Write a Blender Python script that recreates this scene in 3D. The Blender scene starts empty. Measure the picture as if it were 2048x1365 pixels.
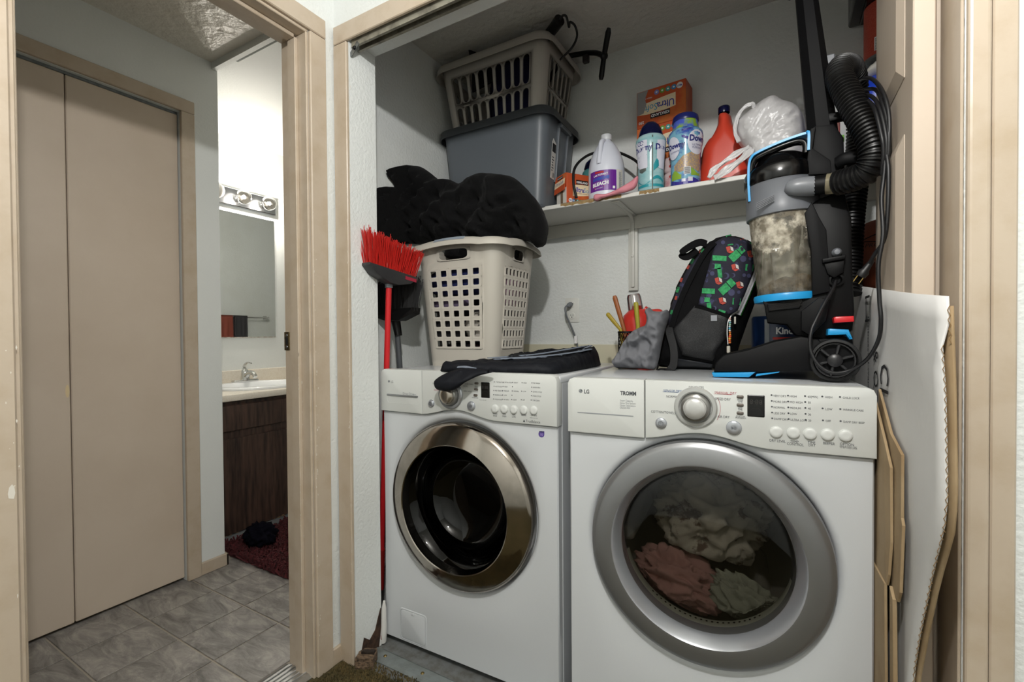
import bpy, bmesh, math, random
from mathutils import Vector, Matrix, noise, geometry
random.seed(7)
SC = bpy.context.scene
COL = SC.collection

# ------------------------------------------------------------------ camera
F_PX, CX, CY = 924.0, 1024.0, 682.5
CAM_H = 1.10
YAW, PIT, ROL = math.radians(29.8), math.radians(-0.75), math.radians(-0.424)
_f = Vector((-math.sin(YAW)*math.cos(PIT), math.cos(YAW)*math.cos(PIT), math.sin(PIT)))
_r0 = Vector((math.cos(YAW), math.sin(YAW), 0)); _u0 = _r0.cross(_f)
_R = math.cos(ROL)*_r0 + math.sin(ROL)*_u0
_U = -math.sin(ROL)*_r0 + math.cos(ROL)*_u0
CAMPOS = Vector((0, 0, CAM_H))
cd = bpy.data.cameras.new('camera'); cam = bpy.data.objects.new('camera', cd); COL.objects.link(cam)
m3 = Matrix((_R, _U, -_f)).transposed()
cam.matrix_world = Matrix.Translation(CAMPOS) @ m3.to_4x4()
cd.sensor_fit = 'HORIZONTAL'; cd.sensor_width = 36.0; cd.lens = 36.0*F_PX/2048.0
cd.clip_start = 0.02
SC.camera = cam

# ------------------------------------------------------------------ world, exposure, lamp light
w = bpy.data.worlds.new('world'); SC.world = w; w.use_nodes = True
w.node_tree.nodes['Background'].inputs[0].default_value = (0.9, 0.95, 1.0, 1)
w.node_tree.nodes['Background'].inputs[1].default_value = 0.0      # closed rooms, no window in the photo
SC.view_settings.view_transform = 'Standard'; SC.view_settings.look = 'None'
SC.view_settings.gamma = 1.0; SC.view_settings.use_curve_mapping = False
SC.view_settings.exposure = 0.0
LAMP_POS = (-0.02, 0.0, 2.13); LAMP_W = 66.0      # hall lamp near the camera; its light draws the header shadow on the closet walls
BULB_W = 8.5                                         # each of the two lit vanity bulbs

# ------------------------------------------------------------------ pixel to place
def ray(px, py): return _f + (px-CX)/F_PX*_R - (py-CY)/F_PX*_U
def PY(px, py, y): d = ray(px, py); return CAMPOS + d*(y/d.y)
def PX(px, py, x): d = ray(px, py); return CAMPOS + d*(x/d.x)
def PZ(px, py, z): d = ray(px, py); return CAMPOS + d*((z-CAM_H)/d.z)

# ------------------------------------------------------------------ materials
def lin(c):
    if isinstance(c, str):
        c = c.lstrip('#'); c = [int(c[i:i+2], 16)/255 for i in (0, 2, 4)]
    return tuple((v/12.92 if v <= .04045 else ((v+.055)/1.055)**2.4) for v in c) + (1.0,)
MATS = {}
def M(name, col='#888888', rough=.5, metal=0., bump=None, mott=None, spec=None, trans=0., alpha=1., emit=None, coat=0., sheen=0., sss=0., ior=None):
    if name in MATS: return MATS[name]
    m = bpy.data.materials.new(name); m.use_nodes = True; nt = m.node_tree; b = nt.nodes['Principled BSDF']
    I = b.inputs
    I['Base Color'].default_value = lin(col); I['Roughness'].default_value = rough; I['Metallic'].default_value = metal
    if spec is not None: I['Specular IOR Level'].default_value = spec
    if trans: I['Transmission Weight'].default_value = trans
    if ior: I['IOR'].default_value = ior
    if alpha < 1: I['Alpha'].default_value = alpha
    if coat: I['Coat Weight'].default_value = coat; I['Coat Roughness'].default_value = .08
    if sheen: I['Sheen Weight'].default_value = sheen
    if sss: I['Subsurface Weight'].default_value = sss; I['Subsurface Scale'].default_value = .02
    if emit: I['Emission Color'].default_value = lin(emit[0]); I['Emission Strength'].default_value = emit[1]
    tc = nt.nodes.new('ShaderNodeTexCoord')
    if mott:                                     # (scale, colour2, lo, hi[, stretch])
        mp = nt.nodes.new('ShaderNodeMapping'); nt.links.new(tc.outputs['Object'], mp.inputs[0])
        if len(mott) > 4: mp.inputs['Scale'].default_value = mott[4]
        n = nt.nodes.new('ShaderNodeTexNoise'); n.inputs['Scale'].default_value = mott[0]; n.inputs['Detail'].default_value = 6
        n.inputs['Roughness'].default_value = .6
        nt.links.new(mp.outputs[0], n.inputs['Vector'])
        r = nt.nodes.new('ShaderNodeValToRGB'); r.color_ramp.elements[0].position = mott[2]; r.color_ramp.elements[1].position = mott[3]
        r.color_ramp.elements[0].color = lin(col); r.color_ramp.elements[1].color = lin(mott[1])
        nt.links.new(n.outputs['Fac'], r.inputs[0]); nt.links.new(r.outputs[0], I['Base Color'])
    if bump:                                     # (scale, strength, detail, distance)
        n = nt.nodes.new('ShaderNodeTexNoise'); n.inputs['Scale'].default_value = bump[0]
        n.inputs['Detail'].default_value = bump[2] if len(bump) > 2 else 3
        bp = nt.nodes.new('ShaderNodeBump'); bp.inputs['Strength'].default_value = bump[1]
        bp.inputs['Distance'].default_value = bump[3] if len(bump) > 3 else .002
        nt.links.new(tc.outputs['Object'], n.inputs['Vector']); nt.links.new(n.outputs['Fac'], bp.inputs['Height'])
        nt.links.new(bp.outputs[0], I['Normal'])
    MATS[name] = m
    return m

wall_m = M('painted orange peel drywall', '#e0e3e1', .55, bump=(95, .55, 2, .004))
bathwall_m = M('bath drywall', '#e0e3e1', .6, bump=(110, .35, 2, .003))
clos_m = M('closet drywall', '#e0e3e1', .6, bump=(80, .6, 3, .004), mott=(3, '#d8dad6', .45, .75))
ceil_m = M('textured ceiling', '#dcdad3', .5, bump=(38, .9, 4, .010))
beige_m = M('beige trim paint', '#bfb09d', .32, bump=(30, .25, 3, .002), mott=(14, '#b5a48e', .45, .7))
beige_door_m = M('beige door paint', '#cbbcab', .42, bump=(200, .1, 2, .001), mott=(2.5, '#c2b2a0', .4, .75))
dark_m = M('black seam and hole shade', '#15130f', .9)  # black latch and seams; painted shade standing in for depth in small holes
white_app = M('white appliance enamel', '#cccfd2', .22, coat=.4)
white_pan = M('white control panel plastic', '#cfd1ce', .32)
app_side = M('appliance side steel', '#b9bfc4', .35)
chrome = M('chrome', '#d8d8d6', .07, 1.0)
brushed = M('smoky chrome ring', '#a79f96', .12, 1.0, bump=(14, .05, 3, .002), mott=(9, '#8f8880', .45, .7))
silver = M('silver plastic', '#929395', .36, .75)
silver2 = M('satin silver lip', '#b9bcc2', .26, .7)
steel = M('galvanised steel', '#8d9294', .38, .9, mott=(40, '#73797b', .4, .7))
black_p = M('black plastic', '#070708', .42, spec=.3, bump=(60, .05, 2, .001))
black_g = M('glossy black plastic', '#060607', .18)
black_r = M('black rubber', '#0c0c0d', .6)
grey_p = M('grey plastic', '#6c6f75', .38)
blue_p = M('bright blue plastic', '#1f96d4', .35)
red_p = M('red plastic', '#d0242a', .35)
text_d = M('grey print', '#4d5054', .6)
text_l = M('pale grey print', '#8b8f93', .6)
text_b = M('blue print', '#39598c', .6)
text_r = M('red print', '#a8434f', .6)
text_w = M('white print', '#eeeeee', .6)
text_k = M('black print', '#17171a', .7)

# ------------------------------------------------------------------ objects
WORLD = {}
def thing(name, label, cat, loc=(0, 0, 0), rotz=0., group=None):
    o = bpy.data.objects.new(name, None); COL.objects.link(o); o.empty_display_size = .05
    o.location = loc; o.rotation_euler = (0, 0, rotz)
    o['label'] = label; o['category'] = cat
    if group: o['group'] = group
    WORLD[o.name] = Matrix.Translation(Vector(loc)) @ Matrix.Rotation(rotz, 4, 'Z')
    return o
def tag(o, label, cat, group=None):
    o['label'] = label; o['category'] = cat
    if group: o['group'] = group
    return o
def obj(name, bm, mat, parent=None, local=False, smooth=None, kind=None, label=None, mods=()):
    """links bm as one mesh object; local: vertices are in the parent's own space"""
    me = bpy.data.meshes.new(name); bm.normal_update(); bm.to_mesh(me); bm.free()
    for mm in (mat if isinstance(mat, (list, tuple)) else [mat]): me.materials.append(mm)
    o = bpy.data.objects.new(name, me); COL.objects.link(o)
    if smooth is not None:
        me.polygons.foreach_set('use_smooth', [True]*len(me.polygons))
        if smooth < 180: me.set_sharp_from_angle(angle=math.radians(smooth))
    wm = Matrix.Identity(4)
    if parent is not None:
        o.parent = parent; pw = WORLD.get(parent.name, Matrix.Identity(4))
        if local: wm = pw
        else: o.matrix_parent_inverse = pw.inverted()
    WORLD[o.name] = wm
    if kind: o['kind'] = kind
    if label: o['label'] = label
    for t, kw in mods:
        md = o.modifiers.new(t.lower(), t)
        for k, v in kw.items(): setattr(md, k, v)
    return o
def struct(name, bm, mat, parent=None, **k):
    o = obj(name, bm, mat, parent, **k)
    if parent is None: o['kind'] = 'structure'
    return o
def BM(): return bmesh.new()

def box(bm, x0, x1, y0, y1, z0, z1, bev=0., seg=2, mtx=None):
    g = bmesh.ops.create_cube(bm, size=1.)
    vs = g['verts']
    for v in vs:
        v.co = Vector(((x0+x1)/2+v.co.x*(x1-x0), (y0+y1)/2+v.co.y*(y1-y0), (z0+z1)/2+v.co.z*(z1-z0)))
    if bev > 0:
        es = list({e for v in vs for e in v.link_edges})
        r = bmesh.ops.bevel(bm, geom=es, offset=bev, segments=seg, affect='EDGES', profile=.5)
        vs = list({v for f in r['faces'] for v in f.verts} | {v for v in vs if v.is_valid})
    if mtx is not None:
        for v in vs: v.co = mtx @ v.co
    return vs
def frame(o, x, y, z):
    """matrix from axes"""
    m = Matrix((Vector(x), Vector(y), Vector(z))).transposed().to_4x4(); m.translation = Vector(o); return m
def lathe(bm, prof, n=32, mtx=None, mi=0, a0=0., a1=2*math.pi):
    """profile (r,h) about local z"""
    full = abs(a1-a0-2*math.pi) < 1e-6
    rings = []
    for r, h in prof:
        if r < 1e-6: rings.append([bm.verts.new((0, 0, h))])
        else:
            rings.append([bm.verts.new((r*math.cos(a0+(a1-a0)*k/n), r*math.sin(a0+(a1-a0)*k/n), h)) for k in range(n if full else n+1)])
    fs = []
    for A, B in zip(rings, rings[1:]):
        m_ = n
        for k in range(m_):
            k2 = (k+1) % n if full else k+1
            if len(A) == 1 and len(B) == 1: continue
            try:
                if len(A) == 1: fs.append(bm.faces.new((A[0], B[k2], B[k])))
                elif len(B) == 1: fs.append(bm.faces.new((A[k], A[k2], B[0])))
                else: fs.append(bm.faces.new((A[k], A[k2], B[k2], B[k])))
            except ValueError: pass
    for f in fs: f.material_index = mi
    if mtx is not None:
        for R in rings:
            for v in R: v.co = mtx @ v.co
    return rings
def spline(pts, per=8):
    P = [Vector(p) for p in pts]; P = [2*P[0]-P[1]] + P + [2*P[-1]-P[-2]]
    out = []
    for i in range(1, len(P)-2):
        a, b, c, d = P[i-1:i+3]
        for k in range(per):
            t = k/per
            out.append(.5*((2*b)+(c-a)*t+(2*a-5*b+4*c-d)*t*t+(3*b-a-3*c+d)*t**3))
    out.append(P[-2]); return out
def tube(bm, pts, rad, n=10, cap=True, flat=None, closed=False):
    """rad number or list; flat: (ratio, up vector) for oval section"""
    P = [Vector(p) for p in pts]; N = len(P)
    R = rad if isinstance(rad, (list, tuple)) else [rad]*N
    up = None; rings = []
    for i in range(N):
        t = (P[(i+1) % N if closed else min(i+1, N-1)]-P[(i-1) if closed else max(i-1, 0)])
        if t.length < 1e-9: t = Vector((0, 0, 1))
        t.normalize()
        if flat: u = flat[1]-t*flat[1].dot(t) if not callable(flat[1]) else flat[1](i)
        else:
            if up is None: up = Vector((0, 0, 1)) if abs(t.z) < .9 else Vector((1, 0, 0))
            u = up-t*up.dot(t)
        u = u.normalized(); up = u; v = t.cross(u)
        k_ = flat[0] if flat else 1.
        rings.append([bm.verts.new(P[i]+R[i]*(math.cos(2*math.pi*j/n)*u*k_+math.sin(2*math.pi*j/n)*v)) for j in range(n)])
    for A, B in zip(rings, rings[1:]+([rings[0]] if closed else [])):
        for j in range(n): bm.faces.new((A[j], A[(j+1) % n], B[(j+1) % n], B[j]))
    if cap and not closed:
        bm.faces.new(rings[0][::-1]); bm.faces.new(rings[-1])
    return rings
def ribbon(bm, pts, width, thick, side):
    """flat strap along pts; side: vector or list, the width direction"""
    P = [Vector(p) for p in pts]; prev = None
    for i, p in enumerate(P):
        s = Vector(side[i] if isinstance(side, list) else side)
        t = (P[min(i+1, len(P)-1)]-P[max(i-1, 0)]).normalized(); s = (s-t*s.dot(t)).normalized(); n_ = t.cross(s)
        q = [bm.verts.new(p+s*a*width/2+n_*b*thick/2) for a, b in ((-1, -1), (1, -1), (1, 1), (-1, 1))]
        if prev:
            for j in range(4): bm.faces.new((prev[j], prev[(j+1) % 4], q[(j+1) % 4], q[j]))
        else: bm.faces.new(q[::-1])
        prev = q
    bm.faces.new(prev)
def prism(bm, poly, a, b, mp, bev=0.):
    """poly 2D; mp(u,v,w)->3D; w from a to b"""
    A = [bm.verts.new(mp(u, v, a)) for u, v in poly]; B = [bm.verts.new(mp(u, v, b)) for u, v in poly]
    fs = [bm.faces.new(A), bm.faces.new(B[::-1])]
    n = len(poly)
    for i in range(n): fs.append(bm.faces.new((A[i], B[i], B[(i+1) % n], A[(i+1) % n])))
    bmesh.ops.recalc_face_normals(bm, faces=fs)
    if bev:
        es = [e for e in {e for f in fs[:2] for e in f.edges}]
        bmesh.ops.bevel(bm, geom=es, offset=bev, segments=2, affect='EDGES', profile=.5)
def pxprism(bm, pts, y0, y1, bev=0.):
    """outline read off the photo on plane y0, given a real depth to y1"""
    poly = [(PY(a, b, y0).x, PY(a, b, y0).z) for a, b in pts]
    prism(bm, poly, y0, y1, lambda u, v, q: (u, q, v), bev)
def wallrect(bm, axis, c, a0, a1, z0, z1, t, holes=()):
    """slab normal to axis at c (thickness t, signed), spanning a0..a1 and z0..z1 with rectangular holes (a0,a1,z0,z1)"""
    As = sorted({a0, a1, *[h[0] for h in holes], *[h[1] for h in holes]}); Zs = sorted({z0, z1, *[h[2] for h in holes], *[h[3] for h in holes]})
    lo, hi = min(c, c+t), max(c, c+t)
    for i in range(len(As)-1):
        for j in range(len(Zs)-1):
            ma, mz = (As[i]+As[i+1])/2, (Zs[j]+Zs[j+1])/2
            if any(h[0] < ma < h[1] and h[2] < mz < h[3] for h in holes): continue
            if axis == 'x': box(bm, lo, hi, As[i], As[i+1], Zs[j], Zs[j+1])
            else: box(bm, As[i], As[i+1], lo, hi, Zs[j], Zs[j+1])
_fontcache = {}
def text_polys(s, size, align='L', bold=0., spacing=1., shear=0., xs=1.):
    cu = bpy.data.curves.new('t', 'FONT'); cu.body = s; cu.size = size; cu.resolution_u = 2; cu.offset = bold
    cu.space_character = spacing; cu.shear = shear
    cu.align_x = {'L': 'LEFT', 'C': 'CENTER', 'R': 'RIGHT'}[align]
    o = bpy.data.objects.new('t', cu); me = bpy.data.meshes.new_from_object(o)
    vs = [(v.co.x*xs, v.co.y) for v in me.vertices]; fs = [tuple(p.vertices) for p in me.polygons]
    bpy.data.objects.remove(o); bpy.data.curves.remove(cu); bpy.data.meshes.remove(me)
    return vs, fs
def text(bm, s, size, mp, **k):
    """mp(tx,ty)->3D"""
    vs, fs = text_polys(s, size, **k)
    V = [bm.verts.new(mp(x, y)) for x, y in vs]
    for f in fs:
        try: bm.faces.new([V[i] for i in f])
        except ValueError: pass
def disc2(bm, mp, cx, cy, r, n=16, ry=None):
    V = [bm.verts.new(mp(cx+r*math.cos(2*math.pi*k/n), cy+(ry or r)*math.sin(2*math.pi*k/n))) for k in range(n)]
    return bm.faces.new(V)
def poly2(bm, mp, pts): return bm.faces.new([bm.verts.new(mp(*p)) for p in pts])
def rect2(bm, mp, x0, x1, y0, y1, nx=1):
    for i in range(nx):
        a, b = x0+(x1-x0)*i/nx, x0+(x1-x0)*(i+1)/nx
        poly2(bm, mp, [(a, y0), (b, y0), (b, y1), (a, y1)])

# ---- soft bodies: an outline with its own place, size and thickness, puffed on both sides
def seg_dist(p, a, b):
    ab = b-a; t = max(0, min(1, (p-a).dot(ab)/max(ab.length_squared, 1e-12))); return (p-(a+ab*t)).length
def inside(p, P):
    c = False; n = len(P)
    for i in range(n):
        a, b = P[i], P[i-1]
        if (a.y > p.y) != (b.y > p.y) and p.x < (b.x-a.x)*(p.y-a.y)/(b.y-a.y)+a.x: c = not c
    return c
def puff_grid(poly, step, smooth_outline=True):
    P = [Vector(p) for p in poly]
    if smooth_outline:
        Q = []
        n = len(P)
        for i in range(n):
            a, b, c, d = P[i-1], P[i], P[(i+1) % n], P[(i+2) % n]
            k = max(1, int((c-b).length/step))
            for j in range(k):
                t = j/k; Q.append(.5*((2*b)+(c-a)*t+(2*a-5*b+4*c-d)*t*t+(3*b-a-3*c+d)*t**3))
        P = Q
    x0, x1 = min(p.x for p in P), max(p.x for p in P); y0, y1 = min(p.y for p in P), max(p.y for p in P)
    pts = list(P); nb = len(P); yy = y0+step*.5; row = 0
    while yy < y1:
        xx = x0+step*(.25 if row % 2 else .75)
        while xx < x1:
            q = Vector((xx, yy))
            if inside(q, P) and min(seg_dist(q, P[i], P[i-1]) for i in range(nb)) > step*.45: pts.append(q)
            xx += step
        yy += step*.87; row += 1
    edges = [(i, (i+1) % nb) for i in range(nb)]
    v, e, f, *_ = geometry.delaunay_2d_cdt([Vector((p.x, p.y)) for p in pts], edges, [], 1, 1e-6)
    return P, v, f
def puff(bm, poly, step, roll, front, back, mp, folds=None, outline=True, back_fold=.5):
    """poly in metres (u,v); mp(u,v,w)->3D, w>0 toward the viewer; folds(u,v)->metres"""
    P, v, f = puff_grid(poly, step, outline); nb = len(P)
    prof = lambda t: math.sqrt(max(0., 1-(1-min(1., t/roll))**2))
    A = []; B = []
    for p in v:
        d = min(seg_dist(p, P[i], P[i-1]) for i in range(nb)); on = d < 1e-5
        k = prof(d); fo = folds(p.x, p.y)*min(1, d/(roll*.5)) if folds else 0.
        a = bm.verts.new(mp(p.x, p.y, front*k+fo)); A.append(a)
        B.append(a if on else bm.verts.new(mp(p.x, p.y, -back*k+fo*back_fold)))
    for t in f:
        try: bm.faces.new([A[i] for i in t])
        except ValueError: pass
        try: bm.faces.new([B[i] for i in reversed(t)])
        except ValueError: pass
    bmesh.ops.recalc_face_normals(bm, faces=bm.faces[:])
def px_poly(pts, y): return [(PY(a, b, y).x, PY(a, b, y).z) for a, b in pts]
def NZ(x, y, z=0., s=1.): return noise.noise(Vector((x*s, y*s, z)))
def ridge(x, y, s, seed=0., ang=0., st=2.5):
    """sharp folds running along ang"""
    c, sn = math.cos(ang), math.sin(ang); u, v = (x*c+y*sn)/st, -x*sn+y*c
    w = NZ(u, v, seed+5, s*.5)*.6
    return 1-2*abs(noise.noise(Vector((u*s, v*s+w, seed))))

# ================================================================== THE SETTING
carpet_m = M('olive brown carpet', '#5d5030', .95, mott=(160, '#3d3a20', .35, .7), bump=(300, .8, 3, .004))
b = BM(); box(b, -1.41, 1.5, -1.6, 1.075, -.08, 0); struct('floor_hall', b, carpet_m)
b = BM(); box(b, -1.52, .5, 1.075, 2.2, -.08, 0); struct('floor_closet', b, M('dusty grey vinyl', '#6f7272', .7, mott=(30, '#55534c', .4, .7)))
grout_m = M('tile grout', '#a89f92', .7)
b = BM(); box(b, -3.15, -1.41, -.7, 3.7, -.08, -.004); fl = struct('floor_bathroom', b, grout_m)
def tile_material():
    m = M('slate look tile', '#8d857b', .38); nt = m.node_tree; bs = nt.nodes['Principled BSDF']
    tc = nt.nodes.new('ShaderNodeTexCoord'); oi = nt.nodes.new('ShaderNodeObjectInfo')
    ad = nt.nodes.new('ShaderNodeVectorMath'); ad.operation = 'MULTIPLY_ADD'
    cmb = nt.nodes.new('ShaderNodeCombineXYZ')
    for k in range(3): nt.links.new(oi.outputs['Random'], cmb.inputs[k])
    ad.inputs[1].default_value = (37, 19, 11); nt.links.new(cmb.outputs[0], ad.inputs[0]); nt.links.new(tc.outputs['Object'], ad.inputs[2])
    mp = nt.nodes.new('ShaderNodeMapping'); mp.inputs['Rotation'].default_value = (0, 0, .7); mp.inputs['Scale'].default_value = (1, 2.6, 1)
    nt.links.new(ad.outputs[0], mp.inputs[0])
    n = nt.nodes.new('ShaderNodeTexNoise'); n.inputs['Scale'].default_value = 6; n.inputs['Detail'].default_value = 15; n.inputs['Roughness'].default_value = .74; n.inputs['Distortion'].default_value = 1.0
    nt.links.new(mp.outputs[0], n.inputs['Vector'])
    r = nt.nodes.new('ShaderNodeValToRGB'); e = r.color_ramp.elements
    e[0].position = .30; e[0].color = lin('#524f4d'); e[1].position = .72; e[1].color = lin('#bab4ac')
    x = r.color_ramp.elements.new(.5); x.color = lin('#8b8783')
    nt.links.new(n.outputs['Fac'], r.inputs[0]); nt.links.new(r.outputs[0], bs.inputs['Base Color'])
    bp = nt.nodes.new('ShaderNodeBump'); bp.inputs['Strength'].default_value = .25; bp.inputs['Distance'].default_value = .003
    nt.links.new(n.outputs['Fac'], bp.inputs['Height']); nt.links.new(bp.outputs[0], bs.inputs['Normal'])
    return m
tile_m = tile_material()
TX, TY = .2285, .2375
b = BM(); box(b, -TX/2+.003, TX/2-.003, -TY/2+.003, TY/2-.003, -.003, 0, .0015, 1)
t0 = None
for i in range(-1, 4):
    for j in range(-2, 7):
        cx, cy = -2.118+TX*(i+.5)-TX*1+TX, .604+TY*(j+.5)
        if cx < -2.32 and cy < 1.2 or cx > -1.40: continue
        if t0 is None: t0 = obj('floor_tile', b, tile_m, fl); o = t0
        else: o = t0.copy(); COL.objects.link(o)
        o.location = (cx, cy, 0)
# --- hall shell
b = BM(); wallrect(b, 'x', -1.29, -1.6, 1.18, 0, 2.44, -.12, [(.305, .955, 0, 2.065)]); struct('wall_left', b, wall_m)
b = BM(); wallrect(b, 'y', 1.065, -1.29, 1.5, 0, 2.44, .115, [(-1.22, .276, 0, 2.078)]); struct('wall_front', b, wall_m)
b = BM(); box(b, 1.4, 1.5, -1.6, 1.065, 0, 2.44); struct('wall_right', b, wall_m)
b = BM(); box(b, -1.29, 1.4, -1.6, -1.5, 0, 2.44); struct('wall_back', b, wall_m)
b = BM(); box(b, -1.41, 1.5, -1.6, 1.18, 2.44, 2.5); struct('ceiling_hall', b, ceil_m)
# --- closet shell
b = BM(); box(b, -1.52, -1.40, 1.18, 3.7, 0, 2.44); struct('wall_closet_left', b, clos_m)
b = BM(); box(b, -1.40, .5, 2.10, 2.2, 0, 2.44); struct('wall_closet_back', b, clos_m)
b = BM(); box(b, .41, .5, 1.18, 2.10, 0, 2.44); struct('wall_closet_right', b, clos_m)
b = BM(); box(b, -1.40, .41, 1.18, 2.10, 2.40, 2.5); struct('ceiling_closet', b, ceil_m)
b = BM(); box(b, -1.40, .41, 2.088, 2.10, .85, 1.052); struct('trim_9', b, M('cream board', '#d2cdb4', .6))
# --- bath shell
b = BM(); wallrect(b, 'x', -2.31, -.6, 1.23, 0, 2.44, -.1, [(-.08, 1.066, 0, 2.108)]); struct('wall_bath_side', b, bathwall_m)
b = BM(); box(b, -3.05, -2.41, 1.13, 1.23, 0, 2.44); struct('wall_bath_return', b, bathwall_m)
b = BM(); box(b, -3.15, -3.05, 1.13, 3.7, 0, 2.44); struct('wall_vanity', b, bathwall_m)
b = BM(); box(b, -3.05, -1.52, 3.6, 3.7, 0, 2.44); struct('wall_bath_far', b, bathwall_m)
b = BM(); box(b, -2.41, -1.41, -.7, -.6, 0, 2.44); struct('wall_bath_near', b, bathwall_m)
b = BM(); box(b, -2.60, -2.55, -.6, 1.13, 0, 2.44); struct('wall_bath_closet_back', b, bathwall_m)
b = BM(); box(b, -3.15, -1.41, -.7, 1.205, 2.394, 2.5); struct('ceiling_bath', b, M('knockdown ceiling', '#dfdbd2', .45, bump=(26, 1., 3, .012)))
b = BM(); box(b, -3.15, -2.186, 1.225, 3.7, 2.386, 2.5); box(b, -1.614, -1.41, 1.225, 3.7, 2.386, 2.5); box(b, -2.186, -1.614, 1.225, 1.246, 2.386, 2.5); box(b, -2.186, -1.614, 1.826, 3.7, 2.386, 2.5); box(b, -2.186, -1.614, 1.246, 1.826, 2.46, 2.5); struct('ceiling_vanity', b, bathwall_m)
b = BM(); box(b, -2.31, -1.41, 1.203, 1.225, 2.362, 2.5); struct('trim_10', b, bathwall_m)
# attic hatch
b = BM(); box(b, -2.179, -1.621, 1.253, 1.819, 2.381, 2.4599); ha = tag(obj('attic_hatch', b, bathwall_m), 'square white attic hatch panel in the bathroom ceiling', 'hatch')
b = BM(); box(b, -2.04, -2.03, 1.44, 1.443, 2.3795, 2.381); obj('latch', b, dark_m, ha)

# --- bath doorway: casing, jamb, stop, strike plate
X0 = -1.29
def casing(name, y0, y1, z0, z1, miter=None):
    b = BM(); box(b, X0, X0+.014, y0, y1, z0, z1, .003, 1); return struct(name, b, beige_m)
casing('trim_1', .962, 1.022, 0, 2.068)
casing('trim_2', .238, .298, 0, 2.068)
casing('trim_3', .238, 1.022, 2.070, 2.130)
def jamb(name, box_, stop):
    b = BM(); box(b, *box_, .002, 1); j = struct(name, b, beige_m)
    b = BM(); box(b, *stop, .002, 1); obj('door_stop', b, beige_m, j); return j
jr = jamb('trim_4', (-1.41, X0+.004, .953, .962, 0, 2.066), (-1.362, -1.325, .941, .953, 0, 2.052))
jamb('trim_5', (-1.41, X0+.004, .298, .307, 0, 2.066), (-1.362, -1.325, .307, .319, 0, 2.052))
jamb('trim_6', (-1.41, X0+.004, .298, .962, 2.060, 2.070), (-1.362, -1.325, .319, .941, 2.048, 2.060))
b = BM(); box(b, -1.412, -1.385, .9505, .954, 1.085-.03, 1.085+.03, .001, 1); sp = obj('strike_plate', b, M('aged brass', '#8c7b58', .35, .9, mott=(60, '#4c4436', .4, .7)), jr)
b = BM(); box(b, -1.404, -1.393, .9495, .9506, 1.085-.012, 1.085+.014); obj('latch_hole_shade', b, dark_m, sp)
b = BM()
for z in (1.066, 1.104): lathe(b, [(0, .0012), (.004, .0008), (.0045, 0)], 10, frame((-1.3985, .9505, z), (1, 0, 0), (0, 0, 1), (0, -1, 0)))
obj('screw', b, steel, sp)
# white paint chips on the worn trim edges
def chips(name, parent, fn, n, seed):
    rnd = random.Random(seed); b = BM()
    for k in range(n):
        o, ax, ay, s, lng = fn(rnd); o = Vector(o); ax = Vector(ax); ay = Vector(ay)
        pts = [o+ax*(s*rnd.uniform(.5, 1)*math.cos(q))+ay*(s*lng*rnd.uniform(.5, 1)*math.sin(q)) for q in [i*math.pi/4 for i in range(8)]]
        b.faces.new([b.verts.new(p) for p in pts])
    obj(name, b, M('bare white paint chip', '#ddd8cd', .6), parent)
chips('paint_chip', bpy.data.objects['trim_1'], lambda r: ((X0+.0145, .963+abs(r.gauss(0, .006)), r.uniform(.1, 1.5)), (0, 1, 0), (0, 0, 1), r.uniform(.0006, .002), r.uniform(1, 5)), 46, 3)
chips('paint_chip', jr, lambda r: ((r.choice((-1.3252, -1.3246, X0-.02)), .9405 if r.random() < .7 else .9525, r.uniform(.05, 1.2)), (1, 0, 0), (0, 0, 1), r.uniform(.0008, .002), r.uniform(1, 6)), 34, 5)

chips('paint_chip', bpy.data.objects['trim_2'], lambda r: ((X0+.0145, .300-abs(r.gauss(0, .010)), r.uniform(.55, 1.1)), (0, 1, 0), (0, 0, 1), r.uniform(.0006, .0016), r.uniform(1, 4)), 10, 21)
_q = PX(23, 984, X0+.0146); b = BM(); poly2(b, lambda u, v: (X0+.0147, _q.y+u, _q.z+v), [(-.004, -.012), (.003, -.015), (.005, -.004), (.004, .008), (.001, .014), (-.003, .009), (-.005, -.003)]); obj('paint_chip', b, MATS['bare white paint chip'], bpy.data.objects['trim_2'])
# --- closet opening trim
Y0 = 1.065
b = BM(); box(b, -1.282, -1.220, Y0-.012, Y0, 0, 2.066, .0025, 1); tl = struct('trim_7', b, beige_m)
b = BM(); box(b, -1.282, .338, Y0-.012, Y0, 2.068, 2.128, .0025, 1); struct('trim_8', b, beige_m)
b = BM(); box(b, .276, .306, Y0-.016, Y0, 0, 2.066, .006, 3); box(b, .307, .338, Y0-.012, Y0, 0, 2.066, .0025, 1); struct('trim_11', b, beige_m)
chips('paint_chip', tl, lambda r: ((-1.2205-abs(r.gauss(0, .003)), Y0-.0125, r.uniform(.05, 2.0)), (1, 0, 0), (0, 0, 1), r.uniform(.0006, .0018), r.uniform(1, 7)), 44, 9)
chips('rust_fleck', tl, lambda r: ((-1.2195, Y0+r.uniform(0, .01), r.uniform(.1, 2.0)), (0, 1, 0), (0, 0, 1), r.uniform(.0008, .002), r.uniform(1, 7)), 20, 12)
b = BM(); box(b, X0, X0+.012, 1.022, Y0, 0, .055, .002, 1); struct('baseboard_left', b, beige_m)
b = BM(); box(b, -2.31, -2.296, 1.118, 1.242, 0, .058, .003, 1); box(b, -2.41, -2.296, 1.23, 1.242, 0, .058, .003, 1); struct('baseboard_bath', b, beige_m)
b = BM(); box(b, .338, 1.4, Y0-.012, Y0, 0, .06, .002, 1); struct('baseboard_front', b, beige_m)
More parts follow.
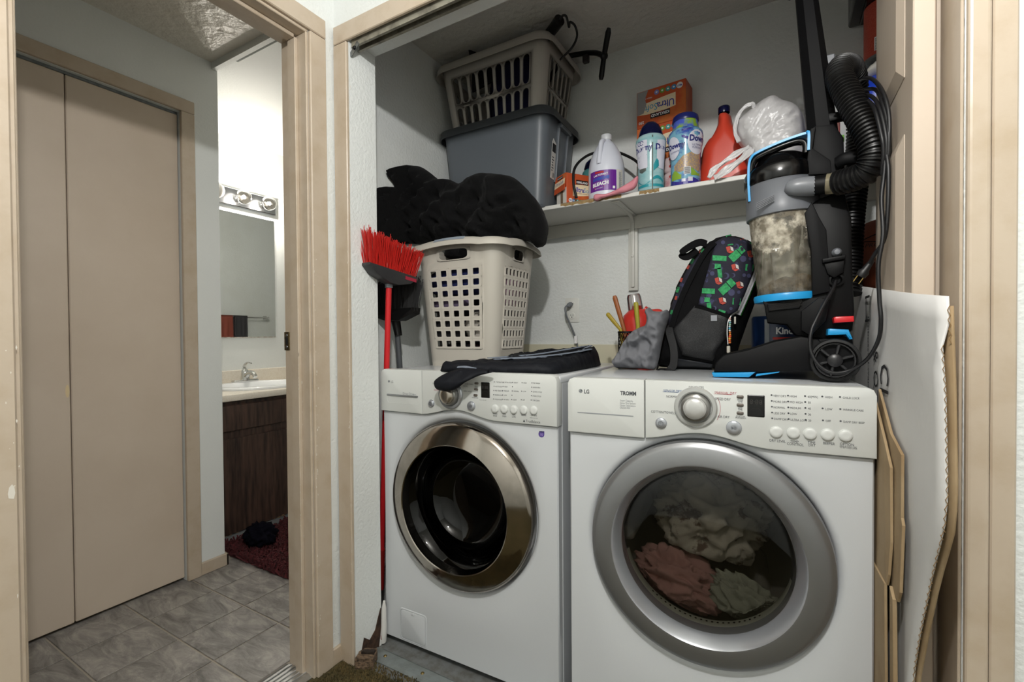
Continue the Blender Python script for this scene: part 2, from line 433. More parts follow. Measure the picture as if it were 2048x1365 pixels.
# folding door track under the header, with its pivot bracket
tr = thing('door_track', 'steel folding door track under the closet header', 'track', (-.47, 1.09, 2.078))
b = BM()
box(b, -1.215, .27, 1.072, 1.0735, 2.052, 2.078); box(b, -1.215, .27, 1.1055, 1.107, 2.052, 2.078); box(b, -1.215, .27, 1.072, 1.107, 2.0765, 2.078)
box(b, -1.215, .27, 1.0735, 1.081, 2.052, 2.0535); box(b, -1.215, .27, 1.098, 1.1055, 2.052, 2.0535)
obj('channel', b, M('painted track', '#9a9688', .5, .3, mott=(25, '#6b675d', .45, .7)), tr)
pb = thing('pivot_bracket', 'small steel pivot bracket at the corner of the closet header', 'bracket', (-1.19, 1.09, 2.04))
A = PY(716, 84, 1.0705); B_ = PY(700, 112, 1.0705); d_ = (B_-A)
b = BM(); prism(b, [(-.008, 0), (.008, 0), (.008, d_.length-.006), (.004, d_.length), (-.004, d_.length), (-.008, d_.length-.006)], 0, .002,
                lambda u, v, q: A+d_.normalized()*v+Vector((d_.z, 0, -d_.x)).normalized()*u+Vector((0, q, 0)))
obj('plate', b, steel, pb)
b = BM()
for t in (.42,): lathe(b, [(0, .006), (.004, .006), (.0065, .002), (.007, 0)], 12, frame(A+d_*t, (1, 0, 0), (0, 0, 1), (0, -1, 0)))
obj('bolt', b, black_p, pb)
# --- bath folding doors in their frame
for k, (y0, y1) in enumerate([(.6875, 1.062), (.306, .6845), (-.077, .303)]):
    b = BM(); box(b, -2.352, -2.322, y0, y1, .014, 2.094, .003, 1); struct('door_%d' % (k+1), b, beige_door_m)
b = BM(); box(b, -2.31, -2.292, 1.064, 1.120, 0, 2.108, .003, 1); struct('trim_12', b, beige_m)
b = BM(); box(b, -2.31, -2.292, -.1, 1.120, 2.109, 2.165, .003, 1); struct('trim_13', b, beige_m)
b = BM(); box(b, -2.348, -2.346, -.08, 1.064, 2.097, 2.108); box(b, -2.330, -2.328, -.08, 1.064, 2.097, 2.108); box(b, -2.346, -2.330, -.08, 1.064, 2.106, 2.108); struct('trim_14', b, steel)
# scuffs: a filler patch at the fold and a small dent
b = BM(); 
for (py, pz, ry, rz, s) in ((.676, .90, .006, .025, 1), ):
    disc2(b, lambda u, v: (-2.3212, u, v), py, pz, ry, 12, rz)
obj('filler_patch', b, M('cream filler', '#d9c49b', .6), bpy.data.objects['door_2'])
# --- panelled folding doors stored inside the closet on the right
def panel_door(name, x0, x1, y0, y1, face=-1):
    """edge-on door; raised panels on the face toward -x"""
    b = BM(); box(b, x0, x1, y0, y1, .02, 2.03, .002, 1); d = struct(name, b, beige_door_m)
    W = y1-y0; st = .062
    for (z0, z1) in ((.16, .80), (.93, 1.50), (1.615, 1.90)):
        b = BM()
        box(b, x0-.001, x0+.004, y0+st, y1-st, z0, z1)
        rim = [(y0+st, z0), (y1-st, z0), (y1-st, z1), (y0+st, z1)]
        inn = [(y0+st+.028, z0+.028), (y1-st-.028, z0+.028), (y1-st-.028, z1-.028), (y0+st+.028, z1-.028)]
        o_ = [b.verts.new((x0-.0012, *p)) for p in rim]; q = [b.verts.new((x0-.010, *p)) for p in inn]
        for i in range(4): b.faces.new((o_[i], q[i], q[(i+1) % 4], o_[(i+1) % 4]))
        b.faces.new(q)
        bmesh.ops.recalc_face_normals(b, faces=b.faces[:])
        obj('raised_panel', b, beige_door_m, d)
    return d
panel_door('door_4', .225, .2585, 1.150, 1.525)
panel_door('door_5', .2665, .300, 1.190, 1.565)
b = BM(); box(b, .271, .2755, 1.066, 1.179, 0, 2.077, .001, 1); struct('trim_16', b, beige_m)

# ================================================================== LIGHTS AS THINGS
def point(name, loc, watt, rad, col=(1, .985, .96)):
    l = bpy.data.lights.new(name, 'POINT'); l.energy = watt; l.shadow_soft_size = rad; l.color = col
    o = bpy.data.objects.new(name, l); COL.objects.link(o); o.location = loc; return o
def thin_glass(name, tint='#ffffff', rough=.05, gl=.12):
    m = bpy.data.materials.new(name); m.use_nodes = True; nt = m.node_tree; nt.nodes.clear()
    o = nt.nodes.new('ShaderNodeOutputMaterial'); mx = nt.nodes.new('ShaderNodeMixShader'); tr = nt.nodes.new('ShaderNodeBsdfTransparent'); g = nt.nodes.new('ShaderNodeBsdfGlossy')
    lw = nt.nodes.new('ShaderNodeLayerWeight'); lw.inputs[0].default_value = .25
    mp = nt.nodes.new('ShaderNodeMapRange'); mp.inputs[3].default_value = gl*.4; mp.inputs[4].default_value = min(1, gl*5)
    tr.inputs[0].default_value = lin(tint); g.inputs[0].default_value = (1, 1, 1, 1); g.inputs[1].default_value = rough
    nt.links.new(lw.outputs['Fresnel'], mp.inputs[0]); nt.links.new(mp.outputs[0], mx.inputs[0]); nt.links.new(tr.outputs[0], mx.inputs[1]); nt.links.new(g.outputs[0], mx.inputs[2]); nt.links.new(mx.outputs[0], o.inputs[0])
    return m
bulb_glass = thin_glass('clear bulb glass', '#fffaf2')
point('hall_lamp_offscreen', LAMP_POS, LAMP_W, .03)

# vanity light bar
lb = thing('vanity_light_bar', 'chrome light bar with round clear bulbs above the mirror', 'light', (-3.03, 1.6, 2.0))
b = BM(); box(b, -3.048, -3.015, 1.262, 1.985, 1.942, 2.052, .004, 1); obj('bar', b, M('chrome bar', '#c6c9cf', .14, 1.), lb)
for k in range(4):
    y = 1.887-.168*k; c = Vector((-2.945, y, 1.992))
    b = BM(); lathe(b, [(.020, 0), (.022, .004), (.018, .012), (.018, .038)], 16, frame((-3.015, y, 1.992), (0, 1, 0), (0, 0, 1), (1, 0, 0))); s_ = obj('socket', b, chrome, lb, smooth=40)
    b = BM(); lathe(b, [(.046*math.sin(a), .046*math.cos(a)) for a in [math.pi*j/14 for j in range(15)]], 20, Matrix.Translation(c)); bu = obj('bulb', b, bulb_glass if k < 2 else M('frosted unlit bulb', '#eceae6', .3), lb, smooth=180)
    if k < 2: p = point('bulb_light', c, BULB_W, .012, (1, .965, .92)); p.parent = bu      # the third bulb is dark in the photo, the fourth is hidden

# ================================================================== BATHROOM THINGS
# mirror
mr = thing('vanity_mirror', 'frameless wall mirror above the bathroom sink', 'mirror', (-3.049, 1.6, 1.10))
b = BM(); box(b, -3.0495, -3.0425, 1.255, 1.985, 1.100, 1.905, .001, 1); obj('glass', b, M('mirror silver', '#eef2f2', .02, 1.), mr)
b = BM(); box(b, -3.0497, -3.0415, 1.254, 1.986, 1.0965, 1.101); obj('worn_edge', b, M('worn mirror backing', '#8a6f60', .6, mott=(60, '#c9c4bc', .4, .6)), mr)
# vanity cabinet
wood_m = M('dark stained oak', '#4d382f', .5, mott=(9, '#1f1510', .36, .66, (1, 6, .55)), bump=(60, .2, 4, .002))
vc = thing('vanity_cabinet', 'dark oak bathroom vanity cabinet with one drawer front and a plain door', 'cabinet', (-2.78, 1.7, 0))
b = BM(); box(b, -2.553, -2.535, 1.24, 2.25, .10, .752); box(b, -3.045, -2.553, 1.24, 1.258, .10, .752); box(b, -3.045, -2.553, 2.232, 2.25, .10, .752); box(b, -3.045, -2.553, 1.258, 2.232, .10, .118); obj('body', b, wood_m, vc)
b = BM(); box(b, -2.545, -2.530, 1.24, 2.25, 0, .0995); obj('toe_kick', b, M('grey toe kick', '#7d7f80', .6), vc)
b = BM(); box(b, -2.535, -2.518, 1.25, 1.712, .048, .556, .002, 1); obj('door', b, wood_m, vc)
b = BM(); box(b, -2.535, -2.518, 1.25, 1.712, .598, .735, .002, 1); obj('drawer', b, wood_m, vc)
b = BM(); box(b, -2.535, -2.518, 1.722, 2.24, .045, .562, .002, 1); obj('door', b, wood_m, vc)
b = BM(); rr = random.Random(4)
for k in range(16):
    y = rr.uniform(1.27, 1.70); poly2(b, lambda u, v: (-2.5175, u, v), [(y, .046), (y+rr.uniform(.004, .018), .046), (y+.006, .046+rr.uniform(.003, .010))])
obj('chipped_edge', b, M('raw wood', '#a98d6c', .8), vc, kind='stuff')
def holed_slab(b, x0, x1, y0, y1, z0, z1, cx, cy, rx, ry, n=48, nose=.012):
    A = sorted([2*math.pi*k/n for k in range(n)]+[math.atan2(y-cy, x-cx) % (2*math.pi) for x in (x0, x1) for y in (y0, y1)])
    def edge(a, g):
        c, s = math.cos(a), math.sin(a); r = 9
        if abs(c) > 1e-9: r = min(r, ((x1-g if c > 0 else x0+g)-cx)/c)
        if abs(s) > 1e-9: r = min(r, ((y1-g if s > 0 else y0+g)-cy)/s)
        return cx+r*c, cy+r*s
    R = []
    for kind, z in (('i', z0), ('i', z1), (nose, z1), (nose*.3, z1-nose*.3), (0, z1-nose), (0, z0+nose), (nose*.3, z0+nose*.3), (nose, z0), ('i', z0)):
        R.append([b.verts.new((cx+rx*math.cos(a), cy+ry*math.sin(a), z) if kind == 'i' else (*edge(a, kind), z)) for a in A])
    for P, Q in zip(R, R[1:]):
        for k in range(len(A)): b.faces.new((P[k], P[(k+1) % len(A)], Q[(k+1) % len(A)], Q[k]))
    bmesh.ops.remove_doubles(b, verts=b.verts[:], dist=1e-6); bmesh.ops.recalc_face_normals(b, faces=b.faces[:])
b = BM(); holed_slab(b, -3.05, -2.49, 1.232, 2.27, .758, .797, -2.745, 1.70, .205, .262); ct = tag(obj('countertop', b, M('cream laminate', '#e8e1d4', .3, mott=(120, '#ddd3c2', .45, .7)), smooth=40), 'cream speckled laminate bathroom countertop with backsplash', 'countertop')
b = BM(); box(b, -3.05, -3.03, 1.232, 2.27, .797, .885, .004, 2); obj('backsplash', b, MATS['cream laminate'], ct)
# sink: oval drop-in with a scalloped rim
porc = M('white porcelain', '#eef0f1', .12, coat=.5)
b = BM(); SX, SY, SZ = -2.745, 1.70, .797
ring_prof = [(1.0, .0), (1.02, .008), (.985, .016), (.90, .018), (.86, .012), (.80, -.02), (.66, -.09), (.35, -.13), (.08, -.135)]
n = 48; R_ = []
for s, h in ring_prof:
    R_.append([b.verts.new((SX+.215*s*math.cos(q)*(1+(.012*math.cos(24*q) if s > .95 else 0)), SY+.275*s*math.sin(q)*(1+(.012*math.cos(24*q) if s > .95 else 0)), SZ+h)) for q in [2*math.pi*k/n for k in range(n)]])
for A, B in zip(R_, R_[1:]):
    for k in range(n): b.faces.new((A[k], A[(k+1) % n], B[(k+1) % n], B[k]))
b.faces.new(R_[-1][::-1]); bmesh.ops.recalc_face_normals(b, faces=b.faces[:])
sk = thing('sink', 'white oval bathroom sink with a scalloped rim', 'sink', (SX, SY, SZ)); obj('basin', b, porc, sk, smooth=180)
b = BM(); box(b, -3.0, -2.93, 1.55, 1.85, .797, .812, .006, 2); obj('faucet_deck', b, porc, sk, smooth=40)
# faucet
fx, fy, fz = -2.955, 1.715, .812
fa = thing('faucet', 'chrome single lever faucet behind the sink', 'faucet', (fx, fy, fz))
b = BM(); vs = box(b, fx-.024, fx+.024, fy-.078, fy+.078, fz, fz+.016, .0075, 3); obj('base_plate', b, chrome, fa, smooth=60)
b = BM(); lathe(b, [(.028, 0), (.025, .02), (.022, .045), (.020, .062), (.012, .070), (0, .071)], 20, Matrix.Translation((fx, fy, fz+.012))); obj('body', b, chrome, fa, smooth=60)
b = BM(); tube(b, spline([(fx+.01, fy, fz+.035), (fx+.05, fy, fz+.060), (fx+.095, fy, fz+.055), (fx+.112, fy, fz+.035)]), [.017, .017, .017, .0165, .0165, .016, .016, .0155, .015, .015, .015, .0145, .014, .014, .014, .0135, .013, .013, .013, .013, .013, .013, .013, .013, .013][:25], 12); obj('spout', b, chrome, fa, smooth=60)
b = BM(); tube(b, spline([(fx-.004, fy, fz+.075), (fx-.002, fy, fz+.105), (fx+.03, fy, fz+.125), (fx+.07, fy, fz+.121)]), [.013-.0003*k for k in range(25)], 10, flat=(.6, Vector((0, 0, 1)))); obj('lever', b, chrome, fa, smooth=60)
# rug
rug_m = M('dark red shag', '#5d2226', .95, mott=(60, '#33171a', .35, .7))
rg = thing('shag_rug', 'dark red shag bath rug in front of the vanity', 'rug', (-2.2, 1.6, 0))
b = BM(); box(b, -2.49, -1.62, 1.292, 1.92, 0, .012, .005, 2); obj('backing', b, rug_m, rg)
def pile(b, n, x0, x1, y0, y1, z, h, wd, lean, seed):
    r = random.Random(seed)
    for k in range(n):
        x, y = r.uniform(x0, x1), r.uniform(y0, y1); a = r.uniform(0, 6.28); dx, dy = lean*r.gauss(0, 1), lean*r.gauss(0, 1); hh = h*r.uniform(.6, 1.15)
        c, s = math.cos(a)*wd, math.sin(a)*wd
        p = [b.verts.new((x+c, y+s, z)), b.verts.new((x-c*.5-s*.87, y-s*.5+c*.87, z)), b.verts.new((x-c*.5+s*.87, y-s*.5-c*.87, z))]
        q = [b.verts.new((v.co.x+dx, v.co.y+dy, z+hh)) for v in p]
        for i in range(3): b.faces.new((p[i], p[(i+1) % 3], q[(i+1) % 3], q[i]))
        b.faces.new(q)
b = BM(); pile(b, 6500, -2.492, -1.62, 1.285, 1.92, .008, .034, .0048, .012, 2); obj('shag', b, [rug_m], rg, kind='stuff')
b = BM(); r_ = random.Random(8)
pile(b, 9000, -1.27, -.45, .70, 1.105, -.002, .011, .0016, .003, 4)
cp = obj('carpet_pile', b, M('carpet tuft', '#6b5a34', .95, mott=(22, '#3f3a22', .35, .65)), kind='stuff'); tag(cp, 'olive brown carpet pile on the hall floor before the washer', 'carpet'); 
# dark cloth on the rug
def heap(b, cx, cy, z0, rx, ry, h, seed, sub=4, amp=.35, s=9., flat=.0, rot=0.):
    g = bmesh.ops.create_icosphere(b, subdivisions=sub, radius=1.)
    for v in g['verts']:
        p = v.co.copy(); d = p.normalized()
        e = Vector((d.x*math.cos(seed)-d.z*math.sin(seed), d.y, (d.x*math.sin(seed)+d.z*math.cos(seed))*.55))      # folds run one way
        q = 1+amp*(.9*(.5-abs(noise.noise(e*2.6+Vector((seed, 0, 0)))*2))+.5*noise.noise(d*1.6+Vector((seed, 3, 0)))+.45*(.5-abs(noise.noise(e*s*.6+Vector((0, seed, 0)))*2)))
        x, y = p.x*rx*q, p.y*ry*q
        v.co = Vector((cx+x*math.cos(rot)-y*math.sin(rot), cy+x*math.sin(rot)+y*math.cos(rot), max(z0, z0+h*.45+p.z*h*.55*q)))
    return g['verts']
b = BM(); heap(b, -2.31, 1.405, .034, .085, .062, .10, 3.3, 4, .45); tag(obj('crumpled_cloth', b, M('navy black cloth', '#0b0a14', .95, spec=.1, bump=(400, .2)), smooth=180), 'crumpled dark navy cloth dropped on the red rug', 'cloth')
# towel bar with towels on the wall facing the mirror
tb = thing('towel_bar', 'chrome towel bar on the bathroom wall seen in the mirror', 'towel bar', (-1.52, 2.6, 1.29))
b = BM(); tube(b, [(-1.58, 2.22, 1.292), (-1.58, 2.86, 1.292)], .007, 10); obj('rod', b, chrome, tb)
for y in (2.22, 2.86):
    b = BM(); box(b, -1.588, -1.52, y-.008, y+.008, 1.284, 1.302, .003, 1); box(b, -1.527, -1.52, y-.02, y+.02, 1.272, 1.314, .003, 1); obj('bracket', b, chrome, tb)
def towel(y0, y1, zb, col, lbl, seed, top=1.302):
    b = BM(); n = 14; m_ = 16
    for side, x in ((0, -1.592), (1, -1.568)):
        g = [[b.verts.new((x+(.006*NZ(j*.5, i*.15, seed)+.004*math.sin(j*1.3+seed))*min(1, i/3)*(-1 if side == 0 else .3), y0+(y1-y0)*j/n, top+.004-(top-zb)*i/m_)) for j in range(n+1)] for i in range(m_+1)]
        for i in range(m_):
            for j in range(n): b.faces.new((g[i][j], g[i][j+1], g[i+1][j+1], g[i+1][j]))
        if side == 0: first = g
        else:
            for j in range(n): b.faces.new((first[0][j], first[0][j+1], g[0][j+1], g[0][j]))
    tag(obj('towel', b, M(lbl, col, .95, bump=(500, .4)), smooth=180, mods=[('SOLIDIFY', dict(thickness=.006, offset=0))]), lbl, 'towel')
towel(2.515, 2.640, 1.02, '#3e3d40', 'charcoal towel hanging on the bar seen in the mirror', 1)
towel(2.33, 2.50, .98, '#8f4a3c', 'rust red towel hanging on the bar seen in the mirror', 2)
# --- metal thresholds
th = thing('threshold_strip', 'ribbed aluminium threshold strip under the bathroom doorway', 'threshold', (-1.36, .63, 0))
alu = M('ribbed aluminium', '#c3c4c4', .3, .9)
b = BM(); prism(b, [(-1.425, .0), (-1.425, .003), (-1.41, .008), (-1.312, .010), (-1.296, .003), (-1.296, 0)], .307, .953, lambda u, v, q: (u, q, v)); obj('plate', b, alu, th)
for k in range(5):
    x = -1.40+.018*k; b = BM(); box(b, x-.004, x+.004, .307, .953, .0085, .0125, .001, 1); obj('rib', b, alu, th)
b = BM(); lathe(b, [(0, .0035), (.004, .0025), (.0055, 0)], 12, Matrix.Translation((-1.345, .845, .0095))); obj('screw', b, steel, th)
st = thing('carpet_edge_strip', 'dull metal strip along the closet floor edge in front of the washer', 'threshold', (-.7, 1.13, 0))
b = BM(); prism(b, [(1.108, .0), (1.108, .003), (1.122, .006), (1.158, .006), (1.168, 0)], -1.225, .27, lambda u, v, q: (q, u, v)); obj('strip', b, M('dull zinc', '#8f9696', .45, .5, mott=(18, '#777b77', .4, .7)), st)
for x in (-1.16, -.995, -.83, -.665):
    b = BM(); lathe(b, [(0, .004), (.004, .003), (.0065, 0)], 12, Matrix.Translation((x, 1.138, .006))); obj('screw', b, M('brass screw', '#7d6c45', .45, .8), st)

# ================================================================== WASHER AND DRYER
def machine(kind):
    wash = kind == 'washer'
    W, D, HT, ZP = .68, .68, .983, .833
    ox, oy, rz = (-1.226, 1.206, .02) if wash else (-.497, 1.181, .06)
    t = thing('washing_machine' if wash else 'clothes_dryer',
              'white front-load washing machine with a chrome ringed door, beside the brooms' if wash else 'white front-load dryer with a wide silver door ring and clothes inside',
              'washer' if wash else 'dryer', (ox, oy, 0), rz)
    MW = WORLD[t.name]; MI = MW.inverted()
    def L(px, py, yl=-.0125):                       # photo pixel -> (x, z) on the machine's front plane
        o = MI @ CAMPOS; d = MI.to_3x3() @ ray(px, py); q = o+d*((yl-o.y)/d.y); return q.x, q.z
    P = lambda name, b, m, par=t, **k: obj(name, b, m, par, local=True, **k)
    sub = lambda name, b, m, par, **k: subobj(name, b, m, par, **k)
    def subobj(name, b, m, par, **k):
        return obj(name, b, m, par, local=True, **k)
    XC, ZC, RR = (.328 if wash else .340), (.545 if wash else .566), (.290 if wash else .286)
    # cabinet shell, open at the front
    b = BM()
    box(b, 0, .018, .028, D, .02, HT-.006, .004, 2); box(b, W-.018, W, .028, D, .02, HT-.006, .004, 2)
    box(b, .001, W-.001, D-.02, D, .02, HT-.01); box(b, .001, W-.001, .03, D-.001, .02, .04)
    P('cabinet', b, app_side if False else white_app)
    b = BM(); box(b, -.001, W+.001, .012, D, HT-.03, HT-.004, .008, 3); P('top', b, white_app, smooth=40)
    for x in (.05, W-.05):
        for y in (.08, D-.06): b = BM(); lathe(b, [(0, 0), (.022, 0), (.022, .012), (.01, .013), (.01, .03)], 14, Matrix.Translation((x, y, 0))); P('foot', b, black_r)
    # front panel with the round recess
    bump = lambda x: .024*(.5+.5*math.cos(math.pi*max(-1, min(1, (x-XC)/.15))))
    b = BM(); N = 96; ang = sorted([2*math.pi*k/N for k in range(N)] + [math.atan2(z-ZC, x-XC) % (2*math.pi) for x, z in ((.002, .022), (W-.002, .022), (.002, ZP), (W-.002, ZP))])
    def outer(a):
        c, s = math.cos(a), math.sin(a); best = 9
        if c > 1e-9: best = min(best, (W-.002-XC)/c)
        if c < -1e-9: best = min(best, (.002-XC)/c)
        if s < -1e-9: best = min(best, (.022-ZC)/s)
        if s > 1e-9:
            r = (ZP-ZC)/s
            for _ in range(20): r = (ZP+bump(XC+r*c)-ZC)/s
            best = min(best, r)
        return best
    prof = [(None, .03), (None, .004), ('e', 0.), (.5, .0), (RR+.006, 0.), (RR, .002), (RR-.006, .006), (RR-.010, .012), (RR-.013, .022), (RR-.015, .034), (RR-.05, .036), (RR-.05, .05)]
    rings = []
    for r_, y in prof:
        ring = []
        for a in ang:
            ro = outer(a)
            if r_ is None: r = ro
            elif r_ == 'e': r = ro-.004
            elif r_ == .5: r = (ro+RR)/2
            else: r = min(r_, ro-.004)
            ring.append(b.verts.new((XC+r*math.cos(a), y, ZC+r*math.sin(a))))
        rings.append(ring)
    for A, B in zip(rings, rings[1:]):
        for k in range(len(ang)): b.faces.new((A[k], A[(k+1) % len(ang)], B[(k+1) % len(ang)], B[k]))
    bmesh.ops.recalc_face_normals(b, faces=b.faces[:])
    P('front_panel', b, white_app, smooth=35)
    # door
    FR = frame((XC, 0, ZC), (1, 0, 0), (0, 0, 1), (0, -1, 0))      # lathe axis points out of the machine
    door_b = BM()
    if wash:
        lathe(door_b, [(.262, -.034), (.271, -.02), (.273, .012), (.268, .020), (.262, .024), (.240, .034), (.215, .043), (.206, .046), (.203, .044)], 96, FR)
        dr = P('door', door_b, brushed, smooth=30)
        b = BM(); lathe(b, [(.203, .044), (.200, .03), (.193, -.005), (.185, -.03), (.182, -.034)], 96, FR); sub('inner_lip', b, M('dark chrome lip', '#6f6b66', .1, 1.), dr, smooth=60)
        b = BM(); lathe(b, [(.197, .016), (.185, .004), (.17, -.05), (.150, -.09), (.09, -.105), (0, -.110)], 64, FR); sub('glass_bowl', b, thin_glass('smoked door glass', '#4f4d4a', .03, .06), dr, smooth=180)
    else:
        lathe(door_b, [(.258, -.034), (.271, -.02), (.274, .004), (.271, .015), (.264, .021), (.258, .0235), (.221, .031), (.217, .0305)], 96, FR)
        dr = P('door', door_b, silver, smooth=22)
        b = BM(); lathe(b, [(.217, .0305), (.213, .026), (.201, .002), (.197, -.006), (.195, -.03)], 96, FR); sub('inner_lip', b, silver2, dr, smooth=60)
        b = BM(); lathe(b, [(.1975, -.004), (.18, .004), (.14, .011), (.08, .016), (0, .018)], 64, FR); sub('glass', b, thin_glass('tinted dryer glass', '#aaa8a3', .02, .06), dr, smooth=180)
        x, z = L(1580, 1240, -.01); b = BM(); lathe(b, [(0, .008), (.005, .0075), (.009, .004), (.0105, 0)], 16, frame((x, -.004, z), (1, 0, 0), (0, 0, 1), (0, -1, 0))); sub('latch_pin', b, chrome, dr, smooth=60)
    # drum
    b = BM(); R2 = .235
    lathe(b, [(.200 if not wash else .186, -.034), (.215, -.05), (.232, -.07), (R2, -.11), (R2, -.46), (R2-.02, -.49), (0, -.50)], 64, FR)
    for f in b.faces: f.normal_flip()
    du = P('drum', b, M('steel drum', '#4b4a49', .32, .9) if wash else M('enamel drum', '#8d8b84', .4), smooth=40)
    for k in range(3):
        b = BM(); a = k*2.094+(.5 if wash else 1.2); c, s = math.cos(a), math.sin(a)
        box(b, -.022, .022, .10, .44, 0, .045, .014, 2, mtx=frame((XC+(R2-.046)*c, 0, ZC+(R2-.046)*s), (-s, 0, c), (0, 1, 0), (c, 0, s)))
        sub('drum_paddle', b, M('drum paddle', '#5c5a58', .4, .5) if wash else MATS['enamel drum'], du, smooth=60)
    if wash:
        b = BM()
        for i in range(28):
            for j in range(7):
                a = 2*math.pi*i/28+.5*(j % 2)*2*math.pi/28; y = .16+.045*j
                lathe(b, [(0, 0), (.003, 0)], 6, frame((XC+(R2-.001)*math.cos(a), y, ZC+(R2-.001)*math.sin(a)), (-math.sin(a), 0, math.cos(a)), (0, 1, 0), (-math.cos(a), 0, -math.sin(a))))
        obj('drum_hole_shade', b, dark_m, du, local=True, kind='stuff')
        b = BM(); lathe(b, [(.230, -.036), (.212, -.05), (.206, -.075), (.222, -.10), (.232, -.105)], 64, FR); P('door_seal', b, M('grey rubber seal', '#3c3d3e', .6), smooth=180)
    else:
        b = BM(); lathe(b, [(.218, -.034), (.200, -.04), (.196, -.06), (.206, -.075)], 48, FR, a0=math.pi*1.08, a1=math.pi*1.92)
        for f in b.faces: f.normal_flip()
        P('lint_filter_housing', b, M('sage grey plastic', '#a9aba0', .45), smooth=180)
        b = BM()
        for k in range(22):
            a = math.pi*(1.28+.44*k/21); lathe(b, [(0, 0), (.0028, 0), (.0028, .001)], 4, frame((XC+.197*math.cos(a), .052, ZC+.197*math.sin(a)), (-math.sin(a), 0, math.cos(a)), (0, 1, 0), (-math.cos(a), 0, -math.sin(a))))
        obj('lint_slot_shade', b, dark_m, bpy.data.objects['lint_filter_housing'], local=True, kind='stuff')
    # control panel
    seam = L(843 if wash else 1289, 800)[0]
    YF = -.011
    def panel(name, x0, x1, mat):
        n = 28; lo = [(x0+(x1-x0)*k/n, ZP+.0015+bump(x0+(x1-x0)*k/n)) for k in range(n+1)]
        rr = .016 if True else 0
        top = []
        if x1 > W-.01: top += [(x1, HT-.016), (x1-.005, HT-.005), (x1-.016, HT)]
        else: top += [(x1, HT)]
        if x0 < .01: top += [(x0+.016, HT), (x0+.005, HT-.005), (x0, HT-.016)]
        else: top += [(x0, HT)]
        b = BM(); prism(b, lo+top, YF, .032, lambda u, v, q: (u, q+max(0, (v-HT+.03))*.0, v), .0035)
        return P(name, b, mat, smooth=35)
    dp = panel('detergent_drawer' if wash else 'blank_panel', .0, seam-.0012, white_pan)
    cp_ = panel('control_panel', seam+.0012, W, white_pan)
    mp = lambda u, v: (u, YF-.0006, v)
    def put(lst, px, py, s, size, al='L', **k):
        k.setdefault('xs', .82)
        x, z = L(px, py); text(lst, s, size, lambda u, v: mp(x+u, z+v-size*.36), align=al, **k)
    # knob
    kx, kz = L(*((901, 790) if wash else (1391, 815)))
    KF = frame((kx, YF, kz), (1, 0, 0), (0, 0, 1), (0, -1, 0)); kr = .047 if wash else .049
    b = BM(); lathe(b, [(kr, 0), (kr, .004), (kr-.003, .007), (kr-.010, .0075), (kr-.013, .005)], 48, KF); kn = P('dial', b, M('clear ring plastic', '#c2c3c1', .18, .5) if not wash else silver2, cp_, smooth=40)
    b = BM(); lathe(b, [(.0345, 0), (.0335, .012), (.031, .020), (.027, .0225), (.024, .0215)], 48, KF); sub('dial_collar', b, M('satin dial', '#9c9b98', .28, .8), cp_, smooth=40)
    b = BM(); lathe(b, [(.0262, .020), (.0255, .028), (.022, .0315), (.012, .0335), (0, .034)], 40, KF); sub('dial_cap', b, M('dial cap', '#cfcfcd', .25, .5) if not wash else M('brushed cap', '#b9b1a6', .22, .9), cp_, smooth=60)
    def button(px, py, r, mat, dep=.006, name='button'):
        x, z = L(px, py); F_ = frame((x, YF, z), (1, 0, 0), (0, 0, 1), (0, -1, 0))
        b = BM(); lathe(b, [(r+.0015, 0), (r+.0012, .0015), (r, .0016), (r, dep*.7), (r*.8, dep), (r*.4, dep*.97), (0, dep*.95)], 24, F_); return sub(name, b, mat, cp_, smooth=50), x, z
    S = (lambda a, b_: (690+a*.2637, 690+b_*.2637)) if wash else (lambda a, b_: (1120+a*.3223, 720+b_*.3223))
    btn = [(1137, 486), (1207, 489), (1280, 493), (1355, 496), (1431, 499)] if wash else [(1341, 450), (1448, 455), (1552, 461), (1660, 466), (1772, 472)]
    for q in btn: button(*S(*q), .0118, white_pan)
    (q1, q2, r1, r2) = ((653, 446), (956, 466), .0115, .014) if wash else ((627, 394), (1079, 423), .0125, .0155)
    o, x, z = button(*S(*q1), r1, silver2, name='power_button')
    lt = BM(); m2 = lambda u, v: (u, YF-.0070, v)
    for k in range(24):
        a, c = 2*math.pi*k/24, 2*math.pi*(k+1)/24
        poly2(lt, m2, [(x+.005*math.cos(a), z+.005*math.sin(a)), (x+.006*math.cos(a), z+.006*math.sin(a)), (x+.006*math.cos(c), z+.006*math.sin(c)), (x+.005*math.cos(c), z+.005*math.sin(c))])
    rect2(lt, m2, x-.0005, x+.0005, z-.003, z+.003)
    o, x, z = button(*S(*q2), r2, silver2, name='start_button')
    poly2(lt, m2, [(x-.005, z-.004), (x, z), (x-.005, z+.004)]); rect2(lt, m2, x+.001, x+.0023, z-.004, z+.004); rect2(lt, m2, x+.0037, x+.005, z-.004, z+.004)
    sub('button_symbol', lt, text_d, cp_, kind='stuff')
    # display and three small slots
    x0, z0 = L(*S(*((1028, 282) if wash else (1160, 215)))); x1, z1 = L(*S(*((1098, 408) if wash else (1273, 362))))
    b = BM(); box(b, x0, x1, YF-.0012, YF+.004, z1, z0, .003, 2); sub('display', b, black_g, cp_)
    b = BM(); md = lambda u, v: (u, YF-.0015, v); text(b, '8:88', (x1-x0)*.42, lambda u, v: md((x0+x1)/2+u, z0-(z0-z1)*.42+v), align='C')
    for k in range(11): a = math.pi*(.15+.7*k/10); rect2(b, md, (x0+x1)/2+.011*math.cos(a)-.0005, (x0+x1)/2+.011*math.cos(a)+.0005, z1+.012+.009*math.sin(a), z1+.013+.009*math.sin(a))
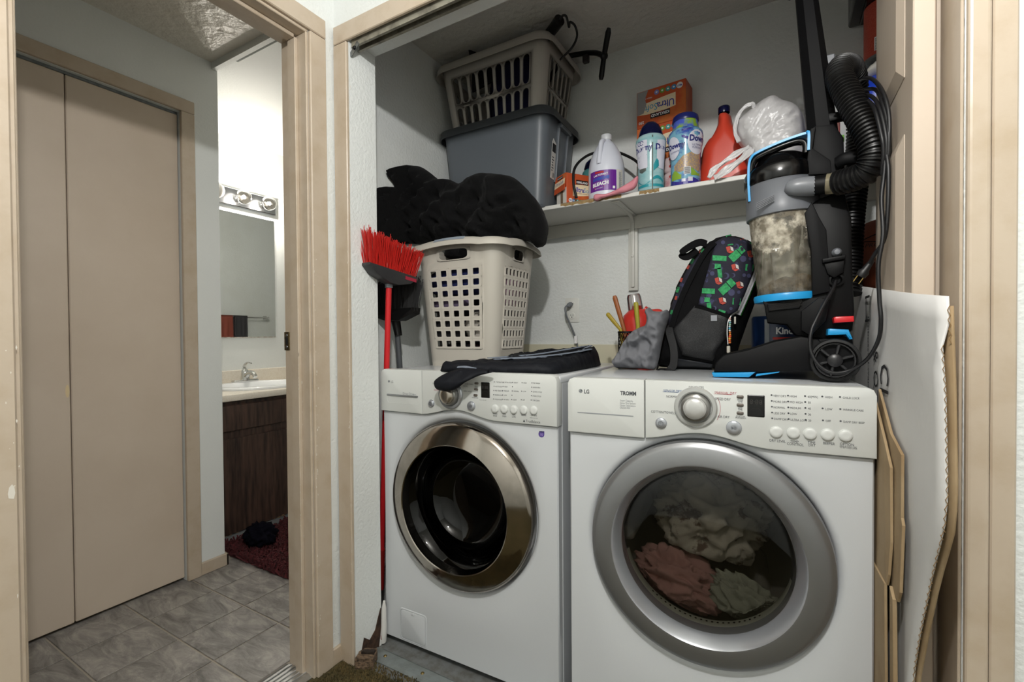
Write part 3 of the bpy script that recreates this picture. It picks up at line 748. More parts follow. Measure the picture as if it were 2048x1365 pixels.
    sub('segment_digits', b, M('dim segments', '#2d2c2b', .5), cp_, kind='stuff')
    for q in (((996, 293), (993, 339), (989, 384)) if wash else ((1118, 231), (1118, 282), (1118, 332))):
        x, z = L(*S(*q)); b = BM(); box(b, x-.0075, x+.0075, YF-.003, YF+.002, z-.0038, z+.0038, .0028, 2); sub('slot_button', b, M('bronze grey button', '#77706a', .3, .6), cp_, smooth=40)
    # indicator dots and their words
    dots = BM(); g = BM()
    if wash:
        cols = [(1131, ['1 TAP BOTTLE', 'HOT/COLD', 'MID TEMP/TR', 'WARM/COLD', 'COLD/COLD']), (1199, ['EXTRA HIGH', 'HIGH', 'MEDIUM', 'LOW', 'NO SPIN']), (1270, ['HEAVY', '', 'NORMAL', '', 'LIGHT']), (1342, ['HIGH', None, 'LOW', None, 'OFF']), (1417, ['PRE WASH', 'RINSE+SPIN', 'QUICK CYCLE', 'STAIN CYCLE', 'TUB CLEAN'])]
        for c, (x_, names) in enumerate(cols):
            for i, s in enumerate(names):
                if s is None: continue
                a, q = x_-c*0-i*1.6, 282+c*2+i*(32.5)+(0)
                x, z = L(*S(a, q)); disc2(dots, mp, x, z, .0016, 8)
                if s: put(g, *S(a+9, q+1), s, .0056)
        for q, s1, s2 in ((0, 'WASH/', 'RINSE'), (1, 'SPIN', 'SPEED'), (2, 'SOIL', 'LEVEL'), (3, 'BEEPER', ''), (4, 'OPTION', '')):
            put(g, *S(btn[q][0], btn[q][1]+38), s1, .0066, 'C'); put(g, *S(btn[q][0], btn[q][1]+54), s2, .0066, 'C') if s2 else None
        put(g, *S(683, 294), 'COTTON', .0066, 'C'); put(g, *S(905, 297), 'HAND WASH', .0066); put(g, *S(895, 313), 'WOOL', .0066); put(g, *S(897, 352), 'SPEED WASH', .0066)
        for q, s in (((995, 313), 'DELAY'), ((993, 322), 'WASH'), ((990, 357), 'CUSTOM'), ((985, 402), 'EXTRA RINSE')): put(g, *S(*q), s, .0048, 'C')
        put(g, *S(1045, 420), 'PRESS & HOLD 3 SEC', .0034, 'C'); put(g, *S(1431, 556), 'PRESS & HOLD 3 SEC', .0034, 'C')
        r_ = BM(); put(r_, *S(672, 342), 'SANITARY', .0066); sub('red_lettering', r_, text_r, cp_, kind='stuff')
        k_ = BM(); put(k_, *S(1370, 578), 'TrueBalance', .0115); x, z = L(*S(1357, 577)); poly2(k_, mp, [(x-.004, z-.004), (x+.004, z-.004), (x, z+.004)]); sub('brand_lettering', k_, text_d, cp_, kind='stuff')
        k_ = BM(); put(k_, *S(436, 368), 'Direct Drive', .012)
        put(k_, *S(515, 376), 'inverter', .005); obj('drive_lettering', k_, text_l, dp, local=True, kind='stuff')
        # drawer grip
        x0, z0 = L(*S(318, 378)); x1, z1 = L(*S(552, 457))
        b = BM(); mo = lambda u, v, q: (u, q, v)
        ins = .008
        O = [(x0, z1+ins), (x0+ins, z1), (x1-ins*.3, z1), (x1, z1+ins*.3), (x1, z0), (x0, z0)]
        A = [b.verts.new((u, YF-.0006, v)) for u, v in O]; B = [b.verts.new((u+(.006 if u < (x0+x1)/2 else -.004), YF+.010, v+(.008 if v < (z0+z1)/2 else -.001))) for u, v in O]
        for k in range(6): b.faces.new((A[k], A[(k+1) % 6], B[(k+1) % 6], B[k]))
        b.faces.new(B); bmesh.ops.recalc_face_normals(b, faces=b.faces[:])
        obj('grip_recess', b, white_pan, dp, local=True)
        b = BM(); box(b, x0, x1, YF-.004, YF+.003, z0-.003, z0+.003, .002, 2); obj('grip_bar', b, silver, dp, local=True)
        # filter flap and its pull
        fl_ = [L(*p, 0) for p in ((795, 1223), (850, 1249), (861, 1307), (803, 1280))]
        cx_, cz_ = sum(p[0] for p in fl_)/4, max(sum(p[1] for p in fl_)/4, .086)
        b = BM(); pts = []
        hw, hh = .054, .050; rr_ = .012
        for sx, sz, a0 in ((1, 1, 0), (-1, 1, 1.57), (-1, -1, 3.14), (1, -1, 4.71)):
            for k in range(5): a = a0+k*.3927; pts.append((cx_+sx*(hw-rr_)+rr_*math.cos(a), cz_+sz*(hh-rr_)+rr_*math.sin(a)))
        prism(b, pts, -.0025, .004, mo, .0012); fp = P('filter_flap', b, white_app, smooth=40)
        b = BM(); box(b, cx_-.008, cx_+.008, -.005, 0, cz_+hh-.010, cz_+hh+.001, .003, 2); obj('flap_pull', b, white_app, fp, local=True, smooth=40)
        b = BM(); grow = lambda g: [(u+(g if u > cx_ else -g), v+(g if v > cz_ else -g)) for u, v in pts]      # raised bezel, a real gap round the flap
        LP = [[b.verts.new((u, y, v)) for u, v in grow(g)] for g, y in ((.0018, .001), (.0018, -.0018), (.0034, -.0022), (.0062, -.0004), (.0062, .001))]
        for A, B in zip(LP, LP[1:]):
            for k in range(len(pts)): b.faces.new((A[k], A[(k+1) % len(pts)], B[(k+1) % len(pts)], B[k]))
        bmesh.ops.recalc_face_normals(b, faces=b.faces[:]); P('flap_bezel', b, white_app, smooth=40)
        # purple round sticker
        x, z = L(1083, 869, 0); b = BM(); pts = [(x+.0095*math.cos(a), z+.0095*math.sin(a)) for a in [2*math.pi*k/24 for k in range(5, 25)]]+[(x+.0095, z+.0095)]
        ms = lambda u, v: (u, -.0008, v)
        poly2(b, ms, [p for p in pts]); sk_ = P('warranty_sticker', b, M('purple sticker', '#54438c', .4))
        b = BM(); text(b, '10', .0105, lambda u, v: (x+u, -.0012, z-.0045+v), align='C'); obj('sticker_number', b, M('lilac print', '#b9a5e0', .5), sk_, local=True, kind='stuff')
        b = BM(); rect2(b, lambda u, v: (u, -.0011, v), x-.007, x+.0085, z+.006, z+.0088); obj('sticker_band', b, M('dark purple band', '#2d2350', .5), sk_, local=True)
    else:
        cols = [(1313, ['VERY DRY', 'MORE DRY', 'NORMAL', 'LESS DRY', 'DAMP DRY'], 36), (1415, ['HIGH', 'MID HIGH', 'MEDIUM', 'LOW', 'ULTRA LOW'], 36.5), (1521, ['60(MIN)', '50', '40', '30', '20'], 37), (1628, ['HIGH', 'LOW', 'OFF'], 74), (1738, ['CHILD LOCK', 'WRINKLE CARE', 'DAMP DRY BEEP'], 75)]
        for c, (x_, names, st) in enumerate(cols):
            for i, s in enumerate(names):
                a, q = x_+i*(1 if st < 50 else 2), 220+c*2.9+i*st
                x, z = L(*S(a, q)); disc2(dots, mp, x, z, .0020, 8); put(g, *S(a+(10 if c < 2 else 16), q+3), s, .0068 if len(s) < 10 else .0062)
        for q, s1, s2 in ((0, 'DRY LEVEL', ''), (1, 'TEMP.', 'CONTROL'), (2, 'TIME', 'DRY'), (3, 'BEEPER', ''), (4, 'OPTION', '')):
            put(g, *S(btn[q][0]+9, btn[q][1]+54), s1, .0082, 'C'); put(g, *S(btn[q][0]+12, btn[q][1]+70), s2, .0082, 'C') if s2 else None
        put(g, *S(1790, 541), 'PRESS & HOLD 3 SEC', .0040, 'C'); put(g, *S(1790, 549), 'TO SET CHILD LOCK', .0040, 'C')
        for q, s, al in (((845, 172), 'DELICATES', 'C'), ((735, 231), 'NORMAL', 'R'), ((718, 331), 'COTTON/TOWELS', 'R'), ((960, 242), 'SPEED DRY', 'L'), ((977, 352), 'AIR DRY', 'L')): put(g, *S(*q), s, .0085, al)
        for q, s in (((1118, 250), 'MORE'), ((1118, 261), 'TIME'), ((1118, 300), 'LESS'), ((1118, 311), 'TIME'), ((1120, 352), 'CUSTOM'), ((1121, 362), 'PROGRAM')): put(g, *S(*q), s, .0058, 'C')
        for q in ((845, 186), (743, 233), (729, 334), (950, 240), (969, 349)): x, z = L(*S(*q)); disc2(dots, mp, x, z, .0009, 8)
        r_ = BM(); put(r_, *S(955, 203), '*MANUAL DRY', .0085, shear=.3)
        xa, za = L(*S(955, 212)); xb, zb = L(*S(1068, 215)); rect2(r_, mp, xa, xb, za-.0004, za+.0004)
        for k in range(12):
            a0, a1 = math.radians(28-58*k/12), math.radians(28-58*(k+1)/12)
            poly2(r_, mp, [(kx+.0545*math.cos(a0), kz+.0545*math.sin(a0)), (kx+.0553*math.cos(a0), kz+.0553*math.sin(a0)), (kx+.0553*math.cos(a1), kz+.0553*math.sin(a1)), (kx+.0545*math.cos(a1), kz+.0545*math.sin(a1))])
        sub('red_lettering', r_, text_r, cp_, kind='stuff')
        r_ = BM(); put(r_, *S(637, 191), '*SENSOR DRY', .0085, shear=.3); xa, za = L(*S(637, 199)); xb, zb = L(*S(735, 203)); rect2(r_, mp, xa, xb, za-.0004, za+.0004)
        sub('blue_lettering', r_, text_b, cp_, kind='stuff')
        k_ = BM(); put(k_, *S(374, 206), 'TROMM', .0138, bold=.0006); put(k_, *S(148, 196), 'LG', .0150, bold=.0004)
        obj('brand_lettering', k_, text_d, dp, local=True, kind='stuff')
        k_ = BM()
        for i, s in enumerate(('Super Capacity', 'Sense Dry System', 'Quiet Operations', 'DLE2514W')): put(k_, *S(371, 252+i*15), s, .0068)
        xa, za = L(*S(108, 328)); xb, zb = L(*S(455, 350)); rect2(k_, mp, xa, xb, (za+zb)/2-.0013, (za+zb)/2+.0013)
        obj('small_lettering', k_, text_l, dp, local=True, kind='stuff')
    sub('indicator_dots', dots, text_d, cp_, kind='stuff'); sub('lettering', g, text_d, cp_, kind='stuff')
    # round maker's emblem
    x, z = L(*S(*((331, 278) if wash else (127, 194))))
    b = BM(); disc2(b, mp, x, z, .0052 if not wash else .0046, 24); em = obj('emblem', b, M('emblem grey', '#63686d', .4, .3), dp, local=True)
    b = BM(); me_ = lambda u, v: (x+u, YF-.0010, z+v); rect2(b, me_, -.0003, .0003, -.0022, .0022); rect2(b, me_, 0, .002, -.0022, -.0016); disc2(b, me_, -.0018, .0016, .0007, 8)
    for k in range(14):
        a0, a1 = 1.2+k*.36, 1.2+(k+1)*.36; ri, ro = .0036, .0042
        poly2(b, me_, [(ri*math.cos(a0), ri*math.sin(a0)), (ro*math.cos(a0), ro*math.sin(a0)), (ro*math.cos(a1), ro*math.sin(a1)), (ri*math.cos(a1), ri*math.sin(a1))])
    obj('emblem_mark', b, M('emblem light', '#c9ccce', .4), em, local=True, kind='stuff')
    if wash:
        k_ = BM(); put(k_, *S(346, 280), 'LG', .0115); obj('brand_lettering', k_, text_d, dp, local=True, kind='stuff')
    return t, MW, L
WASHER, WM, _ = machine('washer')
DRYER, DM, _ = machine('dryer')
ZT = .979     # top of both machines
# clothes tumbling in the dryer (machine space -> world)
def drum_cloth(name, label, cat, cx, cz, y, rx, ry, h, mat, seed, rot=0., amp=.4):
    b = BM(); vs = heap(b, 0, 0, 0, rx, ry, h, seed, 5, amp)
    T = DM @ Matrix.Translation((cx, y, cz)) @ Matrix.Rotation(rot, 4, 'Y')
    T0 = Matrix.Translation((cx, y, cz)) @ Matrix.Rotation(rot, 4, 'Y')
    for v in b.verts:
        p = T0 @ v.co; p.y = max(p.y, .062); dx, dz = p.x-.340, p.z-.566; r = math.hypot(dx, dz); rm = .190 if p.y < .085 else (.190+(p.y-.085)/.03*.036 if p.y < .115 else .226)
        if r > rm: p.x, p.z = .340+dx*rm/r, .566+dz*rm/r
        v.co = DM @ p
    return tag(obj(name, b, mat, smooth=180), label, cat)
knit = M('sage knit', '#a3a698', .95, bump=(700, .5, 2, .002)); pinkc = M('dusty pink cotton', '#b88d88', .95, bump=(300, .3))
printc = M('ivory printed cotton', '#bdb8ac', .9, bump=(200, .3), mott=(16, '#6a5a50', .56, .62))
drum_cloth('pillowcase', 'ivory printed cotton pillowcase bunched up inside the dryer drum', 'pillowcase', .330, .497, .19, .125, .07, .21, printc, 4.2, .2, .45)
drum_cloth('pink_shirt', 'dusty pink cotton shirt crumpled inside the dryer drum', 'shirt', .250, .368, .125, .100, .05, .12, pinkc, 7.7, .3, .5)
drum_cloth('knit_sweater', 'sage grey knit sweater lying inside the dryer drum', 'sweater', .430, .352, .115, .095, .035, .10, knit, 2.9, .5, .5)

# ================================================================== CLOSET SHELF AND WALL FITTINGS
shelf_m = M('white painted board', '#d9d8d2', .4, bump=(60, .1)); chip_m = M('raw chipboard', '#a58a5f', .9, mott=(90, '#7d6440', .35, .7))
sh = thing('wall_shelf', 'long white closet shelf with a chipped front edge on one steel bracket', 'shelf', (-.5, 1.95, 1.635))
b = BM(); box(b, -1.399, .409, 1.80, 2.099, 1.635, 1.652, .002, 1); obj('board', b, shelf_m, sh)
b = BM(); box(b, -1.399, .409, 2.078, 2.099, 1.575, 1.635, .002, 1); obj('cleat', b, M('cleat paint', '#cfcdc4', .5, bump=(60, .3)), sh)
def chip_patch(x0, x1, seed):
    r = random.Random(seed); n = 14; b = BM()
    top = [(x0+(x1-x0)*k/n, 1.6505) for k in range(n+1)]; bot = [(x0+(x1-x0)*k/n, 1.6365+abs(r.gauss(0, .0035))) for k in range(n+1)]
    poly2(b, lambda u, v: (u, 1.7993, v), top+bot[::-1]); 
    poly2(b, lambda u, v: (u, v, 1.6524), [(x0, 1.7995), (x1, 1.7995)]+[(x1-(x1-x0)*k/n, 1.803+abs(r.gauss(0, .006))) for k in range(n+1)])
    obj('bare_chipboard', b, chip_m, sh)
chip_patch(-.79, -.64, 1); chip_patch(-.64, -.53, 2); chip_patch(-.46, -.385, 3)
br = M('bracket paint', '#d0cfc8', .4)
b = BM(); box(b, -.582, -.540, 2.080, 2.099, 1.296, 1.632, .003, 2); box(b, -.569, -.553, 2.072, 2.082, 1.31, 1.600, .004, 2)
tube(b, spline([(-.561, 2.084, 1.56), (-.561, 2.072, 1.605), (-.561, 2.03, 1.626), (-.561, 1.93, 1.630), (-.561, 1.83, 1.631)], 6), .008, 8, flat=(.5, Vector((0, .3, 1))))
box(b, -.579, -.543, 1.822, 2.09, 1.629, 1.6349, .001, 1); bk = obj('bracket', b, br, sh, smooth=40)
for z in (1.315, 1.45): b = BM(); lathe(b, [(0, .004), (.005, .003), (.0075, 0)], 14, frame((-.561, 2.080 if z < 1.33 else 2.0725, z), (1, 0, 0), (0, 0, 1), (0, -1, 0))); obj('screw', b, br, bk)
# outlet with plug and cord
ol = thing('wall_outlet', 'white wall outlet with a grey plug above the washer', 'outlet', (-.862, 2.1, 1.218))
b = BM(); box(b, -.898, -.826, 2.094, 2.0995, 1.159, 1.278, .003, 2); obj('cover_plate', b, M('outlet white', '#dcdcd6', .35), ol, smooth=40)
for z in (1.246, 1.191):
    b = BM(); lathe(b, [(0, .003), (.015, .003), (.017, .001), (.017, 0)], 20, frame((-.862, 2.0945, z), (1, 0, 0), (0, 0, 1), (0, -1, 0))); fc = obj('socket', b, MATS['outlet white'], ol, smooth=30)
    b = BM()
    for dx in (-.006, .006): box(b, -.862+dx-.001, -.862+dx+.001, 2.0908, 2.0920, z-.001, z+.007)
    lathe(b, [(0, .0006), (.0025, .0006)], 10, frame((-.862, 2.0913, z-.007), (1, 0, 0), (0, 0, 1), (0, -1, 0))); obj('slot_hole_shade', b, dark_m, fc, kind='stuff')
pc = thing('power_cord', 'grey washer power cord hanging from the wall outlet', 'cord', (-.87, 2.06, 1.24))
b = BM(); lathe(b, [(.012, 0), (.013, .012), (.011, .024), (.008, .034), (0, .036)], 14, frame((-.868, 2.091, 1.246), (1, 0, 0), (0, 0, 1), (0, -1, -.2))); obj('plug', b, M('grey plug', '#6f7377', .5), pc, smooth=60)
b = BM(); tube(b, spline([(-.868, 2.06, 1.24), (-.874, 2.04, 1.228), (-.868, 2.04, 1.19), (-.845, 2.06, 1.12), (-.832, 2.08, 1.06), (-.828, 2.082, .99)]), .0045, 8); obj('cable', b, MATS['grey plug'], pc, smooth=180)
b = BM(); box(b, -.842, -.828, 2.065, 2.082, 1.055, 1.095, .003, 1); obj('tag', b, text_w, pc)

# ================================================================== PERFORATED BASKETS AND TOTE
def rr(w, d, r, s):
    g = int(math.floor(s)) % 8; t = s-math.floor(s)
    if g == 0: return (-w/2+r+t*(w-2*r), -d/2)
    if g == 2: return (w/2, -d/2+r+t*(d-2*r))
    if g == 4: return (w/2-r-t*(w-2*r), d/2)
    if g == 6: return (-w/2, d/2-r-t*(d-2*r))
    c = {1: (w/2-r, -d/2+r, -90), 3: (w/2-r, d/2-r, 0), 5: (-w/2+r, d/2-r, 90), 7: (-w/2+r, -d/2+r, 180)}[g]
    a = math.radians(c[2]+90*t); return (c[0]+r*math.cos(a), c[1]+r*math.sin(a))
def sheet(bm, S, V, fn, hole, merged=()):
    """grid sheet; hole(i,j) -> (exponent, scale_s, scale_v) or None; merged: (i0,i1,j,spec)"""
    sk = {(i, m[2]) for m in merged for i in range(m[0], m[1])}
    def ring(s0, s1, v0, v1, spec):
        ex, ss, sv = spec; n = 32; I = []; O = []
        for k in range(n):
            a = 2*math.pi*(k+.5)/n; c, q = math.cos(a), math.sin(a)
            if ex == 'pill':                      # straight sides, round ends
                hx, hy = c*ss, math.copysign(sv-.30+.30*abs(q), q)
            else: hx, hy = math.copysign(abs(c)**(2/ex), c)*ss, math.copysign(abs(q)**(2/ex), q)*sv
            m_ = max(abs(c), abs(q)); I.append((hx, hy)); O.append((c/m_, q/m_))
        # square the outer ring's corners
        cs, cv = (s0+s1)/2, (v0+v1)/2; hs, hv = (s1-s0)/2, (v1-v0)/2
        A = [bm.verts.new(fn(cs+x*hs, cv+y*hv)) for x, y in O]; B = [bm.verts.new(fn(cs+x*hs, cv+y*hv)) for x, y in I]
        for k in range(n): bm.faces.new((A[k], A[(k+1) % n], B[(k+1) % n], B[k]))
        for k, (x, y) in ((3, (1, 1)), (11, (-1, 1)), (19, (-1, -1)), (27, (1, -1))):
            bm.faces.new((A[k], bm.verts.new(fn(cs+x*hs, cv+y*hv)), A[k+1]))
    for i in range(len(S)-1):
        for j in range(len(V)-1):
            if (i, j) in sk: continue
            sp = hole(i, j)
            if sp: ring(S[i], S[i+1], V[j], V[j+1], sp)
            else: bm.faces.new([bm.verts.new(fn(s, v)) for s, v in ((S[i], V[j]), (S[i+1], V[j]), (S[i+1], V[j+1]), (S[i], V[j+1]))])
    for (i0, i1, j, spec) in merged: ring(S[i0], S[i1], V[j], V[j+1], spec)
    bmesh.ops.remove_doubles(bm, verts=bm.verts[:], dist=1e-5)
    bmesh.ops.recalc_face_normals(bm, faces=bm.faces[:])
def lin_(a, b, n): return [a+(b-a)*k/n for k in range(n+1)]
def container(cx, cy, z0, z1, top, bot, r0, r1):
    def fn(s, v):
        w = bot[0]+(top[0]-bot[0])*v; d = bot[1]+(top[1]-bot[1])*v; x, y = rr(w, d, r0+(r1-r0)*v, s); return (cx+x, cy+y, z0+(z1-z0)*v)
    return fn
SMO = [('SOLIDIFY', dict(thickness=.0035, offset=-1)), ('BEVEL', dict(width=.0008, segments=1, limit_method='ANGLE'))]
def base_plate(bm, fn, S, v=0.):
    bm.faces.new([bm.verts.new(fn(s, v)) for s in S])
def rim_band(bm, cx, cy, prof, w, d, r, lift=None):
    S = [k*.125 for k in range(64)]
    rows = [[bm.verts.new((lambda p, s: (cx+p[0], cy+p[1], z+(lift(s) if lift else 0)))(rr(w+2*o, d+2*o, r+o, s), s)) for s in S] for o, z in prof]
    for A, B in zip(rows, rows[1:]):
        for k in range(64): bm.faces.new((A[k], A[(k+1) % 64], B[(k+1) % 64], B[k]))
    bmesh.ops.recalc_face_normals(bm, faces=bm.faces[:])
# --- tall hamper on the washer
ham_m = M('warm grey plastic', '#b9b4aa', .42, bump=(40, .04))
HX, HY, HZ0, HZ1 = -1.065, 1.575, .980, 1.452
hp = thing('laundry_hamper', 'tall grey plastic laundry hamper with square holes standing on the washer', 'hamper', (HX, HY, HZ0))
fn = container(HX, HY, HZ0, HZ1, (.395, .325), (.315, .245), .042, .055)
S = [0.]+lin_(.04, .96, 5)+[1.]+lin_(1, 2, 6)[1:]+lin_(2.03, 2.97, 7)+[3.]+lin_(3, 4, 6)[1:]+lin_(4.04, 4.96, 5)+[5.]+lin_(5, 6, 6)[1:]+lin_(6.03, 6.97, 7)+[7.]+lin_(7, 8, 6)[1:]
V = [0., .05, .13]+lin_(.145, .80, 8)+[.86, .955, 1.]
def ham_hole(i, j):
    s = (S[i]+S[i+1])/2; g = int(s) % 8
    if 3 <= j <= 10 and g in (0, 2, 4, 6) and (S[i+1]-S[i]) > .05 and .03 < s-int(s) < .97: return (7, .56, .60)
iS = lambda a: min(range(len(S)), key=lambda k: abs(S[k]-a))
mg = [(iS(.04)+1, iS(.96)-1, 12, (4, .86, .86)), (iS(2.03)+2, iS(2.97)-2, 12, (4, .86, .86))]
b = BM(); sheet(b, S, V, fn, ham_hole, mg); base_plate(b, fn, S[:-1]); obj('tub', b, ham_m, hp, smooth=30, mods=SMO)
lift = lambda s: .012*max(0, math.sin(math.pi*(s % 2)))**.8 if (int(s) % 2 == 0) else 0.
b = BM(); rim_band(b, HX, HY, [(-.001, HZ1-.02), (-.001, HZ1-.001), (.006, HZ1+.004), (.020, HZ1+.002), (.030, HZ1-.010), (.034, HZ1-.026), (.031, HZ1-.027), (.026, HZ1-.014), (.016, HZ1-.005), (.003, HZ1-.006)], .395, .325, .055, lift); obj('rim', b, ham_m, hp, smooth=60)
b = BM(); rim_band(b, HX, HY, [(.004, HZ1+.0045), (.019, HZ1+.003), (.029, HZ1-.008)], .395, .325, .055, lambda s: lift(s)+.0012)
for f in [f for f in b.faces if not (HX-.075 < f.calc_center_median().x < HX+.06 and f.calc_center_median().y < HY-.1)]: b.faces.remove(f)
obj('grip_insert', b, M('blue grey rubber', '#8d97a3', .5), hp, smooth=60)
# --- garments showing through its holes
def garment(name, label, cat, cx, cy, z0, rx, ry, h, col, seed, mott=None):
    b = BM(); heap(b, cx, cy, z0, rx, ry, h, seed, 3, .22)
    for v in b.verts:
        k = (v.co.z-HZ0)/(HZ1-HZ0); hw, hd = (.315+.08*k)/2-.014, (.245+.08*k)/2-.014
        v.co.x = max(HX-hw, min(HX+hw, v.co.x)); v.co.y = max(HY-hd, min(HY+hd, v.co.y))
    return tag(obj(name, b, M(label, col, .95, bump=(250, .3), mott=mott), smooth=180), label, cat)
garment('plaid_shirt', 'dark plaid shirt with red lines at the bottom of the hamper', 'shirt', HX, HY, .987, .18, .14, .085, '#17131c', 1.1, (45, '#7d2430', .57, .6))
garment('dark_laundry_filler', 'dark laundry filler added in the middle of the hamper', 'sweater', HX-.03, HY+.035, 1.075, .125, .085, .315, '#0d0c10', 3.9)  # added behind the garments so no light shows through the holes
garment('striped_shirt', 'white and beige striped shirt showing through the hamper', 'shirt', HX+.075, HY-.098, 1.085, .060, .035, .105, '#b9b3aa', 2.2, (30, '#55514c', .48, .54))
garment('black_leggings', 'black leggings bunched inside the hamper', 'leggings', HX-.070, HY-.098, 1.075, .085, .036, .115, '#121116', 3.1)
garment('lilac_top', 'dusty lilac top bunched inside the hamper', 'top', HX-.060, HY-.102, 1.195, .095, .034, .060, '#5d5068', 6.6)
garment('blue_shirt', 'royal blue shirt bunched inside the hamper', 'shirt', HX-.01, HY-.105, 1.258, .150, .036, .120, '#141c4e', 5.2)
garment('pink_pajamas', 'pale pink pajamas bunched inside the hamper', 'pajamas', HX+.140, HY+.03, 1.215, .030, .085, .130, '#a9869a', 4.4)
garment('brown_scarf', 'dark brown scarf pressed against the side of the hamper', 'scarf', HX+.135, HY+.03, 1.085, .030, .090, .115, '#231b1c', 8.4)
# --- black quilt piled on the hamper
blk = M('black quilted cotton', '#060607', .9, spec=.2, sheen=.03, bump=(220, .5, 3, .003))
Z4 = lambda a, c: (730+a*.18555, 320+c*.18555)
out = [Z4(*p) for p in ((95, 430), (120, 340), (200, 300), (300, 292), (378, 300), (345, 268), (306, 228), (292, 188), (305, 145), (350, 98), (480, 65), (590, 72), (690, 130), (780, 212), (900, 210), (1030, 258), (1150, 190), (1290, 148), (1480, 160), (1600, 190), (1720, 290), (1840, 440), (1920, 620), (1930, 760), (1900, 900), (1855, 950), (1780, 885), (1640, 880), (1590, 980), (1570, 1075), (1100, 1090), (890, 1060), (868, 910), (430, 905), (230, 880), (100, 820))]
YQ = 1.575
poly = px_poly(out, YQ)
def qf(u, v):
    return .055*(ridge(u, v, 12, 1.3, .5, 2.2)-.5)+.028*(ridge(u, v, 30, 2.1, -.6, 2)-.5)+.004*NZ(u, v, 3, 60)+.03*NZ(u, v, 1.7, 6)
def quilt_place(u, v, q):
    k = min(1., (-1.385+.02*q)/u) if u < -1.3 else 1.      # spills forward along the side wall instead of through it
    return (u*k, (YQ-q)*k, CAM_H+(v-CAM_H)*k)
b = BM(); puff(b, poly, .012, .085, .075, .125, quilt_place, qf); 
tag(obj('black_quilt', b, blk, smooth=180), 'black quilted comforter heaped over the top of the hamper', 'comforter')
# --- navy track pants on the washer
nav = M('navy polyester', '#0a0d15', .7, spec=.3, bump=(500, .15))
b = BM(); poly = [(-.965, 1.205), (-.90, 1.20), (-.80, 1.225), (-.66, 1.25), (-.585, 1.30), (-.575, 1.50), (-.59, 1.72), (-.66, 1.80), (-.78, 1.79), (-.83, 1.66), (-.845, 1.52), (-.865, 1.42), (-.915, 1.365), (-.945, 1.32), (-.97, 1.26)]
def pf(u, v): return .010*ridge(u, v, 22, 4.1, .9, 2.5)+.006*ridge(u, v, 48, 2.2, .3, 2)+.012*max(0, NZ(u, v, 4, 7))
tall = lambda u, v: .9+.8*max(0, min(1, (v-1.30)/.35))
b2 = b; puff(b, poly, .011, .03, .024, .0, lambda u, v, q: (u, v, ZT+.002+max(0, q)*tall(u, v)), pf)
pn = thing('track_pants', 'navy track pants with pale grey stripes spread over the washer top', 'pants', (-.8, 1.4, ZT)); obj('fabric', b, nav, pn, smooth=180)
lo = [(879, 764), (886, 752), (905, 741), (930, 737), (958, 739), (985, 744), (960, 752), (940, 764), (924, 776), (905, 781), (884, 777)]
b = BM(); puff(b, px_poly(lo, 1.172), .006, .02, .010, .008, lambda u, v, q: (u, 1.180-.036*max(0, min(1, (.992-v)/.035))-q, v), lambda u, v: .004*ridge(u, v, 30, 3, .8, 2)); obj('hanging_leg', b, nav, pn, smooth=180)
gs = M('pale grey stripe', '#7f8896', .7)
for k, pts in enumerate([[(-.845, 1.31), (-.74, 1.44), (-.67, 1.56), (-.64, 1.70)], [(-.815, 1.30), (-.71, 1.43), (-.64, 1.55), (-.615, 1.68)], [(-.785, 1.29), (-.68, 1.42), (-.612, 1.53), (-.595, 1.62)]]):
    b = BM(); pp = spline([(x, y, ZT+.010+.024*tall(x, y)+pf(x, y)*tall(x, y)*.9) for x, y in pts], 6); ribbon(b, pp, .014, .003, (1, -.6, 0)); obj('stripe', b, gs, pn)
b = BM(); ribbon(b, spline([PY(915, 737, 1.19)+Vector((0, 0, .004)), PY(930, 738, 1.20)+Vector((0, 0, .006)), PY(952, 741, 1.215)+Vector((0, 0, .004))], 5), .016, .003, (0, 1, .1)); obj('stripe', b, gs, pn)

# ================================================================== BROOMS
bm_red = M('red broom fibre', '#c3261f', .5); hb = Vector((-1.209, 1.224, 1.288))
bd = thing('red_broom', 'upturned broom with red bristles and a red handle beside the washer', 'broom', (-1.34, 1.292, .02))
low = Vector((-1.338, 1.292, .115))
b = BM(); tube(b, [hb, hb.lerp(low, .86)], .0105, 12); obj('handle', b, red_p, bd, smooth=60)
b = BM(); a_, c_ = hb.lerp(low, .86), low
tube(b, [a_.lerp(c_, t/24) for t in range(25)], [.0125+.0012*(t % 2) for t in range(25)], 12); obj('grip', b, M('dark red grip', '#9c1d1b', .5), bd, smooth=40)
b = BM(); tube(b, [hb-Vector((0, 0, .015)), hb+Vector((0, 0, .02)), hb+Vector((0, 0, .035))], [.014, .015, .022], 12); obj('socket', b, grey_p, bd, smooth=60)
e0, e1 = PX(731, 537, -1.2), PX(826, 566, -1.2); ax = (e1-e0).normalized(); nz = Vector((1, 0, 0)).cross(ax).normalized(); nz = nz if nz.z > 0 else -nz
L_ = (e1-e0).length; HBM = frame(e0, ax, (1, 0, 0), nz)
b = BM(); prism(b, [(0, .012), (.03, -.012), (L_*.42, -.030), (L_*.6, -.030), (L_-.03, -.012), (L_, .012), (L_, .02), (0, .02)], -.022, .022, lambda u, v, q: HBM @ Vector((u, q, v)), .004); obj('head', b, M('charcoal plastic', '#2c2c2e', .45), bd, smooth=40)
b = BM(); prism(b, [(L_*.72, -.002), (L_*.97, -.002), (L_*.97, .010), (L_*.72, .010)], .0222, .0232, lambda u, v, q: HBM @ Vector((u, q, v))); obj('label', b, M('crimson label', '#a11c38', .4), bd)
b = BM(); r_ = random.Random(6)
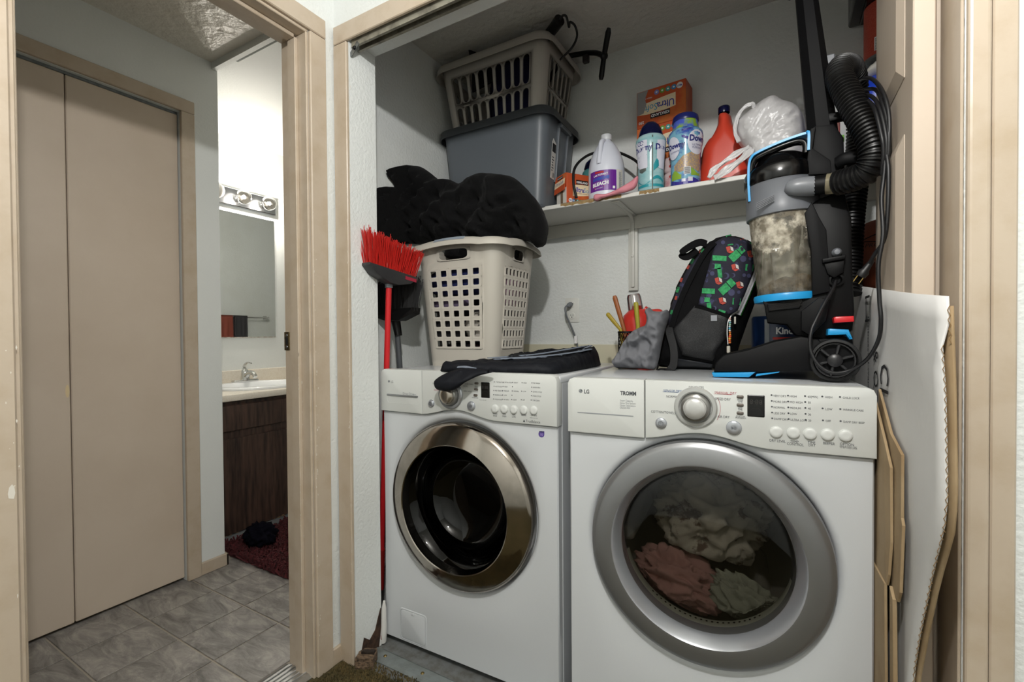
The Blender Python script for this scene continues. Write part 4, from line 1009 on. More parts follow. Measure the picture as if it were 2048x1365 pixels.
for k in range(34):
    for q in (-.014, 0, .014):
        for rep in range(5):
            u0 = L_*(.02+.96*k/33)+r_.gauss(0, .0015); f_ = (k/33-.5); u1 = u0+f_*.055+r_.gauss(0, .005); q1 = q*1.7+r_.gauss(0, .005); ln = .098+r_.gauss(0, .006)+.012*(1-k/33)
            p0, p1 = HBM @ Vector((u0, q, .018)), HBM @ Vector((u1, q1, .018+ln)); s = HBM.to_3x3() @ Vector((.0011, 0, 0)); s2 = HBM.to_3x3() @ Vector((0, .0011, 0))
            A = [b.verts.new(p0+s), b.verts.new(p0-s*.5+s2), b.verts.new(p0-s*.5-s2)]; B = [b.verts.new(p1+s), b.verts.new(p1-s*.5+s2), b.verts.new(p1-s*.5-s2)]
            for i in range(3): b.faces.new((A[i], A[(i+1) % 3], B[(i+1) % 3], B[i]))
            b.faces.new(B)
obj('bristles', b, bm_red, bd, kind='stuff')
bd = thing('black_broom', 'upturned black broom with a grey handle behind the red broom', 'broom', (-1.33, 1.40, .02))
t0, t1 = PY(794, 660, 1.37), PY(800, 742, 1.385); low = t1+(t1-t0)*((.03-t1.z)/(t1.z-t0.z)*-1)*-1
low = Vector((t1.x-.03, t1.y+.01, .02))
b = BM(); tube(b, [t0, t1, low], .0115, 12); obj('handle', b, M('grey handle', '#55585c', .4, .3), bd, smooth=60)
b = BM(); tube(b, [PY(797, 672, 1.37), PY(792, 645, 1.368), PY(789, 628, 1.366)], [.016, .02, .034], 14, flat=(.8, Vector((1, 0, 0)))); obj('neck', b, black_p, bd, smooth=60)
b = BM(); r_ = random.Random(9)
h0, h1 = PY(752, 628, 1.345), PY(833, 622, 1.385)
for k in range(420):
    t = r_.random(); p0 = h0.lerp(h1, t)+Vector((0, r_.uniform(-.02, .02), r_.uniform(-.004, .004))); p1 = p0+Vector(((t-.5)*.04+r_.gauss(0, .006), r_.gauss(0, .008), .115+r_.gauss(0, .012))); s = Vector((.0015, 0, 0)); s2 = Vector((0, .0015, 0))
    A = [b.verts.new(p0+s), b.verts.new(p0-s+s2), b.verts.new(p0-s-s2)]; B = [b.verts.new(p1+s), b.verts.new(p1-s+s2), b.verts.new(p1-s-s2)]
    for i in range(3): b.faces.new((A[i], A[(i+1) % 3], B[(i+1) % 3], B[i]))
obj('bristles', b, M('black fibre', '#0b0b0d', .6), bd, kind='stuff')
b = BM(); pts = [h0+Vector((0, 0, .012)), h0+Vector((.005, 0, -.012)), (h0+h1)/2+Vector((-.03, 0, -.035)), (h0+h1)/2+Vector((.03, 0, -.035)), h1+Vector((-.005, 0, -.012)), h1+Vector((0, 0, .012))]
for w_ in (-1,):
    A = [b.verts.new(p+Vector((0, -.024, 0))) for p in pts]; B = [b.verts.new(p+Vector((0, .024, 0))) for p in pts]
    b.faces.new(A); b.faces.new(B[::-1])
    for k in range(6): b.faces.new((A[k], B[k], B[(k+1) % 6], A[(k+1) % 6]))
bmesh.ops.recalc_face_normals(b, faces=b.faces[:]); obj('head', b, black_p, bd)
# white tube standing at the foot of the washer
b = BM(); p0, p1 = PZ(768, 1281, .006), Vector((0, 0, 0)); p0 = Vector((-1.222, 1.188, .006))
lathe(b, [(0, 0), (.0125, 0), (.0135, .003), (.0125, .06), (.008, .125), (.004, .15), (0, .152)], 16, Matrix.Translation(p0) @ Matrix.Rotation(.06, 4, 'Y')); wt = thing('white_tube', 'slim white plastic tube standing at the foot of the washer', 'tube', p0); obj('body', b, M('white tube plastic', '#d8d6d2', .35), wt, smooth=40)
b = BM()
for k in range(4): rect2(b, lambda u, v: (p0.x+.003+u, p0.y-.0137, p0.z+.018+v), 0, .007-.001*k, k*.004, k*.004+.0018)
obj('red_print', b, text_r, wt, kind='stuff')
# rotted timber at the foot of the jamb
rot_m = M('rotted timber', '#7b6550', .95, mott=(40, '#2e241b', .4, .65, (1, 4, 4)), bump=(90, .9, 4, .006))
def chunk(name, label, cat, c, dims, rot, seed, mat):
    b = BM(); vs = box(b, -dims[0]/2, dims[0]/2, -dims[1]/2, dims[1]/2, 0, dims[2]); bmesh.ops.subdivide_edges(b, edges=b.edges[:], cuts=5, use_grid_fill=True)
    r = random.Random(seed); T = Matrix.Translation(c) @ Matrix.Rotation(rot, 4, 'Z')
    for v in b.verts:
        n_ = noise.noise_vector(v.co*55+Vector((seed, 0, 0))); n_.z = max(n_.z, -.3) if v.co.z > .002 else 0
        v.co = T @ (v.co+n_*.004)
    return tag(obj(name, b, mat), label, cat)
chunk('timber_block', 'rotted grey timber block on the carpet at the foot of the closet jamb', 'wood block', (-1.192, 1.085, 0), (.06, .05, .036), .5, 3, rot_m)
chunk('timber_splinter', 'dark splinter of timber on top of the rotted block', 'wood splinter', (-1.187, 1.090, .0375), (.045, .016, .007), .45, 8, M('dark rotten wood', '#2b2119', .95))
b = BM(); mo = lambda u, v, q: (q, u, v)
prism(b, [(1.085, 0), (1.165, 0), (1.176, .07), (1.176, .135), (1.165, .11), (1.15, .07), (1.125, .05), (1.10, .072), (1.088, .03)], -1.2199, -1.2165, mo); struct('trim_15', b, M('exposed rotten stud', '#4a3325', .95, mott=(50, '#2a1c14', .4, .6), bump=(70, .8)))

# ================================================================== TOTE AND BASKET ON THE SHELF
tote_m = M('slate grey tote plastic', '#5f656b', .40, bump=(300, .05)); tote_d = M('dark tote plastic', '#45494d', .45)
TXc, TYc, TZ0, TZ1 = -1.100, 1.910, 1.6525, 2.050
tt = thing('storage_tote', 'large grey plastic storage tote standing on the shelf', 'storage tote', (TXc, TYc, TZ0))
fn = container(TXc, TYc, TZ0, TZ1, (.548, .345), (.475, .290), .04, .05)
S = [k*.125 for k in range(65)]
b = BM(); sheet(b, S, [0, .02, .5, .97, 1.], fn, lambda i, j: None); base_plate(b, fn, S[:-1]); obj('tub', b, tote_m, tt, smooth=40, mods=[('SOLIDIFY', dict(thickness=.003, offset=-1))])
b = BM(); rim_band(b, TXc, TYc, [(-.003, TZ1-.006), (.0, TZ1), (.014, TZ1+.003), (.021, TZ1-.004), (.022, TZ1-.034), (.019, TZ1-.034), (.017, TZ1-.008), (.0005, TZ1-.010)], .548, .345, .05); obj('rim', b, tote_d, tt, smooth=50)
# recessed side grip: panel with pillars and a sticker on the right end
def end_pt(t, v, o=0.): p = Vector(fn(2+t, v)); return p+Vector((o, 0, 0))
b = BM()
for t0, t1, v0, v1 in ((.30, .36, .30, .93), (.70, .76, .30, .93)):
    prism(b, [(t0, v0), (t1, v0), (t1, v1), (t0, v1)], -.002, .012, lambda u, v, q: end_pt(u, v, q), .003)
obj('end_pillar', b, tote_m, tt, kind='stuff')
b = BM(); prism(b, [(.36, .30), (.70, .30), (.70, .93), (.36, .93)], .0, .0025, lambda u, v, q: end_pt(u, v, q)); obj('grip_panel', b, tote_m, tt)
b = BM(); prism(b, [(.30, .88), (.76, .88), (.76, .93), (.30, .93)], -.002, .022, lambda u, v, q: end_pt(u, v, q), .003); obj('grip_hood', b, tote_m, tt)
b = BM(); prism(b, [(.12, .32), (.29, .32), (.29, .70), (.16, .74), (.12, .70)], .001, .0022, lambda u, v, q: end_pt(u, v, q)); stk = obj('price_sticker', b, M('paper sticker', '#c9c7c2', .6), tt)
b = BM(); mpS = lambda u, v: end_pt(u, v, .0026)
rect2(b, mpS, .13, .28, .60, .69)
for k in range(6): rect2(b, mpS, .14, .14+.1*(.5+.5*((k*37) % 10)/10), .40+.028*k, .410+.028*k)
for k in range(9): rect2(b, mpS, .20+.008*k, .203+.008*k+.002*(k % 2), .335, .385)
obj('sticker_print', b, text_k, stk, kind='stuff')
# --- white basket with oval holes, nested in the tote
bas_m = M('off white basket plastic', '#b5b0a8', .45, sss=.0)
BX, BY, BZ0, BZ1 = -1.087, 1.885, 1.985, 2.330
bs_ = thing('laundry_basket', 'off-white laundry basket with oval holes resting in the grey tote', 'laundry basket', (BX, BY, BZ0))
fnb = container(BX, BY, BZ0, BZ1, (.545, .350), (.45, .265), .036, .046)
S = [0., .02]+lin_(.03, .97, 9)+[1.]+lin_(1, 2, 6)[1:]+[2.02]+lin_(2.06, 2.94, 5)+[3.]+lin_(3, 4, 6)[1:]+lin_(4.03, 4.97, 9)+[5.]+lin_(5, 6, 6)[1:]+lin_(6.06, 6.94, 5)+[7.]+lin_(7, 8, 6)[1:]
V = [0., .05, .18, .45, .49, .83, .87, 1.]
def bas_hole(i, j):
    s = (S[i]+S[i+1])/2; g = int(s) % 8
    if j in (2, 4) and g in (0, 2, 4, 6) and (S[i+1]-S[i]) > .05: return ('pill', .66, .97)
b = BM(); sheet(b, S, V, fnb, bas_hole); base_plate(b, fnb, S[:-1]); obj('tub', b, bas_m, bs_, smooth=30, mods=SMO)
b = BM(); rim_band(b, BX, BY, [(-.001, BZ1-.01), (-.001, BZ1), (.010, BZ1+.006), (.022, BZ1+.002), (.028, BZ1-.014), (.031, BZ1-.036), (.028, BZ1-.036), (.024, BZ1-.014), (.018, BZ1-.003), (.003, BZ1-.002)], .545, .350, .046); obj('rim', b, bas_m, bs_, smooth=60)
# --- things in the basket
b = BM(); heap(b, BX+.045, BY+.005, 2.00, .14, .075, .44, 5.1, 4, .18); 
for v in b.verts: v.co.z = min(v.co.z, 2.388+.006*NZ(v.co.x, v.co.y, 0, 60)); v.co.y = max(v.co.y, 1.803 if v.co.z > 2.26 else 1.77)
tag(obj('navy_cloth', b, M('deep blue cloth', '#15163f', .9, bump=(200, .3)), smooth=180), 'deep blue cloth bundle poking above the off-white basket', 'cloth')
b = BM(); heap(b, BX-.185, BY, 2.00, .035, .08, .14, 8.1, 3, .3); tag(obj('grey_cloth', b, M('grey felt', '#5e5e60', .95), smooth=180), 'grey cloth at the end of the off-white basket by the wall', 'cloth')
# black hand steamer with a cord loop
sx = thing('hand_steamer', 'black handheld steamer with a looped cord standing in the off-white basket', 'steamer', (BX+.2, BY, 2.2))
p = [PY(1066, 100, 1.77), PY(1088, 80, 1.755), PY(1106, 58, 1.735), PY(1119, 40, 1.705)]
b = BM(); tube(b, spline(p, 6), [.019+.0002*k for k in range(19)], 14); obj('handle', b, black_p, sx, smooth=60)
b = BM(); tube(b, spline([PY(1010, 118, 1.770), PY(1040, 100, 1.765), PY(1072, 98, 1.765)], 6), [.020, .024, .026, .028, .029, .030, .030, .030, .029, .028, .027, .024, .020], 14); obj('body', b, black_p, sx, smooth=60)
b = BM(); tube(b, spline([PY(1119, 41, 1.705), PY(1126, 31, 1.705), PY(1133, 34, 1.715), PY(1138, 54, 1.74), PY(1140, 44, 1.76), PY(1150, 52, 1.78), PY(1154, 72, 1.80), PY(1144, 95, 1.82), PY(1120, 120, 1.83)], 8), .0045, 8); obj('cord', b, black_r, sx, smooth=180)
# black paddle stand
sd = thing('paddle_stand', 'black folding stand with two paddle arms sticking out of the off-white basket', 'stand', (BX+.3, BY, 2.2))
b = BM(); c0, c1, c2 = PY(1218, 56, 1.865), PY(1208, 112, 1.93), PY(1202, 160, 1.95)
tube(b, [c0, c0.lerp(c1, .15), c0.lerp(c1, .9)], [.008, .013, .012], 10, flat=(.7, Vector((0, 1, 0)))); obj('upper_paddle', b, black_p, sd, smooth=60)
b = BM(); tube(b, [c1.lerp(c2, .08), c1.lerp(c2, .85), c2], [.011, .012, .008], 10, flat=(.7, Vector((0, 1, 0)))); obj('lower_paddle', b, black_p, sd, smooth=60)
b = BM(); tube(b, spline([c1, PY(1190, 106, 1.95), PY(1160, 108, 1.972), PY(1125, 119, 1.95), PY(1098, 160, 1.92)], 5), .011, 10); obj('arm', b, black_p, sd, smooth=60)
b = BM(); g = bmesh.ops.create_icosphere(b, subdivisions=2, radius=.017); [setattr(v, 'co', v.co+c1) for v in g['verts']]; obj('joint', b, black_p, sd, smooth=180)
b = BM(); q = PY(1172, 116, 1.965); box(b, q.x-.014, q.x+.014, q.y-.012, q.y+.012, q.z-.022, q.z+.012, .005, 2); obj('clamp', b, M('black and red clamp', '#1a1213', .5), sd)
b = BM(); p0, p1, p2 = PY(938, 101, 1.735), PY(945, 140, 1.735), PY(985, 118, 1.745)
pl = [b.verts.new(v+Vector((0, o, 0))) for o in (-.004, .004) for v in (p0, p0+Vector((.012, 0, -.004)), p2, p2+Vector((0, 0, -.10)), p1+Vector((0, 0, -.10)), p1)]
b.faces.new(pl[:6]); b.faces.new(pl[6:][::-1])
for k in range(6): b.faces.new((pl[k], pl[6+k], pl[6+(k+1) % 6], pl[(k+1) % 6]))
bmesh.ops.recalc_face_normals(b, faces=b.faces[:]); tag(obj('black_wedge', b, black_p), 'black pointed plastic wedge at the far left of the off-white basket' if False else 'black pointed plastic wedge sticking up beside the deep blue cloth', 'plastic part')

# ================================================================== SHELF GOODS
ZS = 1.6525
def cyl_map(cx, cy, R, a0, z0=0.):
    """flat (u,v) -> on a cylinder; a0 the heading of u=0, u grows to the viewer's right"""
    return lambda u, v: (cx+(R+.0006)*math.cos(a0+u/R), cy+(R+.0006)*math.sin(a0+u/R), z0+v)
def look(cx, cy): return math.atan2(-cy, -cx)           # heading toward the room
orange_m = M('orange carton', '#c4532a', .45, mott=(9, '#d98a3a', .5, .8)); white_c = M('white carton', '#dedad2', .5); blackl = M('black label', '#120f0f', .5); cream_l = M('cream label', '#f0dcb8', .5); ub = M('blue violet print', '#3b3f9c', .5); us = M('sky print', '#3d9cc9', .5); redl = M('red label', '#b8231d', .5)
badge = [M('badge white', '#ece9e4', .5), M('badge blue', '#3a86c0', .5), M('badge teal', '#3f9c95', .5), M('badge green', '#6aa339', .5), M('badge violet', '#8088c8', .5)]
def carton(name, label, cx, cy, w, d, h, rot, z0, flip=False, big=True, body=None):
    """dryer sheet carton, printed on front (-y) and side"""
    t = thing(name, label, 'box', (cx, cy, z0), rot)
    b = BM(); box(b, -w/2, w/2, -d/2, d/2, 0, h, .0015, 1); P = lambda n, b_, m, **k: obj(n, b_, m, t, local=True, **k)
    P('carton', b, body or orange_m)
    f = -1 if flip else 1
    mpF = lambda u, v, o=.0008: (f*u, -d/2-o, h/2+f*v)
    def F(o): return lambda u, v: mpF(u, v, o)
    b = BM(); n = 12      # cream swoosh band
    poly2(b, F(.0007), [(-w*.30+w*.78*k/n, h*(.13+.05*math.sin(k/n*3))) for k in range(n+1)]+[(w*.48-w*.78*k/n, h*(-.17+.05*math.sin(2+k/n*2.4))) for k in range(n+1)])
    P('cream_band', b, cream_l)
    b = BM(); rect2(b, F(.0011), -w*.19, w*.21, h*.17, h*.31); P('brand_plate', b, blackl)
    b = BM(); text(b, 'KIRKLAND', w*.082, lambda u, v: mpF(w*.01+u, h*.205+v, .0016), align='C', bold=.0004, xs=.95); P('brand_lettering', b, text_w, kind='stuff')
    b = BM(); text(b, 'Signature', w*.04, lambda u, v: mpF(w*.01+u, h*.178+v, .0016), align='C'); P('red_lettering', b, redl, kind='stuff')
    b = BM(); text(b, 'Ultra', w*.19, lambda u, v: mpF(-w*.28+u, -h*.07+v, .0014), xs=.9, bold=.0006); P('blue_lettering', b, ub, kind='stuff')
    b = BM(); text(b, 'Soft', w*.19, lambda u, v: mpF(w*.06+u, -h*.07+v, .0014), xs=.9); P('sky_lettering', b, us, kind='stuff')
    b = BM(); text(b, 'PREMIUM FABRIC SOFTENER SHEETS', w*.034, lambda u, v: mpF(w*.03+u, -h*.13+v, .0014), align='C'); text(b, 'FRESH SCENT', w*.042, lambda u, v: mpF(w*.30+u, -h*.28+v, .0014), align='C'); text(b, '250', w*.075, lambda u, v: mpF(w*.40+u, h*.33+v, .0014), align='C', bold=.0004); P('small_lettering', b, M('tan print', '#6b3a22', .6) if not big else text_w, kind='stuff')
    for k in range(5):
        b = BM(); disc2(b, F(.0012), -w*.38+w*.115*k, -h*.36, w*.062 if k == 0 else w*.05, 18); bd_ = P('badge', b, badge[k])
        if k == 0:
            b = BM(); text(b, '4in1', w*.055, lambda u, v: mpF(-w*.38+u, -h*.375+v, .0016), align='C', bold=.0004); obj('badge_lettering', b, ub, bd_, local=True, kind='stuff')
        else:
            b = BM(); poly2(b, F(.0016), [(-w*.38+w*.115*k+w*.022*math.cos(a), -h*.36+w*.018*math.sin(a)) for a in (0, 1.2, 2, 3.1, 4.2, 5.2)]); obj('badge_mark', b, text_w, bd_, local=True)
    return t
def big(label, z0, body=None): return carton('dryer_sheet_box', label, -.415, 2.045, .205, .098, .155, -.10, z0, True, body=body)
WC = 1.985
big('orange dryer sheet box standing upside down under its twin on the shelf', ZS+.172)
big('orange dryer sheet box turned upside down on top of the stack', ZS+.172+.156)
b = BM(); box(b, -.52, -.315, 1.998, 2.092, ZS, ZS+.1715, .002, 1)
for v in b.verts: v.co = Matrix.Translation((-.415, 2.045, 0)) @ Matrix.Rotation(-.10, 4, 'Z') @ Matrix.Translation((.415, -2.045, 0)) @ v.co
bx = tag(obj('white_carton', b, white_c), 'plain white carton at the bottom of the orange box stack', 'box')
tpb = bpy.data.objects['dryer_sheet_box.001']
b = BM(); poly2(b, lambda u, v: (u, -.0505, v), [(-.100, .152), (-.052, .152), (-.066, .118), (-.060, .095), (-.072, .060), (-.100, .055)]); obj('silver_tape', b, M('silver tape', '#a7a5a6', .35, .4), tpb, local=True)
# small opened carton beside the tote
sm = carton('dryer_sheet_box', 'small opened orange dryer sheet box between the tote and the bleach jug', -.762, 1.908, .150, .085, .135, .95, ZS, False, False)
Ts = WORLD[sm.name]
b = BM(); box(b, -.0755, -.0745, -.040, .040, .004, .075); obj('open_end', b, white_c, sm, local=True)
b = BM(); box(b, -.0765, -.0755, -.012, .006, .0, .07); obj('tear', b, M('inner card', '#77624e', .9), sm, local=True)
b = BM(); prism(b, [(-.043, .062), (.043, .058), (.043, .134), (-.043, .134)], -.080, -.0775, lambda u, v, q: (q-(.134-v)*.10, u, v)); fp = obj('flap', b, orange_m, sm, local=True)
mpE = lambda u, v: (-.0806-(.134-v)*.10, -u, v)
b = BM(); poly2(b, mpE, [(-.042, .082), (.042, .088), (.042, .112), (-.042, .108)]); obj('flap_band', b, cream_l, fp, local=True)
mpE2 = lambda u, v: (-.0812-(.134-v)*.10, -u, v)
b = BM(); text(b, 'UltraSoft', .0215, lambda u, v: mpE2(-.038+u, .091+v), xs=.88); obj('flap_lettering', b, ub, fp, local=True, kind='stuff')
b = BM(); rect2(b, mpE2, -.022, .022, .115, .127); obj('flap_plate', b, blackl, fp, local=True)
b = BM(); text(b, 'KIRKLAND', .0085, lambda u, v: (mpE2(u, .118+v)[0]-.0006, *mpE2(u, .118+v)[1:]), align='C'); obj('plate_lettering', b, text_w, fp, local=True, kind='stuff')
# bleach jug
jug_m = M('pale lilac white jug plastic', '#dee1ec', .35); JX, JY = -.618, 1.885; JR = .074
jg = thing('bleach_jug', 'white one gallon bleach jug with a purple label', 'jug', (JX, JY, ZS))
b = BM(); n = 40; prof = [(0, .0), (.9, .0), (.98, .006), (1., .016), (1., .128), (.985, .140), (.93, .165), (.80, .195), (.62, .222), (.42, .243), (.30, .250), (.27, .254), (.27, .262)]
rings = lathe(b, [(JR*r, h) for r, h in prof], n, Matrix.Translation((JX, JY, ZS))); obj('body', b, jug_m, jg, smooth=50)
b = BM(); lathe(b, [(.0215, .256), (.0225, .258), (.0225, .276), (.021, .279), (0, .280)], 30, Matrix.Translation((JX, JY, ZS))); obj('cap', b, M('ribbed white cap', '#d5d7da', .4), jg, smooth=40)
ah = look(JX, JY)-.42
b = BM(); tube(b, spline([(JX+JR*r*math.cos(ah), JY+JR*r*math.sin(ah), ZS+h) for r, h in ((.28, .246), (.52, .243), (.72, .225), (.80, .195), (.92, .160), (.95, .140))], 5), .0105, 10); obj('handle', b, jug_m, jg, smooth=60)
aj = look(JX, JY)-.12; cm = cyl_map(JX, JY, JR, aj, ZS)
b = BM(); rect2(b, cm, -.068, .050, .030, .112, 14); lb_ = obj('purple_label', b, M('purple label', '#6a2391', .35), jg)
c2 = cyl_map(JX, JY, JR+.0006, aj, ZS)
for nm, mt, fnl in (('red_banner', redl, lambda b: rect2(b, c2, -.040, -.002, .101, .108, 5)), ('bleach_lettering', text_w, lambda b: text(b, 'BLEACH', .019, lambda u, v: c2(-.052+u, .048+v+u*.10), bold=.001)),
                    ('awesome_lettering', M('royal print', '#2a4fb0', .5), lambda b: text(b, 'AWESOME', .0165, lambda u, v: c2(-.051+u, .070+v+u*.10), bold=.0012, xs=.9)), ('white_outline', text_w, lambda b: (text(b, "LA'S TOTALLY", .0095, lambda u, v: c2(-.046+u, .088+v+u*.10), bold=.0004), text(b, 'WORKS GREAT', .005, lambda u, v: c2(-.040+u, .037+v+u*.10)))),
                    ('red_strip', redl, lambda b: poly2(b, c2, [(-.042, .0405), (.0, .0445), (.0, .0500-.001), (-.042, .0455)])), ('stamp', text_w, lambda b: rect2(b, c2, .034, .044, .036, .046, 2))):
    b = BM(); fnl(b); obj(nm, b, mt, lb_, kind='stuff')
b = BM(); rect2(b, cm, .052, .085, .024, .115, 6); bl_ = obj('back_label', b, white_c, jg)
b = BM()
for k in range(22): rect2(b, c2, .062, .062+.018*(.6+.4*((k*7) % 5)/5), .032+.0034*k, .0338+.0034*k, 2)
obj('fine_print', b, text_l, bl_, kind='stuff')
# pink rubber glove over the shelf edge
b = BM(); gl = [(1189, 400), (1193, 390), (1215, 389), (1240, 378), (1262, 365), (1277, 354), (1277, 368), (1270, 380), (1252, 387), (1228, 393), (1206, 399), (1196, 404)]
puff(b, px_poly(gl, 1.797), .005, .015, .011, .012, lambda u, v, q: (u, 1.785-q, v), lambda u, v: .004*ridge(u, v, 35, 2, .5, 3))
tag(obj('pink_cloth', b, M('pink cleaning cloth', '#d98a96', .6, bump=(120, .4)), smooth=180), 'pink rubbery cloth folded over the chipped shelf edge', 'cloth')
# black hose loop behind the jug
b = BM(); tube(b, spline([PY(1153, 396, 1.803), PY(1147, 366, 1.805), PY(1149, 338, 1.83), PY(1165, 318, 1.90), PY(1190, 306, 1.95), PY(1230, 304, 1.98), PY(1262, 316, 1.96), PY(1280, 330, 1.93), PY(1292, 345, 1.92)], 8), .0058, 8); tag(obj('hose_loop', b, black_r, smooth=180), 'thin black hose looped around the bleach jug', 'hose')
# scent booster bottles
def booster(name, label, cx, cy, R, H, cap, body, waist=.90):
    t = thing(name, label, 'bottle', (cx, cy, ZS)); T = Matrix.Translation((cx, cy, ZS))
    b = BM(); lathe(b, [(0, 0), (R*.80, 0), (R*.86, .004), (R*.85, H*.20), (R*waist*.92, H*.38), (R*.95, H*.58), (R, H*.68), (R*.97, H*.735), (R*.86, H*.765), (R*.80, H*.775)], 36, T); bo = obj('body', b, body, t, smooth=60)
    return t, T, bo
def body_r(R, H, waist):
    pr = [(0, R*.86), (.20, R*.85), (.38, R*waist*.92), (.58, R*.95), (.68, R), (.735, R*.97), (.77, R*.84)]
    def f(z):
        q = z/H
        for (a, r0), (c, r1) in zip(pr, pr[1:]):
            if a <= q <= c: return r0+(r1-r0)*(q-a)/(c-a)
        return R
    return f
def wrap(cx, cy, rf, a0, off=.0007): return lambda u, v: (cx+(rf(v)+off)*math.cos(a0+u/rf(.1)), cy+(rf(v)+off)*math.sin(a0+u/rf(.1)), ZS+v)
def blob(b, mp, pts, n=5):
    poly2(b, mp, pts)
def wrapped(t, cx, cy, rf, a0, items, par):
    for nm, mt, f_, off in items:
        b = BM(); f_(b, wrap(cx, cy, rf, a0, off)); obj(nm, b, mt, par, kind='stuff' if 'letter' in nm or 'print' in nm else None)
def strip(b, mp, u0, u1, vlo, vhi, n=16):
    for k in range(n):
        a, c = u0+(u1-u0)*k/n, u0+(u1-u0)*(k+1)/n; poly2(b, mp, [(a, vlo(a)), (c, vlo(c)), (c, vhi(c)), (a, vhi(a))])
def oval(b, mp, cu, cv, ru, rv, n=8):
    strip(b, mp, cu-ru*.999, cu+ru*.999, lambda u: cv-rv*math.sqrt(max(0, 1-((u-cu)/ru)**2)), lambda u: cv+rv*math.sqrt(max(0, 1-((u-cu)/ru)**2)), 14)
aqua = M('pale aqua wrap', '#a9ccd0', .25, mott=(10, '#7fb9bf', .45, .7, (1, 1, 3))); teal_l = M('teal print', '#2a98a4', .3); navy_cap = M('dark navy cap', '#0d1138', .22); lilac_w = M('pearl label', '#dcdce8', .3); navyp = M('navy print', '#2a2f78', .4); cleargrey = M('smoky clear plastic', '#59625e', .15)
d1x, d1y = -.431, 1.866; R1, H1 = .058, .287
t, T, bo = booster('scent_booster_bottle', 'aqua and white scent booster bottle with a domed navy cap', d1x, d1y, R1, H1, None, aqua)
b = BM(); lathe(b, [(R1*.79, H1*.74), (R1*.82, H1*.775), (R1*.80, H1*.80), (R1*.72, H1*.86), (R1*.58, H1*.92), (R1*.36, H1*.965), (R1*.15, H1*.978), (0, H1*.98)], 30, T); obj('cap', b, navy_cap, t, smooth=60)
rf = body_r(R1, H1, .95); a1 = look(d1x, d1y)
wrapped(t, d1x, d1y, rf, a1, [('label_oval', lilac_w, lambda b, m: strip(b, m, -.062, -.012, lambda u: .075+.7*max(0, -.024-u)+1.0*max(0, u+.030), lambda u: .196-.1*abs(u+.03), 8), .0006),
    ('label_oval', lilac_w, lambda b, m: strip(b, m, .022, .062, lambda u: .085+1.2*max(0, .034-u), lambda u: .196-.2*abs(u-.05), 8), .0006),
    ('clear_window', cleargrey, lambda b, m: strip(b, m, -.050, -.018, lambda u: .072+.5*abs(u+.034), lambda u: .088-.05*u, 6), .0010),
    ('side_seam', cleargrey, lambda b, m: rect2(b, m, .004, .008, .004, .21), .0012),
    ('teal_swirl', teal_l, lambda b, m: strip(b, m, -.06, .055, lambda u: .036+.010*math.sin(u*60), lambda u: .043+.016*math.sin(u*60), 20), .0009),
    ('teal_swirl', teal_l, lambda b, m: strip(b, m, .010, .032, lambda u: .075+.9*(u-.01), lambda u: .098+2.2*(u-.01), 6), .0009),
    ('teal_base', teal_l, lambda b, m: rect2(b, m, -.06, .06, .016, .026, 14), .0009),
    ('brand_lettering', navyp, lambda b, m: (text(b, 'Downy', .030, lambda u, v: m(-.068+u, .152+v+.08*u), bold=.0012, xs=.82), text(b, 'Downy', .030, lambda u, v: m(.016+u, .156+v), bold=.0012, xs=.82), text(b, 'comfy', .016, lambda u, v: m(-.052+u, .132+v)), text(b, 'cozy', .016, lambda u, v: m(-.047+u, .116+v)), text(b, '+', .018, lambda u, v: m(-.036+u, .098+v))), .0014),
    ('swirl_print', navyp, lambda b, m: [poly2(b, m, [(-.042+k*.010+r1*.0075*math.cos(a), .186+r1*.009*math.sin(a)) for r1, a in ((1, i*.4), (1, i*.4+.4), (.75, i*.4+.4), (.75, i*.4))]) for k in range(2) for i in range(14)], .0014)], bo)
grn = M('lime print', '#8db03a', .3); vio = M('violet print', '#3a3192', .3); multi = M('sky swirl wrap', '#7fb7cf', .25, mott=(22, '#3f58b0', .45, .62, (1, 1, 1.6))); bead_m = M('beads through plastic', '#9c8a86', .3, mott=(220, '#c8a86a', .45, .6))
d2x, d2y = -.304, 1.884; R2_, H2 = .064, .290
t, T, bo = booster('scent_booster_bottle', 'sky blue and violet scent booster bottle full of small beads', d2x, d2y, R2_, H2, None, multi)
b = BM(); lathe(b, [(R2_*.78, H2*.76), (R2_*.74, H2*.83), (R2_*.70, H2*.88), (R2_*.72, H2*.90)], 30, T); obj('neck', b, M('swirl neck', '#8db03a', .3, mott=(18, '#4d62c4', .45, .55)), t, smooth=60)
b = BM(); lathe(b, [(R2_*.74, H2*.885), (R2_*.76, H2*.90), (R2_*.72, H2*.955), (R2_*.62, H2*.975), (R2_*.3, H2*.965), (0, H2*.962)], 30, T); obj('cap', b, M('royal cap', '#1c2465', .3), t, smooth=60)
rf = body_r(R2_, H2, .95); a2 = look(d2x, d2y)
